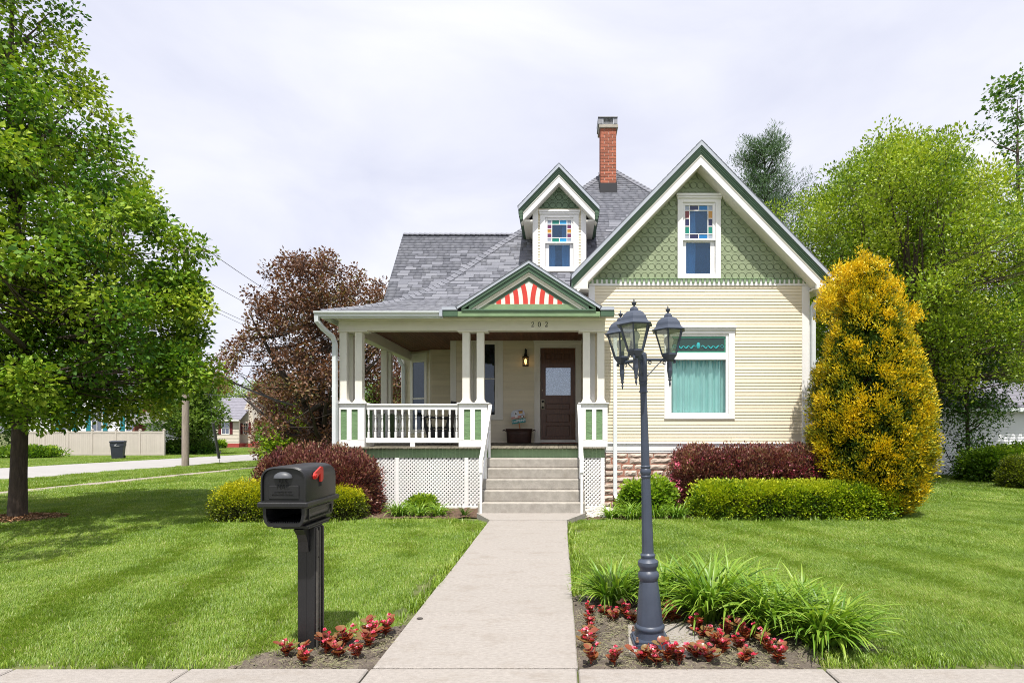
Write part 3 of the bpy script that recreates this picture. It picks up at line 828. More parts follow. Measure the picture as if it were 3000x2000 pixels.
def gutter_x(x0, x1, yb, zt, name='gutter'):
    """K shaped gutter along x hung on a fascia whose face is at yb"""
    prof = [(yb, zt), (yb, zt - .095), (yb - .055, zt - .098), (yb - .066, zt - .06), (yb - .10, zt - .03), (yb - .105, zt), (yb - .095, zt), (yb - .058, zt - .055), (yb - .05, zt - .085), (yb - .008, zt - .085), (yb - .008, zt)]
    return MB().prism_x(prof, x0, x1).obj(name, GUTTER, house)
def gutter_y(y0, y1, xb, zt, sg, name='gutter'):
    prof = [(0, 0), (0, -.095), (.055, -.098), (.066, -.06), (.10, -.03), (.105, 0), (.095, 0), (.058, -.055), (.05, -.085), (.008, -.085), (.008, 0)]
    pr = [(xb + sg * a, zt + b) for a, b in prof]
    return MB().prism_y(pr if sg < 0 else pr[::-1], y0, y1).obj(name, GUTTER, house)
gutter_y(YF + .02, 16.2, GCX + HW + .001, ZE - .02, 1)
def spout(pts, w=.075, dpt=.055):
    mb = MB(); mb.tube(pts, [w / 2 * 1.5] * len(pts), 4)
    return mb.obj('downspout', GUTTER, house)
xe = GCX + HW
spout([(xe + .05, DG - .05, ZE - .1), (xe + .05, DG - .05, ZE - .2), (xe - .01, DG - .05, ZE - .3), (GX1 + .14, DG - .05, ZE - .48), (GX1 + .085, DG - .05, ZE - .58), (GX1 + .085, DG - .05, ZE - .75), (GX1 + .085, DG - .05, .1)])
xd = X(1801, DG)
spout([(xd, DG - .075, Z(955, DG)), (xd, DG - .075, Z(1446, DG)), (xd + .03, DG - .12, Z(1455, DG)), (X(1832, 11.3), 11.1, Z(1490, 11.2))])
# ------------------------------------------------------------------ main roof
PROF = [(10.95, 3.895), (11.6, 4.13), (12.25, 4.455), (12.95, 5.0), (13.55, 5.66), (14.15, 6.32), (14.95, 7.17), (17.37, 9.85)]
_s = [0.0]
for a, b in zip(PROF[:-1], PROF[1:]): _s.append(_s[-1] + math.hypot(b[0] - a[0], b[1] - a[1]))
def prof_at(s):
    for i in range(len(PROF) - 1):
        if s <= _s[i + 1] or i == len(PROF) - 2:
            t = (s - _s[i]) / (_s[i + 1] - _s[i]); t = min(max(t, 0), 1)
            return PROF[i][0] + (PROF[i + 1][0] - PROF[i][0]) * t, PROF[i][1] + (PROF[i + 1][1] - PROF[i][1]) * t
def prof_y(z):
    for (y0, z0), (y1, z1) in zip(PROF[:-1], PROF[1:]):
        if z <= z1: return y0 + (y1 - y0) * (z - z0) / (z1 - z0)
    return PROF[-1][0]
PKX, PKY = 1.63, 17.37
def hipL(y): return -4.79 + (y - 10.95)
def hipR(y): return PKX + (PKY - y)
def right_end(y): return 0.60 if y < 11.93 else min(5.2, hipR(y))
lev = [PROF[0], PROF[1], (11.925, 4.13 + .325 * .5), (11.935, 4.13 + .335 * .5)] + PROF[2:]
mb = MB()
for y, z in lev: mb.v += [(hipL(y), y, z), (right_end(y), y, z)]
for i in range(len(lev) - 1): mb.f.append((2 * i, 2 * i + 1, 2 * i + 3, 2 * i + 2))
b = len(mb.v)                                          # left slope behind the hip
for y, z in lev: mb.v += [(hipL(y), y, z), (hipL(y), max(16.6, PKY + PKX - hipL(y)) if z > 4.6 else 16.6, z)]
for i in range(len(lev) - 1): mb.f.append((b + 2 * i + 1, b + 2 * i, b + 2 * i + 2, b + 2 * i + 3))
b = len(mb.v); rr = [(5.2, 13.8, 5.93), (PKX, PKY, 9.85), (5.2, 20.9, 5.93)]; mb.v += rr; mb.f.append((b, b + 2, b + 1))
b = len(mb.v); mb.v += [(PKX, PKY, 9.85), (5.2, 20.94, 5.93), (-2.3, 21.3, 5.6)]; mb.f.append((b, b + 1, b + 2))
roof = mb.obj('roof', SHING, house)

unit_tab = MB().add([(0, 0, 0), (1, 0, 0), (1, 1, 0), (0, 1, 0), (0, 0, .011), (1, 0, .011), (1, 1, .004), (0, 1, .004)],
                    [(4, 5, 6, 7), (0, 1, 5, 4), (1, 2, 6, 5), (2, 3, 7, 6), (3, 0, 4, 7)]).mesh('shingle')
unit_tab.materials.append(SHING)
tabs = []                                              # (origin, width, length, slope angle)
def lay_row(x0, x1, y, z, y2, z2, off):
    ang = math.atan2(z2 - z, y2 - y); ln = math.hypot(z2 - z, y2 - y) + .02
    x = x0 - off
    while x < x1:
        w = rng.choice((.13, .17, .2, .25, .3, .34))
        a, c = max(x, x0), min(x + w, x1)
        if c - a > .02: tabs.append((a, y, z, c - a - .004, ln, ang, rng.choice((0, 0, .004, .007))))
        x += w
s = 0.0; EXPO = .14
while s < _s[-1] - .05:
    y, z = prof_at(s); y2, z2 = prof_at(s + EXPO)
    lay_row(hipL(y2) , right_end(y) , y, z, y2, z2, rng.uniform(0, .3)); s += EXPO
# left wing roof, ridge along x
WRY, WRZ, WEY, WEZ = 17.86, 7.93, 15.0, 4.14
WX = -5.1
wl = math.hypot(WRZ - WEZ, WRY - WEY)
def hipx_at_z(z): return hipL(prof_y(z))
wing = MB().add([(WX, WEY, WEZ), (-2.0, WEY, WEZ), (hipx_at_z(WRZ) + .1, WRY, WRZ), (WX, WRY, WRZ), (WX, 2 * WRY - WEY, WEZ), (hipx_at_z(WRZ) + .1, 2 * WRY - WEY, WEZ)], [(0, 1, 2, 3), (3, 2, 5, 4)])
wing.add([(WX, WEY, WEZ), (WX, WRY, WRZ), (WX, 2 * WRY - WEY, WEZ), (WX, 2 * WRY - WEY - .2, WEZ), (WX, WRY, WRZ - .25), (WX, WEY + .2, WEZ)], [(0, 1, 4, 5), (1, 2, 3, 4)])
wing.obj('wing_roof', SHING, house)
MB().prism_x([(WEY + .55, 4.0), (2 * WRY - WEY - .55, 4.0), (WRY, WRZ - .6)], -4.74, -4.70).obj('wing_gable_wall', CREAM, house)
s = 0.05
while s < wl - .02:
    t, t2 = s / wl, min(1, (s + EXPO) / wl)
    y, z, y2, z2 = WEY + (WRY - WEY) * t, WEZ + (WRZ - WEZ) * t, WEY + (WRY - WEY) * t2, WEZ + (WRZ - WEZ) * t2
    lay_row(WX - .02, hipx_at_z(max(z, 3.9)) + .12, y, z, y2, z2, rng.uniform(0, .3)); s += EXPO
# the 300 shingles that show largest are objects, the others one mesh
def hidden_tab(t):
    x, y, z = t[0], t[1], t[2]
    if x > 1.0 and z < 6.0: return True
    return False
vis = sorted([t for t in tabs if not hidden_tab(t)], key=lambda t: -t[3] * math.sin(t[5] - math.atan2(t[2] - H, t[1])) / t[1] ** 2)
for t in vis[:300]:
    o = link('shingle', unit_tab, None, roof)
    o.location = (t[0], t[1] - .002, t[2] + t[6]); o.rotation_euler = (t[5], 0, 0); o.scale = (t[3], t[4], 1 + t[6] * 40)
V, Q, T = [], [], []
first = {id(t) for t in vis[:300]}
for t in tabs:
    if id(t) in first: continue
    ca, sa = math.cos(t[5]), math.sin(t[5]); b = len(V); hgt = .011 + t[6]; tt = rng.random()
    for (u, v, w) in ((0, 0, 0), (t[3], 0, 0), (t[3], t[4], 0), (0, t[4], 0), (0, 0, hgt), (t[3], 0, hgt), (t[3], t[4], .004), (0, t[4], .004)):
        V.append((t[0] + u, t[1] + v * ca - w * sa, t[2] + v * sa + w * ca + .001)); T.append(tt)
    Q += [(b + 4, b + 5, b + 6, b + 7), (b, b + 1, b + 5, b + 4), (b + 1, b + 2, b + 6, b + 5), (b + 3, b, b + 4, b + 7)]
link('shingle_field', np_mesh('shingle_field', V, Q, T), SHING, roof, kind='stuff')
# cap shingles on hips and ridge
def caps(pa, pb, n, w=.13):
    pa, pb = Vector(pa), Vector(pb); d = (pb - pa).normalized(); side = d.cross(Vector((0, 0, 1))).normalized(); up = side.cross(d)
    for i in range(n):
        a = pa + (pb - pa) * (i / n); b = pa + (pb - pa) * ((i + 1.12) / n)
        mb = MB()
        for k, (p, lift) in enumerate(((a, .034), (b, .018))):
            for sg, dn in ((-1, -.075), (0, .012), (1, -.075)):
                mb.v.append(tuple(p + side * sg * w + up * (lift + dn)))
            for sg, dn in ((-1, -.075), (0, .012), (1, -.075)):
                mb.v.append(tuple(p + side * sg * w + up * (lift + dn - .012)))
        mb.f += [(0, 1, 7, 6), (1, 2, 8, 7), (3, 4, 1, 0), (4, 5, 2, 1), (0, 6, 9, 3), (2, 5, 11, 8)]
        mb.obj('cap_shingle', SHING, roof)
for (y0, z0), (y1, z1) in zip(PROF[:-1], PROF[1:]):
    n = max(2, int(round(math.hypot(math.hypot(y1 - y0, y1 - y0), z1 - z0) / .145)))
    caps((hipL(y0), y0, z0), (hipL(y1), y1, z1), n)
caps((5.2, 13.8, 5.93), (PKX, PKY, 9.85), 38)
caps((WX, WRY, WRZ), (hipx_at_z(WRZ), WRY, WRZ), 30, .12)

# chimney
ch_y = 16.2
cx0, cx1 = X(1759, ch_y), X(1806, ch_y); cyb = ch_y + .5
zt, zb_ = Z(376, ch_y), Z(556, ch_y) - .35
core = MB().box(cx0 + .012, cx1 - .012, ch_y + .012, cyb - .012, zb_, zt).obj('chimney', BMORTAR, house)
bk = MB().box(0, 1, 0, 1, 0, 1).mesh('brick'); bk.materials.append(BRICK)
z = Z(536, ch_y); course = (zt - z) / 18; i = 0; W_ = cx1 - cx0
while z < zt - .02:
    cuts = [0, .27, .78, 1] if i % 2 else [0, .54, 1]
    if i % 2: cuts = [0, .26, .76, 1]
    else: cuts = [0, .52, 1]
    for a, b in zip(cuts[:-1], cuts[1:]):
        for yy in (ch_y, cyb - .1):
            o = link('brick', bk, None, core); o.location = (cx0 + W_ * a + .006, yy + rng.uniform(-.003, .002), z + .006); o.scale = (W_ * (b - a) - .013, .1, course - .014)
    for a, b in ((0, .5), (.5, 1)) if i % 2 == 0 else ((0, .25), (.25, .75), (.75, 1)):
        for xx in (cx0 + rng.uniform(-.003, .002), cx1 - .1):
            o = link('brick', bk, None, core); ya, yb2 = ch_y + .102 + (.296) * a, ch_y + .102 + (.296) * b
            o.location = (xx, ya + .006, z + .006); o.scale = (.1, yb2 - ya - .012, course - .014)
    z += course; i += 1
fl = MB(); zf = Z(536, ch_y)
fl.box(cx0 - .008, cx1 + .008, ch_y - .012, ch_y + .05, zb_, zf, .004)
fl.prism_x([(ch_y - .01, zf), (ch_y - .01, zb_), (cyb, zb_), (cyb, zf + .55)], cx0 - .02, cx0 - .006); fl.prism_x([(ch_y - .01, zf), (ch_y - .01, zb_), (cyb, zb_), (cyb, zf + .55)], cx1 + .006, cx1 + .02)
fl.obj('flashing', TARB, core)
MB().box(cx0 - .045, cx1 + .045, ch_y - .045, cyb + .045, zt, Z(366, ch_y), .012).obj('crown_slab', CAPM, core)
zc0, zc1 = Z(366, ch_y), Z(347, ch_y)
mb = MB().box(cx0 - .075, cx1 + .03, ch_y - .07, cyb + .05, zc1 - .01, zc1 + .02, .004)
mb.box(cx0 - .07, cx0 + .06, ch_y - .05, cyb + .03, zc0, zc1 - .012, .004).box(cx1 - .08, cx1 + .025, ch_y - .05, cyb + .03, zc0, zc1 - .012, .004)
mb.obj('chimney_cap', ZINC, core)
mb = MB()
for k in range(9): mb.box(cx0 + .07 + k * .036, cx0 + .076 + k * .036, ch_y - .02, ch_y - .014, zc0, zc1 - .012)
for k in range(5): mb.box(cx0 + .062, cx1 - .082, ch_y - .026, ch_y - .021, zc0 + .012 + k * .036, zc0 + .018 + k * .036)
mb.box(cx0 + .06, cx0 + .085, ch_y - .045, ch_y - .03, zc0, zc1 - .012).box(cx1 - .105, cx1 - .081, ch_y - .045, ch_y - .03, zc0, zc1 - .012)
mb.obj('spark_mesh', mat('galvanised', (.42, .43, .45), .4, .1, metal=.5), core)

# ------------------------------------------------------------------ dormer
DD = 13.25; DF = 12.95; DCX = -.02
dza, dze, dhw = Z(479, DF), Z(604, DF), .963
dx0, dx1 = X(1561, DD), X(1717, DD)
zsl = Z(797, DD); dpz = Z(612, DD)
dr = (X(1582.7, DD), X(1695.3, DD), zsl + .005, Z(624, DD))
di = (X(1597.7, DD), X(1679.6, DD), Z(784, DD), Z(638, DD))
dw = sheet_wall('dormer_wall', dx0, dx1, 4.9, dpz, DD, DD + .12, CREAM, [di])
MB().box(dx0, dx0 + .02, DD + .12, 15.0, 5.0, dpz).obj('dormer_side_wall', CREAM, house); MB().box(dx1 - .02, dx1, DD + .12, 15.0, 5.0, dpz).obj('dormer_side_wall', CREAM, house)
MB().box(dx0 - .004, dx0 + .128, DD - .028, DD, 4.95, dpz, .004).obj('corner_board', WHITE, house); MB().box(dx1 - .128, dx1 + .004, DD - .028, DD, 4.95, dpz, .004).obj('corner_board', WHITE, house)
for x in (dx0 + .128, dr[1]): clapboards(dw, x, DD, 0, (dr[0] - dx0 - .128) if x < 0 else (dx1 - .128 - dr[1]), zsl + .02, dpz, .0688)
gt = MB().prism_y([(DCX - .62, dpz), (DCX + .62, dpz), (DCX + .62, dpz + .02), (DCX, dza - .38), (DCX - .62, dpz + .02)], DD + .02, DD + .1).obj('dormer_gable_wall', SGREEN, house)
dp = (dza - dze) / dhw
_g = GCX; GCX = DCX - .078
scale_field(gt, DD, .155, .1945, DCX - .6, DCX + .6, dpz + .005, dza, lambda x, z: z < dza - .43 - abs(x - DCX) * dp + .02 and z > dpz,
            [(Vector((DCX, 0, dza - .41)), Vector((-dp, 0, 1))), (Vector((DCX, 0, dza - .41)), Vector((dp, 0, 1)))], SGREEN)
GCX = _g
gable_trim(DCX, dza, dhw, dze, DF, DD, (.085, .235, .42), 15.65)
for sg in (-1, 1):
    xe = DCX + sg * dhw; wx = dx0 if sg < 0 else dx1
    g = MB()
    for k in range(3): g.box(min(xe - sg * (.0 + .018 * k), xe - sg * (.10)), max(xe - sg * (.0 + .018 * k), xe - sg * (.10)), DF + .015 + .006 * k, 14.7, dze - .09 - .075 * (k + 1) * .9, dze - .09 - .075 * k * .9 - .001)
    g.obj('eave_fascia', DGREEN, house)
    MB().box(min(xe, xe - sg * .03), max(xe, xe - sg * .03), DF + .005, 14.75, dze - .089, dze - .012).obj('drip_edge', SILVER, house)
    MB().box(min(xe - sg * .101, wx), max(xe - sg * .101, wx), DF + .135, 14.6, dze - .31, dze - .27).obj('eave_soffit', CREAMT, house)
win = casing(None, dr, di, DD, .10, .03).obj('dormer_window', WHITE, house)
q = (X(1604, DD), X(1673, DD), Z(708.8, DD), Z(645, DD)); q2 = (X(1608.6, DD), X(1669.4, DD), Z(779.5, DD), Z(716, DD))
mb = MB(); ring(mb, (di[0], di[1], q[2] - .01, di[3]), q, DD - .004, DD + .04); mb.box(di[0], di[1], DD - .02, DD + .05, Z(713, DD), q[2] - .011, .004)
ring(mb, (di[0], di[1], di[2], Z(713, DD) - .001), q2, DD + .03, DD + .075); mb.obj('sash', WHITE, win)
zr = lambda v: Z(450 + v / 4.127, DD); xr = lambda v: X(1470 + v / 4.127, DD)
stained_sash(win, DD, q, xr(605), xr(788), [zr(855), zr(909), zr(962), zr(1016)], ('green', 'sky'), ('green', 'sky'), ('plum', 'amber', 'plum'), ('plum', 'amber', 'plum'), DD + .02)
MB().box(q2[0], q2[1], DD + .05, DD + .056, q2[2], q2[3]).obj('pane', GLASS, win)
curtain('curtain', q2[0], q2[0] + .14, q2[2], q2[3], DD + .11, CURTW, win, .02, 3, .03, 5); curtain('curtain', q2[1] - .18, q2[1], q2[2], q[3] - .05, DD + .11, CURTW, win, .02, 3, .03, 6)
room(di[0], di[1], di[2], di[3], DD + .13, win)

# ------------------------------------------------------------------ porch
DP = 11.4
PX0, PX1 = -4.62, .945
ZB0, ZB1 = 3.60, 3.852
mb = MB().box(PX0, PX1, DP, DP + .2, ZB0, ZB1, .004).obj('porch_beam', CREAMT, house)
MB().box(PX0, PX0 + .2, DP + .202, 16.2, ZB0, ZB1, .004).obj('porch_beam', CREAMT, house)
MB().box(PX1 - .2, PX1, DP + .202, DG - .03, ZB0, ZB1, .004).obj('porch_beam', CREAMT, house)
for a, b in ((X(991, DP), X(1076, DP)), (X(1342, DP), X(1430, DP)), (X(1697, DP), X(1782, DP))):
    MB().box(a - .01, b, DP - .02, DP + .22, ZB0 - .035, ZB0 - .001, .004).obj('beam_plate', CREAMT, house)
MB().box(PX0 - .19, PX1 + .17, 10.97, DP + .05, ZB1 + .002, ZB1 + .024).obj('porch_soffit', CREAMT, house)
MB().box(PX0 - .012, PX1 + .01, DP - .04, DP - .001, ZB1 - .05, ZB1, .006).obj('frieze_moulding', CREAMT, house)
MB().box(PX0 - .19, PX0 + .05, DP + .06, 16.3, ZB1 + .002, ZB1 + .024).obj('porch_soffit', CREAMT, house)
MB().box(-4.79, -2.345, 10.955, 10.985, 3.76, 3.886).obj('fascia', GUTTER, house)
MB().box(-4.80, -4.77, 10.99, 16.3, 3.76, 3.886).obj('fascia', GUTTER, house)
gutter_x(-4.9, -2.36, 10.954, 3.885); gutter_y(10.954, 16.3, -4.801, 3.885, -1)
MB().box(-2.40, -2.338, 10.845, 10.955, 3.775, 3.90, .006).obj('gutter_end', SILVER, house)
xd = X(981, 11.25)
spout([(-4.86, 10.92, 3.80), (-4.86, 10.93, 3.70), (-4.80, 11.05, 3.58), (xd - .02, 11.2, 3.42), (xd, 11.25, 3.3), (xd, 11.25, 1.2), (xd, 11.25, .1)])
# ceiling boards
cp = MB().box(PX0 + .2, GX0, DP + .2, 15.85, 3.868, 3.89).obj('porch_ceiling', CEIL, house)
x = PX0 + .205
cb = MB().box(0, .093, 0, 1, 0, .016, .004).mesh('ceiling_board'); cb.materials.append(CEIL)
while x < GX0 - .1:
    y1 = 16.2 if x < -2.95 else 14.24
    o = link('ceiling_board', cb, None, cp); o.location = (x, DP + .205, 3.848); o.scale = (1, y1 - DP - .205, 1); x += .0975
# deck
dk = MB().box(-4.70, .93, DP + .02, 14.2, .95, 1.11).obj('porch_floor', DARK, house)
db = MB().box(0, .086, 0, 1, 0, .03, .003).mesh('floor_board'); db.materials.append(DECK)
x = -4.75
while x < .90:
    y1 = 15.78 if x < -2.95 else 14.24
    o = link('floor_board', db, None, dk); o.location = (x, 11.27 + rng.uniform(-.006, .006), 1.132 + rng.uniform(-.002, .002)); o.scale = (1, y1 - 11.27, 1); o.rotation_euler = (math.atan2(.035, 3), 0, 0); x += .089
MB().box(-4.75, -1.52, DP - .045, DP, .945, 1.128, .004).obj('skirt_board', MGREEN, house)
MB().box(-1.516, .48, DP - .04, DP, .945, 1.126, .004).obj('skirt_board', MGREEN, house); MB().box(.484, .935, DP - .045, DP, .945, 1.128, .004).obj('skirt_board', MGREEN, house)
MB().box(-4.76, -4.73, DP + .001, 15.7, .945, 1.128).obj('skirt_board', MGREEN, house)
MB().box(-4.6, .9, 11.9, 11.95, -.4, 1.1).obj('crawl_space_shade_sheet', DARK, house)  # near-black sheet, its colour standing in for the shade behind the lattice
# lattice
def lattice(x0, x1, z0, z1, y, frames):
    lp = MB()
    for fx in frames: lp.box(fx, fx + .075, y - .022, y - .009, z0, z1, .003)
    lp.box(x0, x1, y - .022, y - .009, z0 - .06, z0, .003); lp = lp.obj('lattice_panel', WHITE, house)
    sl = MB().box(-.0155, .0155, 0, .006, 0, 1).mesh('lattice_slat'); sl.materials.append(WHITE)
    st = .079
    for dirn, yy in ((1, y), (-1, y + .0075)):
        c = -(z1 - z0) - .5
        while c < (x1 - x0) + (z1 - z0):
            # line x = x0 + c + t, z = z0 + t  (dirn 1)  or mirrored
            t0 = max(0, -c); t1 = min(z1 - z0, (x1 - x0) - c)
            if t1 - t0 > .05:
                if dirn > 0: px, ang = x0 + c + t0, R(45)
                else: px, ang = x1 - c - t0, R(-45)
                o = link('lattice_slat', sl, None, lp); o.location = (px, yy, z0 + t0); o.rotation_euler = (0, ang, 0); o.scale = (1, 1, (t1 - t0) * math.sqrt(2))
            c += st
lattice(-4.72, -1.50, -.045, .943, DP - .03, (-3.42, -1.98, -1.575)); lattice(.49, .935, -.045, .943, DP - .03, (.855,))
MB().box(-4.72, -1.50, DP - .055, DP - .02, -.15, -.06, .004).obj('base_board', WHITE, house)
MB().box(.60, .92, DP - .055, DP - .02, -.18, -.06, .004).obj('base_board', WHITE, house)

# pedestals with columns
ZPT = Z(1179, DP)
def pedestal(x0, x1, y0, y1, panels, cols, side_panels=True):
    zb, zt_ = 1.166, ZPT - .03
    core = MB().box(x0 + .022, x1 - .022, y0 + .022, y1 - .022, zb, zt_)
    p = core.obj('pedestal', PANELG, house)
    f = MB(); rt, rb = zt_ - .115, zb + .145
    f.box(x0, x1, y0, y0 + .02, rt, zt_, .003).box(x0, x1, y0, y0 + .02, zb, rb, .003)
    edges = [x0] + [c for q_ in panels for c in q_] + [x1]
    for a, b in zip(edges[0::2], edges[1::2]): f.box(a, b, y0 - .001, y0 + .019, rb + .001, rt - .001, .003)
    for xs in (x0, x1 - .02):
        f.box(xs, xs + .02, y0 + .021, y1, rt, zt_, .003).box(xs, xs + .02, y0 + .021, y1, zb, rb, .003)
        f.box(xs - .0005, xs + .0195, y0 + .021, y0 + .09, rb + .001, rt - .001, .003).box(xs - .0005, xs + .0195, y1 - .07, y1, rb + .001, rt - .001, .003)
    f.box(x0, x1, y1 - .02, y1 + .001, zb, zt_)
    f.obj('frame', WHITE, p)
    MB().box(x0 - .035, x1 + .035, y0 - .035, y1 + .035, zt_ + .001, ZPT, .006).obj('cap', WHITE, p)
    for cx, cy in cols:
        c = MB(); w = .075
        c.loft([(cx, cy, w + .035, w + .035, ZPT), (cx, cy, w + .03, w + .03, ZPT + .02), (cx, cy, w + .01, w + .01, ZPT + .045), (cx, cy, w, w, ZPT + .08), (cx, cy, w, w, ZB0 - .036)])
        c.obj('column', CREAMT, p)
cw = .075
cl = lambda px: X(px, DP) 
pw = lambda a: X(900 + a / 2.412, DP)
pedestal(pw(205), pw(408), DP - .03, DP + .58, [(pw(240), pw(283)), (pw(317), pw(360))], [(cl(1003.5), DP + .10), (cl(1049), DP + .10), (cl(1003.5), DP + .45)])
pedestal(pw(1072), pw(1274), DP - .03, DP + .27, [(pw(1110), pw(1153)), (pw(1187), pw(1229))], [(cl(1364.5), DP + .10), (cl(1406.5), DP + .10)])
pedestal(pw(1927), pw(2122), DP - .03, DP + .27, [(pw(1968), pw(2012)), (pw(2042), pw(2086))], [(cl(1718.5), DP + .10), (cl(1760.5), DP + .10)])
x_l = cl(1003.5)
pedestal(x_l - .14, x_l + .14, 14.02, 14.62, [(x_l - .05, x_l + .05)], [(x_l, 14.14), (x_l, 14.50)])
mb = MB().box(X(1728, 14.2), X(1746, 14.2), 14.14, 14.235, 1.2, 3.85, .004).obj('pilaster', CREAMT, house)

# turned baluster
bal = MB()
bal.box(-.021, .021, -.021, .021, 0, .13, .002).box(-.021, .021, -.021, .021, .50, .60, .002)
bal.lathe([(.018, .13), (.012, .14), (.021, .152), (.021, .162), (.012, .172), (.014, .19), (.022, .25), (.021, .30), (.015, .38), (.011, .42), (.019, .435), (.019, .445), (.011, .455), (.020, .47), (.020, .49), (.015, .50)], 8)
BAL = bal.mesh('baluster', smooth=True); BAL.materials.append(WHITE)
def railing(xa, ya, xb, yb, n, zb=1.17):
    L = math.hypot(xb - xa, yb - ya); ang = math.atan2(yb - ya, xb - xa)
    M = Matrix.Translation((xa, ya, zb)) @ Matrix.Rotation(ang, 4, 'Z')
    mb = MB().box(0, L, -.022, .022, .085, .185, .004).box(0, L, -.022, .022, .775, .865, .004).box(0, L, -.045, .045, .866, .90, .008)
    mb.box(L / 2 - .05, L / 2 + .05, -.02, .02, 0, .084, .003); mb.move(M)
    r_ = mb.obj('railing', WHITE, house)
    for i in range(n):
        o = link('baluster', BAL, None, r_)
        p = M @ Vector((L * (i + .35) / (n - .3), 0, .186)); o.location = p; o.rotation_euler = (0, 0, ang); o.scale = (1, 1, .982)
railing(pw(411), DP + .06, pw(1069), DP + .06, 14, Z(1310, DP) + .01)
railing(x_l, 12.0, x_l, 14.0, 14); railing(x_l, 14.64, x_l, 16.1, 10)

# front door wall, corner, yellow return wall, angled bay
DD2 = 14.25
doorr = rect(1565.6, 1703, 1001, 1295, DD2); doorl = rect(1583, 1686, 1019, 1288, DD2)
pwr = rect(1377, 1474, 983, 1230, DD2); pwi = rect(1388, 1459, 1000, 1222, DD2)
fx0 = X(1320, DD2)
fw = sheet_wall('entry_wall', fx0, GX0, 1.0, 4.4, DD2, DD2 + .15, CREAM, [pwi, doorl])
clapboards(fw, fx0 + .15, DD2, 0, GX0 - fx0 - .15, 1.19, 3.85, .0677, [(doorr[0] - fx0 - .15, doorr[1] - fx0 - .15, 0, doorr[3]), (pwr[0] - fx0 - .15, pwr[1] - fx0 - .15, pwr[2], pwr[3])])
MB().box(fx0 - .002, fx0 + .15, DD2 - .025, DD2, 1.17, 3.85, .004).obj('corner_board', CREAMT, house)
MB().box(fx0, fx0 + .02, DD2 + .15, 15.8, 1.0, 4.2).obj('return_wall', CREAM, house)
yw = MB().box(-3.75, fx0, 15.8, 15.95, 1.0, 4.2).obj('return_wall', CREAM, house)
clapboards(yw, -3.70, 15.8, 0, fx0 + 3.70, 1.19, 3.85, .0677)
bx0, by0, bx1, by1 = -4.72, 16.42, -3.75, 15.86
ba = math.atan2(by1 - by0, bx1 - bx0); bl = math.hypot(bx1 - bx0, by1 - by0)
bay = MB().box(0, bl, 0, .12, 1.0, 4.2).move(Matrix.Translation((bx0, by0, 0)) @ Matrix.Rotation(ba, 4, 'Z')).obj('bay_wall', CREAM, house)
wz0, wz1 = 1.55, 3.52
clapboards(bay, bx0, by0, ba, bl, 1.19, 3.85, .0677, [(.33, .99, wz0 - .12, wz1 + .22)])
MBy = Matrix.Translation((bx0, by0, 0)) @ Matrix.Rotation(ba, 4, 'Z')
mb = MB(); ring(mb, (.33, .99, wz0 - .12, wz1 + .22), (.43, .89, wz0, wz1), -.03, 0); mb.box(.44, .88, -.016, -.002, (wz0 + wz1) / 2 - .1, (wz0 + wz1) / 2 - .06); mb.box(.30, 1.02, -.055, -.03, wz1 + .22, wz1 + .27, .004)
mb.move(MBy); bwn = mb.obj('bay_window', CREAMT, house)
MB().box(.43, .89, -.012, -.004, wz0, wz1).move(MBy).obj('pane', GLASSD, bwn)
MB().box(.43, .89, -.0035, -.001, wz0, wz1).move(MBy).obj('curtain', CURTD, bwn)
MB().box(bl - .03, bl + .07, -.02, .02, 1.17, 3.85).move(MBy).obj('corner_board', CREAMT, house); MB().box(-.05, .09, -.02, .02, 1.0, 3.85).move(MBy).obj('corner_board', CREAMT, house)
MB().box(-4.74, -4.70, 16.45, 21.0, -.3, 4.3).obj('side_wall', CREAM, house)
MB().box(-4.74, GX1, 20.95, 21.0, -.3, 4.3).obj('back_wall', CREAM, house)
MB().box(-4.74, -4.5, 16.46, 16.5, -.3, 3.9).obj('wing_wall', CREAM, house)
spout([(-4.80, 16.25, 3.75), (-4.78, 16.3, 3.6), (-4.66, 16.3, 3.4), (-4.66, 16.3, .1)])

# porch window
win = casing(None, pwr, pwi, DD2, .11, .03).obj('porch_window', CREAMT, house)
mb = MB(); q = rect(1397, 1449.5, 1008.6, 1214, DD2); ring(mb, pwi, q, DD2 - .006, DD2 + .05); zm = Z(1109, DD2); mb.box(q[0], q[1], DD2 - .004, DD2 + .05, zm - .012, zm + .012, .003)
mb.obj('sash', CREAMT, win)
MB().box(q[0], q[1], DD2 + .02, DD2 + .026, q[2], zm - .013).obj('pane', GLASSD, win); MB().box(q[0], q[1], DD2 + .02, DD2 + .026, zm + .013, q[3]).obj('pane', GLASSD, win)
curtain('curtain', q[0], q[1], q[2], q[3], DD2 + .10, CURTD, win, .02, 7, 0, 3); room(pwi[0], pwi[1], pwi[2], pwi[3], DD2 + .15, win)

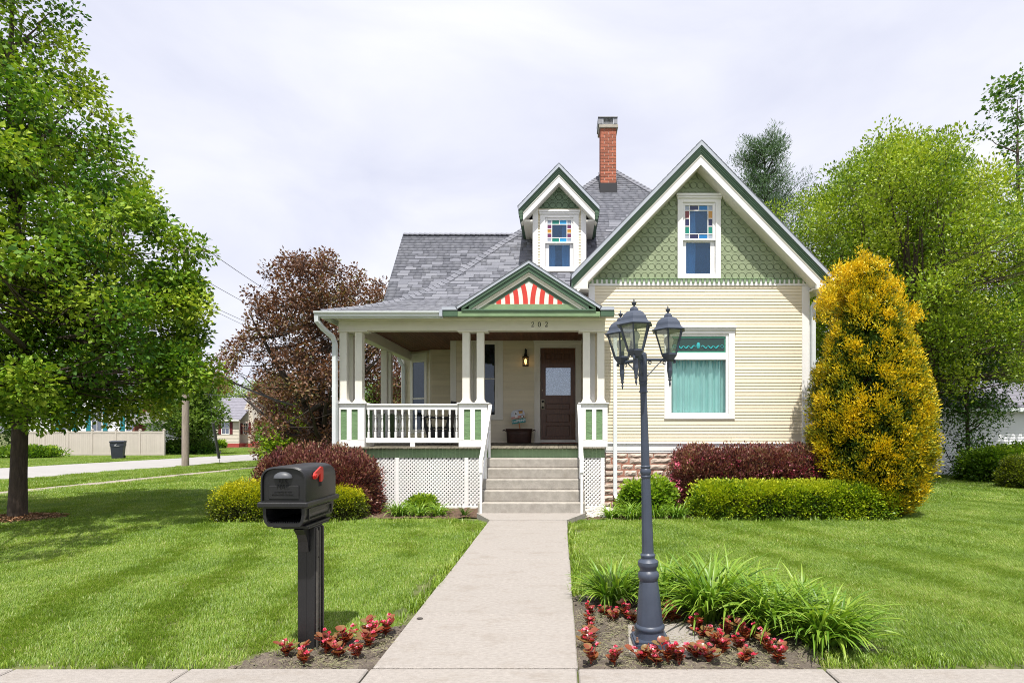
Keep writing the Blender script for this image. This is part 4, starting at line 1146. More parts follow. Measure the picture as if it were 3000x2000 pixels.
# front door
dcas = MB(); dcas.box(doorr[0], doorl[0], DD2 - .035, DD2 + .02, 1.19, doorr[3], .004).box(doorl[1], doorr[1], DD2 - .035, DD2 + .02, 1.19, doorr[3], .004).box(doorl[0], doorl[1], DD2 - .035, DD2 + .02, doorl[3], doorr[3], .004)
dcas.box(doorr[0] - .025, doorr[1] + .025, DD2 - .07, DD2 - .001, doorr[3], doorr[3] + .05, .006).box(doorr[0] - .012, doorr[1] + .012, DD2 - .055, DD2 - .001, doorr[3] - .06, doorr[3] - .001, .006)
dcas.box(doorl[0], doorl[1], DD2 - .04, DD2 + .06, 1.185, doorl[2], .003)
dcas.obj('door_casing', CREAMT, house)
zd = lambda v: Z(920 + v / 3.92, DD2 + .05); xd_ = lambda v: X(1350 + v / 3.92, DD2 + .05)
holes = [(xd_(968), xd_(1046), zd(525), zd(445)), (xd_(1076), xd_(1170), zd(525), zd(445)), (xd_(1186), xd_(1262), zd(525), zd(445)),
         (xd_(975), xd_(1260), zd(930), zd(615)), (xd_(968), xd_(1262), zd(1100), zd(1020)), (xd_(968), xd_(1262), zd(1250), zd(1140)), (xd_(968), xd_(1262), zd(1405), zd(1275))]
door = sheet_wall('front_door', doorl[0] + .003, doorl[1] - .003, doorl[2] + .005, doorl[3] - .003, DD2 + .045, DD2 + .09, WOODD, holes)
for i, h_ in enumerate(holes):
    if i == 3: continue
    MB().box(h_[0] - .005, h_[1] + .005, DD2 + .072, DD2 + .085, h_[2] - .005, h_[3] + .005).box(h_[0] + .03, h_[1] - .03, DD2 + .06, DD2 + .072, h_[2] + .02, h_[3] - .02, .008).obj('door_panel', WOODD, door)
h_ = holes[3]
MB().box(h_[0], h_[1], DD2 + .066, DD2 + .07, h_[2], h_[3]).obj('pane', glassmat('door_glass', (.85, .9, .95), .16), door)
def lacemat():
    m = bpy.data.materials.new('lace'); m.use_nodes = True; N, L = m.node_tree.nodes, m.node_tree.links
    p = N['Principled BSDF']; p.inputs['Roughness'].default_value = .9
    g = N.new('ShaderNodeNewGeometry'); v = N.new('ShaderNodeTexVoronoi'); v.inputs['Scale'].default_value = 30; L.new(g.outputs['Position'], v.inputs['Vector'])
    n = N.new('ShaderNodeTexNoise'); n.inputs['Scale'].default_value = 14; L.new(g.outputs['Position'], n.inputs['Vector'])
    m_ = N.new('ShaderNodeMath'); m_.operation = 'MULTIPLY'; L.new(v.outputs['Distance'], m_.inputs[0]); L.new(n.outputs['Fac'], m_.inputs[1])
    r = N.new('ShaderNodeValToRGB'); r.color_ramp.elements[0].position = .17; r.color_ramp.elements[0].color = (.60, .63, .66, 1); r.color_ramp.elements[1].position = .25; r.color_ramp.elements[1].color = (.10, .12, .135, 1)
    L.new(m_.outputs[0], r.inputs['Fac']); L.new(r.outputs['Color'], p.inputs['Base Color']); return m
curtain('lace_curtain', h_[0] + .002, h_[1] - .002, h_[2] + .002, h_[3] - .002, DD2 + .084, lacemat(), door, .005, 4, 0, 8)
MB().box(h_[0], h_[1], DD2 + .12, DD2 + .13, h_[2], h_[3]).obj('dark_hall', ROOM, house)
mb = MB().box(xd_(922), xd_(962), DD2 + .03, DD2 + .0445, zd(1090), zd(980), .004).obj('lock_plate', mat('old_brass', (.30, .26, .19), .4, .2, metal=.4), door)
for zz in (zd(1003), zd(1070)):
    k_ = MB().lathe([(.012, 0), (.012, .02), (.028, .03), (.030, .045), (.018, .056), (.002, .058)], 12); k_.move(Matrix.Translation((xd_(942), DD2 + .03, zz)) @ Matrix.Rotation(R(90), 4, 'X'))
    k_.obj('door_knob', BLACKM, door, smooth=True)
MB().box(xd_(932), xd_(944), DD2 + .03, DD2 + .0445, zd(880), zd(868), .002).obj('bell_button', mat('ivory', (.7, .62, .45), .3), door)
MB().box(X(1686, DD2) + .06, X(1686, DD2) + .085, DD2 - .05, DD2 - .036, Z(1123, DD2), Z(1112, DD2), .003).obj('door_bell', WHITE, house)

# pediment over the steps
DPE = 10.9
pcx, pza, pze, phw = X(1549, DPE), Z(764, DPE), Z(899, DPE), 1.444
pp = (pza - pze) / phw
for nm, y0, y1, o0, o1, m_ in (('drip_edge', DPE - .012, DPE + .002, -.012, .05, SILVER), ('crown_moulding', DPE + .003, DPE + .16, .051, .12, DGREEN), ('crown_moulding', DPE + .022, DPE + .16, .121, .21, DGREEN),
                               ('bed_moulding', DPE + .05, DPE + .16, .211, .245, CREAMT), ('bed_moulding', DPE + .075, DPE + .16, .246, .30, CREAMT), ('rake_board', DPE + .09, DPE + .16, .301, .375, DGREEN)):
    hl_ = phw if nm == 'drip_edge' else min(phw - .02, (pza - o1 - Z(910, DPE) - .02) / pp)
    MB().chevron(pcx, pza, hl_, pza - hl_ * pp, o0, o1, y0, y1).obj(nm, m_, house)
MB().chevron(pcx, pza, phw, pze, -.01, .05, DPE + .003, 13.4).obj('pediment_roof', SHING, house)
c = MB(); n = 11
for sg in (-1, 1):
    for i in range(n):
        x0, x1 = i * phw / n, (i + 1) * phw / n + .02
        q_ = [(pcx + sg * x0, pza - x0 * pp + .012), (pcx + sg * x1, pza - x1 * pp + .026), (pcx + sg * x1, pza - x1 * pp + .0125), (pcx + sg * x0, pza - x0 * pp + .0105)]
        c.prism_y(q_ if sg > 0 else q_[::-1], DPE - .02, 13.3)
c.obj('roof_course', SHING, house)
zb = Z(910, DPE); x_lf, x_rf = X(1294, DPE), X(1800, DPE)
for a, b in ((x_lf, pcx - phw + .02), (pcx + phw - .02, x_rf)):       # flat ends of the roof edge
    MB().box(a, b, DPE - .012, DPE + .002, pze - .062, pze - .002, .003).obj('drip_edge', SILVER, house)
    MB().box(a, b, DPE + .003, 11.5, pze - .05, pze + .01).obj('pediment_roof', SHING, house)
    MB().box(a + .01, b, DPE + .003, DPE + .10, Z(926, DPE), pze - .063, .004).obj('fascia', DGREEN, house)
MB().box(pcx - phw + .02, pcx + phw - .02, DPE + .01, DPE + .12, Z(926, DPE), zb - .012, .005).obj('fascia', MGREEN, house)
MB().box(pcx - phw + .1, pcx + phw - .1, DPE - .012, DPE + .15, zb - .010, zb + .016, .006).box(pcx - phw + .13, pcx + phw - .13, DPE + .005, DPE + .15, zb + .0165, zb + .035, .005).obj('ledge_moulding', DGREEN, house)
ty = DPE + .10
tza, tze, thw = Z(820, ty), Z(891, ty), X(1662, ty) - X(1551, ty)
MB().prism_y([(pcx - phw + .2, zb + .03), (pcx + phw - .2, zb + .03), (pcx + phw - .3, tze), (pcx - phw + .3, tze)], ty - .012, ty + .05).obj('sill_board', MGREEN, house)
tym = MB().prism_y([(pcx - thw - .08, tze), (pcx + thw + .08, tze), (pcx, tza + .06)], ty, ty + .05).obj('tympanum', CREAMT, house)
for zz in (Z(850, ty), Z(871, ty)):
    MB().box(pcx - .42 * (1 if zz < Z(860, ty) else .6), pcx + .42 * (1 if zz < Z(860, ty) else .6), ty - .0015, ty, zz - .002, zz + .001).obj('board_joint', mat('joint_shadow_paint', (.5, .45, .36), .6), tym)
for px in (1220, 1323, 1425, 1528, 1608, 1713, 1818, 1920):
    bx = X(1150 + px / 3.92, ty); hw_ = .048; sg = -1 if px < 1565 else 1
    mb = MB(); k = 0; rows_ = []
    zz = tze
    L = []; Rr = []
    for i in range(40):
        h_ = i * .012; off = sg * .36 * h_ * h_
        xl, xr_ = bx - hw_ + off, bx + hw_ + off
        lim = lambda x: tze + (tza - tze) * (1 - abs(x - pcx) / thw)
        L.append((xl, min(tze + h_, lim(xl)))); Rr.append((xr_, min(tze + h_, lim(xr_))))
        if tze + h_ > lim(xl) and tze + h_ > lim(xr_): break
    for i in range(len(L) - 1):
        q_ = [L[i], Rr[i], Rr[i + 1], L[i + 1]]
        mb.prism_y(q_, ty - .008, ty - .001)
    mb.obj('red_ray', REDP, tym)

# house number in serif digits
def stroke(mb, pts, w, y0, y1):
    n = len(pts)
    for i in range(n - 1):
        (xa, za_), (xb, zb2) = pts[i], pts[i + 1]
        d = math.hypot(xb - xa, zb2 - za_) or 1; nx, nz = -(zb2 - za_) / d, (xb - xa) / d
        wa, wb = w[i], w[i + 1]
        mb.prism_y([(xa - nx * wa, za_ - nz * wa), (xb - nx * wb, zb2 - nz * wb), (xb + nx * wb, zb2 + nz * wb), (xa + nx * wa, za_ + nz * wa)], y0, y1)
num = MB().box(X(1556, DP), X(1605, DP), DP - .0006, DP, Z(958, DP), Z(943, DP)).obj('house_number', CREAMT, house)
S_ = .105
two = [(.06, .74), (.10, .90), (.22, .98), (.36, .98), (.48, .90), (.53, .76), (.48, .60), (.36, .44), (.20, .26), (.06, .06)]
tw = [.05, .035, .03, .035, .05, .06, .055, .045, .04, .03]
for px, dgt in ((1560.5, 2), (1580, 0), (1600.5, 2)):
    mb = MB(); bx, bz = X(px, DP) - .03, Z(957.5, DP); y0, y1 = DP - .007, DP - .001
    if dgt == 2:
        stroke(mb, [(bx + a * S_, bz + b * S_) for a, b in two], [v * S_ for v in tw], y0, y1)
        stroke(mb, [(bx + .04 * S_, bz + .06 * S_), (bx + .5 * S_, bz + .06 * S_), (bx + .58 * S_, bz + .22 * S_)], [.06 * S_, .06 * S_, .02 * S_], y0 - .0005, y1)
    else:
        pts = [(bx + (.30 + .24 * math.cos(t)) * S_, bz + (.5 + .48 * math.sin(t)) * S_) for t in [i * math.pi / 12 for i in range(25)]]
        stroke(mb, pts, [(.025 + .045 * abs(math.cos(i * math.pi / 12))) * S_ for i in range(25)], y0, y1)
    mb.obj('digit', BLACKM, num)

# concrete steps
st = link('front_steps', MB().box(-1.40, .36, 10.3, 11.3, -.25, .1).mesh('steps_core'), CONCS, house)
yt = [10.0, 10.26, 10.52, 10.78, 11.04, 11.345]; zt_ = [Z(1473, 10.0), Z(1437.3, 10.26), Z(1403.4, 10.52), Z(1371.3, 10.78), Z(1341.8, 11.04)]
zp = -.1
for i in range(5):
    sx0, sx1 = -1.505 + .0 * i, .467
    mb = MB().box(sx0, sx1, yt[i] + rng.uniform(-.004, .004), 11.345, zp, zt_[i] - .001 * i, .014); zp = zt_[i] - .003
    mb.obj('step', CONCS, st)
# handrails
for sg, xr0, xr1 in ((-1, X(1409, 10.0), X(1472, 11.3)), (1, X(1704, 10.0), X(1697, 11.3))):
    mb = MB(); za_, zb2 = Z(1352, 10.0), Z(1188, 11.3)
    xr1 = xr0
    mb.prism_x([(9.98, za_ - .03), (9.98, za_ + .03), (11.36, zb2 + .03), (11.36, zb2 - .05)], xr0 - .035, xr0 + .035)
    hr = mb.obj('handrail', WHITE, house)
    MB().box(xr0 - .036, xr0 + .036, 9.955, 10.03, za_ - .20, za_ + .045, .004).obj('rail_end', WHITE, hr)
    for yy, zz in ((9.995, -.005), (10.62, zt_[2]), (11.22, zt_[4])):
        zt2 = za_ + (zb2 - za_) * (yy - 9.98) / 1.38
        MB().box(xr0 - .022, xr0 + .022, yy - .022, yy + .022, zz, zt2 - .02, .003).obj('rail_post', WHITE, hr)
    MB().prism_x([(10.0, za_ - .52), (10.0, za_ - .47), (11.3, zb2 - .47 + .04), (11.3, zb2 - .52 + .04)], xr0 - .012, xr0 + .012).obj('lower_rail', WHITE, hr)

# wall lantern beside the door
lt = X(1540, 14.15); ly = 14.12
mb = MB(); z_ = lambda v: Z(920 + v / 3.92, ly)
MB().box(lt - .03, lt + .03, DD2 - .04, DD2 - .016, z_(470), z_(400), .006).tube([(lt, DD2 - .03, z_(405)), (lt, ly - .01, z_(395)), (lt, ly, z_(420)), (lt, ly, z_(445))], .009, 8).lathe([(.02, z_(445)), (.035, z_(455)), (.05, z_(482)), (.088, z_(490)), (.09, z_(496)), (.075, z_(500))], 8, (lt, ly, 0)).obj('wall_lantern', BLACKM, house, smooth=False)
wlb = [c for c in house.children if c.name.startswith('wall_lantern')][0]
mb = MB()
for k in range(6):
    a0, a1 = k * math.pi / 3, (k + 1) * math.pi / 3
    p0 = lambda a, z, r=.075: (lt + r * math.cos(a), ly + r * math.sin(a), z)
    mb.tube([p0(a0, z_(500)), p0(a0, z_(585))], .006, 5); mb.tube([p0(a0, z_(503)), p0(a1, z_(583))], .004, 4); mb.tube([p0(a1, z_(503)), p0(a0, z_(583))], .004, 4)
mb.lathe([(.07, z_(598)), (.085, z_(594)), (.085, z_(584)), (.07, z_(582))], 8, (lt, ly, 0)); mb.obj('cage', BLACKM, wlb)
bm_ = bpy.data.materials.new('warm_bulb'); bm_.use_nodes = True; e_ = bm_.node_tree.nodes['Principled BSDF']; e_.inputs['Base Color'].default_value = (1, .6, .2, 1); e_.inputs['Emission Color'].default_value = (1, .55, .16, 1); e_.inputs['Emission Strength'].default_value = 3.0
MB().lathe([(.012, z_(585)), (.016, z_(570)), (.034, z_(548)), (.036, z_(535)), (.02, z_(518)), (.003, z_(512))], 10, (lt, ly, 0)).obj('bulb', bm_, wlb, smooth=True)
# ------------------------------------------------------------------ lamp post
LX, LY, LS = X(1905, 3.87), 3.87, F / 3.87
lamp = thing('lamp_post', 'blue grey street lamp with three lanterns standing in the flower bed by the walk', 'lamp post', (LX, LY, gz(LY) + .035), world=False, rot=(0, R(-1.55), 0))
zz = lambda py: (1895 - py) / LS
mb = MB()
oct_ = [(-.128, -.10), (-.10, -.128), (.10, -.128), (.128, -.10), (.128, .10), (.10, .128), (-.10, .128), (-.128, .10)]
mb.prism_z(oct_, 0, .032); mb.prism_z([(a * .93, b * .93) for a, b in oct_], .0325, .05)
mb.lathe([(.102, .05), (.098, .075), (.096, .10), (.103, .108), (.105, .122), (.100, .132), (.093, .14)], 24)
mb.obj('base_plate', LAMPM, lamp, smooth=True)
fl_ = []
n = 48
def fluted(prof, n=48, depth=.03):
    m_ = MB()
    for r, z in prof:
        for j in range(n):
            a = 2 * math.pi * j / n; rr_ = r * (1 - (depth if j % 4 == 0 else 0)); m_.v.append((rr_ * math.cos(a), rr_ * math.sin(a), z))
    for i in range(len(prof) - 1):
        for j in range(n): m_.f.append((i * n + j, i * n + (j + 1) % n, (i + 1) * n + (j + 1) % n, (i + 1) * n + j))
    return m_
fluted([(.092, .138), (.088, .20), (.079, .30), (.070, .40), (.063, zz(1712))]).obj('base_cone', LAMPM, lamp, smooth=True)
mb = MB().lathe([(.060, zz(1714)), (.066, zz(1708)), (.074, zz(1700)), (.074, zz(1692)), (.066, zz(1686)), (.058, zz(1682)), (.060, zz(1674)), (.068, zz(1670)), (.072, zz(1664)), (.072, zz(1656)), (.062, zz(1652)), (.050, zz(1648)), (.048, zz(1642)), (.053, zz(1640)), (.053, zz(1636)), (.044, zz(1633)), (.040, zz(1630))], 24)
mb.lathe([(.030, zz(1413)), (.036, zz(1410)), (.036, zz(1406)), (.031, zz(1404)), (.036, zz(1400)), (.040, zz(1394)), (.036, zz(1387)), (.031, zz(1384)), (.036, zz(1381)), (.036, zz(1378)), (.029, zz(1375))], 20)
mb.lathe([(.022, zz(1165)), (.030, zz(1162)), (.030, zz(1158)), (.026, zz(1155)), (.026, zz(1140)), (.029, zz(1138)), (.029, zz(1133)), (.022, zz(1130))], 16)
mb.obj('collar', LAMPM, lamp, smooth=True)
fluted([(.042, zz(1634)), (.031, zz(1400)), (.0225, zz(1150)), (.0225, zz(1125))], 48, .045).obj('shaft', LAMPM, lamp, smooth=True)
ztop = zz(1060)
mb = MB().lathe([(.027, zz(1132)), (.031, zz(1128)), (.031, zz(1052)), (.026, zz(1047)), (.012, zz(1043)), (.004, zz(1036))], 8)
mb.obj('hub', LAMPM, lamp)
arms = []
RAD = .205
def lantern_geo(cx, cy, zb):
    """zb: bottom of the glass body"""
    M = Matrix.Translation((cx, cy, zb))
    g = MB()
    hexa = lambda r, z, ph=0: [(r * math.cos(k * math.pi / 3 + ph), r * math.sin(k * math.pi / 3 + ph), z) for k in range(6)]
    PH = R(17)
    def hl(prof, n=6): g.lathe(prof, n, (0, 0, 0), PH)
    hl([(.02, -.058), (.034, -.052), (.052, -.028), (.064, -.012), (.064, .002), (.058, .004)])
    hl([(.122, .186), (.136, .190), (.137, .195), (.118, .206), (.104, .226), (.096, .252), (.080, .276), (.058, .296), (.034, .306), (.034, .314), (.026, .330), (.016, .338)])
    for k in range(6):
        a = k * math.pi / 3 + PH
        g.tube([(.060 * math.cos(a), .060 * math.sin(a), 0), (.112 * math.cos(a), .112 * math.sin(a), .188)], .0075, 4)
    g.lathe([(.008, .338), (.006, .346), (.010, .349), (.018, .366), (.018, .372), (.006, .376), (.004, .384), (.007, .388), (.003, .398), (.001, .404)], 10)
    g.lathe([(.02, -.06), (.016, -.066), (.018, -.075), (.019, -.14), (.011, -.20), (.009, -.208), (.016, -.213), (.010, -.222), (.005, -.228), (.009, -.248), (.006, -.262), (.001, -.28)], 10)
    M = M @ Matrix.Diagonal((.96, .96, .86, 1))
    ln = g.move(M).obj('lantern', LAMPM, lamp)
    for k in range(6):
        a, b = k * math.pi / 3 + PH, (k + 1) * math.pi / 3 + PH
        p = lambda r, an, z: (r * math.cos(an), r * math.sin(an), z)
        MB().add([p(.058, a, .004), p(.058, b, .004), p(.109, b, .186), p(.109, a, .186), p(.056, a, .004), p(.056, b, .004), p(.107, b, .186), p(.107, a, .186)], [(0, 1, 2, 3), (7, 6, 5, 4), (0, 4, 5, 1), (2, 6, 7, 3)]).move(M).obj('pane', LAMPG, ln)
    MB().lathe([(.016, .005), (.02, .03), (.02, .05), (.024, .07), (.033, .09), (.036, .112), (.030, .134), (.016, .146), (.002, .15)], 12).move(M).obj('bulb', BULB, ln, smooth=True)
    MB().lathe([(.021, .004), (.021, .045), (.015, .05)], 12).move(M).obj('bulb_socket', mat('grey_socket', (.30, .33, .36), .5), ln)
ARM_Z = zz(1066)
for ang in (R(-112), R(14), R(129)):
    ca, sa = math.cos(ang), math.sin(ang); tx, ty_ = ca * RAD, sa * RAD
    a = MB()
    def at(r, z): return (ca * r, sa * r, z)
    a.tube([at(.02, ARM_Z), at(RAD + .03, ARM_Z)], .0115, 8)
    a.tube([at(RAD + .03, ARM_Z), at(RAD + .043, ARM_Z - .004), at(RAD + .045, ARM_Z - .016), at(RAD + .034, ARM_Z - .019)], .009, 6)
    pts = []
    for i in range(15):
        t = i / 14; pts.append(at(.03 + .145 * t, ARM_Z - .075 + .05 * math.sin(t * 2.2 - .9) + .035 * t))
    a.tube(pts, .005, 6)
    for (r0, z0_) in ((.055, -.018), (.165, -.018)):
        a.tube([at(r0 + .011 * math.cos(t), ARM_Z + z0_ - .004 + .011 * math.sin(t)) for t in [k * .8 for k in range(8)]], .0042, 5)
    a.obj('arm', LAMPM, lamp, smooth=True)
    lantern_geo(tx, ty_, ARM_Z + .042)
for px_, py_ in ((-.105, -.105), (.105, -.105), (.105, .105), (-.105, .105)):
    MB().lathe([(.014, .048), (.014, .058), (.008, .059), (.007, .082), (.001, .084)], 6, (px_, py_, 0)).obj('anchor_bolt', mat('rusty_bolt', (.17, .09, .06), .7, .4, 40), lamp)
pad = MB(); pad.prism_z([(X(1830, 3.97), 3.72), (X(2052, 3.85), 3.70), (X(2030, 4.2), 4.27), (X(1842, 4.2), 4.24)], gz(4) - .08, gz(4) + .035)
o = pad.obj('concrete_pad', CONC, None); tag(o, 'weathered square concrete pad under the lamp post base', 'concrete pad')

# ------------------------------------------------------------------ mailbox
MX, MY = X(829, 3.6), 3.6
mbx = thing('mailbox', 'black plastic mailbox with red flag and paper slot on a square post', 'mailbox', (X(895, 3.8), 3.8, gz(3.8)))
zl = Z(1470, 3.6)
def arch(w, hs, ha, n=14):
    pts = [(-w / 2, 0)]
    for i in range(n + 1):
        t = math.pi - math.pi * i / n; c, s_ = math.cos(t), math.sin(t)
        pts.append((w / 2 * math.copysign(abs(c) ** .62, c), hs + ha * abs(s_) ** .85))
    return pts + [(w / 2, 0)]
BW, BL = .305, .49
sh = lambda pts, y: [(MX + a, zl + b) for a, b in pts]
mb = MB(); A = arch(BW, .145, .09)
secs = [(3.60, .97, -.004), (3.612, 1.0, 0), (3.60 + BL - .02, 1.0, 0), (3.60 + BL, .95, -.008)]
n = len(A); b = 0
for y, s_, dz in secs:
    for a, c in A: mb.v.append((MX + a * s_, y, zl + c * s_ + (dz if c > .1 else 0)))
for i in range(len(secs) - 1):
    for j in range(n): mb.f.append((i * n + j, i * n + (j + 1) % n, (i + 1) * n + (j + 1) % n, (i + 1) * n + j))
mb.f.append(tuple(range((len(secs) - 1) * n, len(secs) * n)))
A2 = arch(BW * .90, .137, .079)                       # rim lip, then the recess of the door
b = len(mb.v)
for a, c in A2: mb.v.append((MX + a, 3.60, zl + .006 + c))
for a, c in A2: mb.v.append((MX + a, 3.622, zl + .006 + c))
for j in range(n):
    k = (j + 1) % n
    mb.f += [(j, k, b + k, b + j), (b + j, b + k, b + n + k, b + n + j)]
box_ = mb.obj('box', BLACKP, mbx, smooth=True)
mb = MB(); A3 = arch(BW * .885, .135, .078); k = len(A3)
for a, c in A3: mb.v.append((MX + a, 3.615, zl + .008 + c))
mb.f.append(tuple(range(k)))
mb.box(MX - .10, MX + .10, 3.609, 3.6145, zl + .018, zl + .108, .003)
dr_ = mb.obj('door', BLACKP, mbx)
mb = MB()                                             # half dome pull
for i in range(7):
    for j in range(13):
        a = math.pi * j / 12; t = i / 6 * math.pi / 2
        mb.v.append((MX - .005 + .062 * math.cos(a) * math.cos(t), 3.613 - .035 * math.sin(t), zl + .158 + .042 * math.sin(a) * math.cos(t)))
for i in range(6):
    for j in range(12): mb.f.append((i * 13 + j, i * 13 + j + 1, (i + 1) * 13 + j + 1, (i + 1) * 13 + j))
mb.obj('door_pull', mat('grey_pull', (.075, .08, .09), .45, .1, 20), dr_, smooth=True)
for txt, sz, z0_ in (('U.S.', .040, .132), ('MAIL', .040, .096), ('APPROVED BY THE', .0135, .063), ('POSTMASTER GENERAL', .0135, .045)):
    me = text_mesh('lettering', txt, sz, .0016); me.materials.append(BLACKP)
    o = link('embossed_lettering', me, None, dr_); o.location = (MX - .005, 3.6075, zl + z0_ + .002); o.rotation_euler = (R(90), 0, 0)
mb = MB().box(MX - .168, MX + .168, 3.585, 3.60 + BL + .015, zl - .038, zl - .001, .008); mb.obj('tray_ledge', BLACKP, mbx)
mb = MB(); z0_, z1_ = zl - .165, zl - .039               # newspaper slot
pr = [(-.138, z1_), (-.138, z1_ - .05), (-.128, z0_ + .03), (-.105, z0_), (.105, z0_), (.128, z0_ + .03), (.138, z1_ - .05), (.138, z1_)]
inn = [(-.118, z1_ - .006), (-.118, z1_ - .05), (-.110, z0_ + .035), (-.095, z0_ + .022), (.095, z0_ + .022), (.110, z0_ + .035), (.118, z1_ - .05), (.118, z1_ - .006)]
for a, c in pr: mb.v.append((MX + a, 3.61, c))
for a, c in pr: mb.v.append((MX + a * .97, 3.60 + BL - .01, c))
for a, c in inn: mb.v.append((MX + a, 3.61, c))
for a, c in inn: mb.v.append((MX + a, 3.60 + BL - .03, c))
for j in range(8):
    k = (j + 1) % 8
    mb.f += [(j, k, 8 + k, 8 + j), (j, k, 16 + k, 16 + j), (16 + j, 16 + k, 24 + k, 24 + j)]
mb.f += [tuple(range(8, 16)), tuple(range(24, 32))]
for x in (-1, 1):                                      # raised side panel frame
    s_ = MX + x * .134; y0, y1 = 3.66, 3.60 + BL - .06
    for (ya, yb, za_, zb2) in ((y0, y1, z1_ - .022, z1_ - .014), (y0, y1, z0_ + .035, z0_ + .043), (y0, y0 + .008, z0_ + .0435, z1_ - .0225), (y1 - .008, y1, z0_ + .0435, z1_ - .0225)): mb.box(min(s_, s_ + x * .010), max(s_, s_ + x * .010), ya, yb, za_, zb2)
for i in range(12): mb.box(MX - .09 + i * .015, MX - .083 + i * .015, 3.64, 3.60 + BL - .05, z0_ + .0225, z0_ + .029)
mb.obj('paper_slot', BLACKP, mbx)
mb = MB().box(MX - .10, MX + .13, 3.66, 3.60 + BL - .05, z0_ - .016, z0_ - .001, .004).box(MX - .06, MX + .13, 3.69, 3.60 + BL - .08, z0_ - .030, z0_ - .0165, .004).obj('mounting_plate', BLACKP, mbx)
px0, px1 = X(871, 3.78), X(923, 3.78)
mb = MB().box(px0, px1, 3.78, 3.91, gz(3.8) - .1, z0_ - .031, .006); mb.box((px0 + px1) / 2 - .003, (px0 + px1) / 2 + .003, 3.7785, 3.7795, 0, .75)
post = mb.obj('post', BLACKP, mbx)
mb = MB()
for ya, yb in ((3.792, 3.802), (3.838, 3.850), (3.888, 3.900)): mb.box(px1 + .0005, px1 + .012, ya, yb, gz(3.8), z0_ - .04, .002)
mb.box(px1 + .0005, px1 + .006, 3.803, 3.837, .0, z0_ - .06); mb.obj('side_channel', mat('side_grey_plastic', (.075, .07, .062), .5, .2, 20, dirt=.3, dirtcol=(.15, .14, .12)), post)  # channel coloured greyer than the black post, with random paler patches
for z in (.12, .62): MB().lathe([(.006, 0), (.006, .003), (.001, .004)], 8).move(Matrix.Translation((px1 + .0062, 3.82, z)) @ Matrix.Rotation(R(90), 4, 'Y')).obj('screw', BLACKM, post)
mb = MB(); pr = [(3.68, z0_ - .031), (3.779, z0_ - .031), (3.779, z0_ - .20), (3.765, z0_ - .20), (3.752, z0_ - .13), (3.725, z0_ - .075)]
mb.prism_x(pr, px0 + .02, px0 + .085); mb.obj('bracket', BLACKP, mbx)
mb = MB(); fx = MX + BW / 2                             # flag lying along the right side
fl2 = [(3.69, zl + .165), (3.705, zl + .185), (3.80, zl + .222), (3.825, zl + .218), (3.832, zl + .195), (3.832, zl + .135), (3.808, zl + .115), (3.788, zl + .118), (3.785, zl + .175), (3.715, zl + .140), (3.695, zl + .145)]
mb.prism_x(fl2, fx + .002, fx + .014); mb.lathe([(.016, 0), (.016, .008), (.002, .010)], 12)
mb.move(Matrix.Translation((fx + .0145, 3.712, zl + .163)) @ Matrix.Rotation(R(90), 4, 'Y'), len(mb.v) - 36); mb.obj('flag', REDFLAG, mbx)
MB().box(fx - .004, fx + .0015, 3.788, 3.830, zl + .085, zl + .128).obj('flag_slot', DARK, mbx)

# ------------------------------------------------------------------ things on the porch
tb = thing('copper_tub', 'dark old copper wash tub with two handles standing beside the front door', 'tub', (X(1521, 13.9), 13.9, 1.2), world=False)
mb = MB(); n = 28
def oval(rx, ry, z): return [(rx * math.copysign(abs(math.cos(t)) ** .6, math.cos(t)), ry * math.copysign(abs(math.sin(t)) ** .6, math.sin(t)), z) for t in [2 * math.pi * i / n for i in range(n)]]
secs = [oval(.30, .15, 0), oval(.305, .155, .02), oval(.318, .165, .22), oval(.322, .168, .235), oval(.320, .166, .25), oval(.335, .175, .335), oval(.345, .182, .345), oval(.345, .182, .358), oval(.325, .165, .356), oval(.315, .155, .26)]
for s_ in secs: mb.v += s_
for i in range(len(secs) - 1):
    for j in range(n): mb.f.append((i * n + j, i * n + (j + 1) % n, (i + 1) * n + (j + 1) % n, (i + 1) * n + j))
mb.f.append(tuple(range(n - 1, -1, -1))); mb.f.append(tuple((len(secs) - 1) * n + j for j in range(n)))
mb.obj('body', COPPER, tb, smooth=True)
for sg in (-1, 1):
    MB().tube([(sg * .335, -.04, .30), (sg * .39, -.04, .33), (sg * .41, -.04, .31), (sg * .41, .04, .31), (sg * .39, .04, .33), (sg * .335, .04, .30)], .013, 7).obj('handle', COPPER, tb, smooth=True)
sg_y = 13.88
sgn = thing('garden_sign', 'painted camper shaped sign reading Hello SPRING on a stake in the copper tub', 'sign', (X(1528, sg_y), sg_y, 1.30), world=False, rot=(0, R(-9), 0))
MB().box(-.014, .014, -.008, .008, -.05, .62, .002).obj('stake', mat('orange_wood', (.45, .19, .08), .6, .2, 10, stretch=(8, 8, 1)), sgn)
zp = .46
tl = MB().box(-.178, .178, -.022, -.009, zp - .055, zp + .05, .004).obj('name_plank', mat('teal_plank', (.015, .24, .25), .5, .15, 10), sgn)
for txt, x, s_, shr in (('Hello', -.092, .072, .35), ('SPRING', .058, .080, 0)):
    me = text_mesh('lettering', txt, s_, .0012, shr, .0016); me.materials.append(mat('white_lettering', (.8, .8, .78), .5)); o = link('lettering', me, None, tl); o.location = (x, -.0236, zp); o.rotation_euler = (R(90), 0, 0)
cp_ = []                                              # camper outline
zb0 = zp + .085
outl = [(-.17, zb0), (.15, zb0), (.175, zb0 + .03), (.18, zb0 + .09), (.165, zb0 + .15), (.12, zb0 + .195), (-.06, zb0 + .20), (-.12, zb0 + .185), (-.165, zb0 + .13), (-.18, zb0 + .06)]
cb_ = MB().prism_y(outl, -.020, -.004).obj('camper', mat('pale_lilac_paint', (.55, .58, .66), .5, .08, 10), sgn)
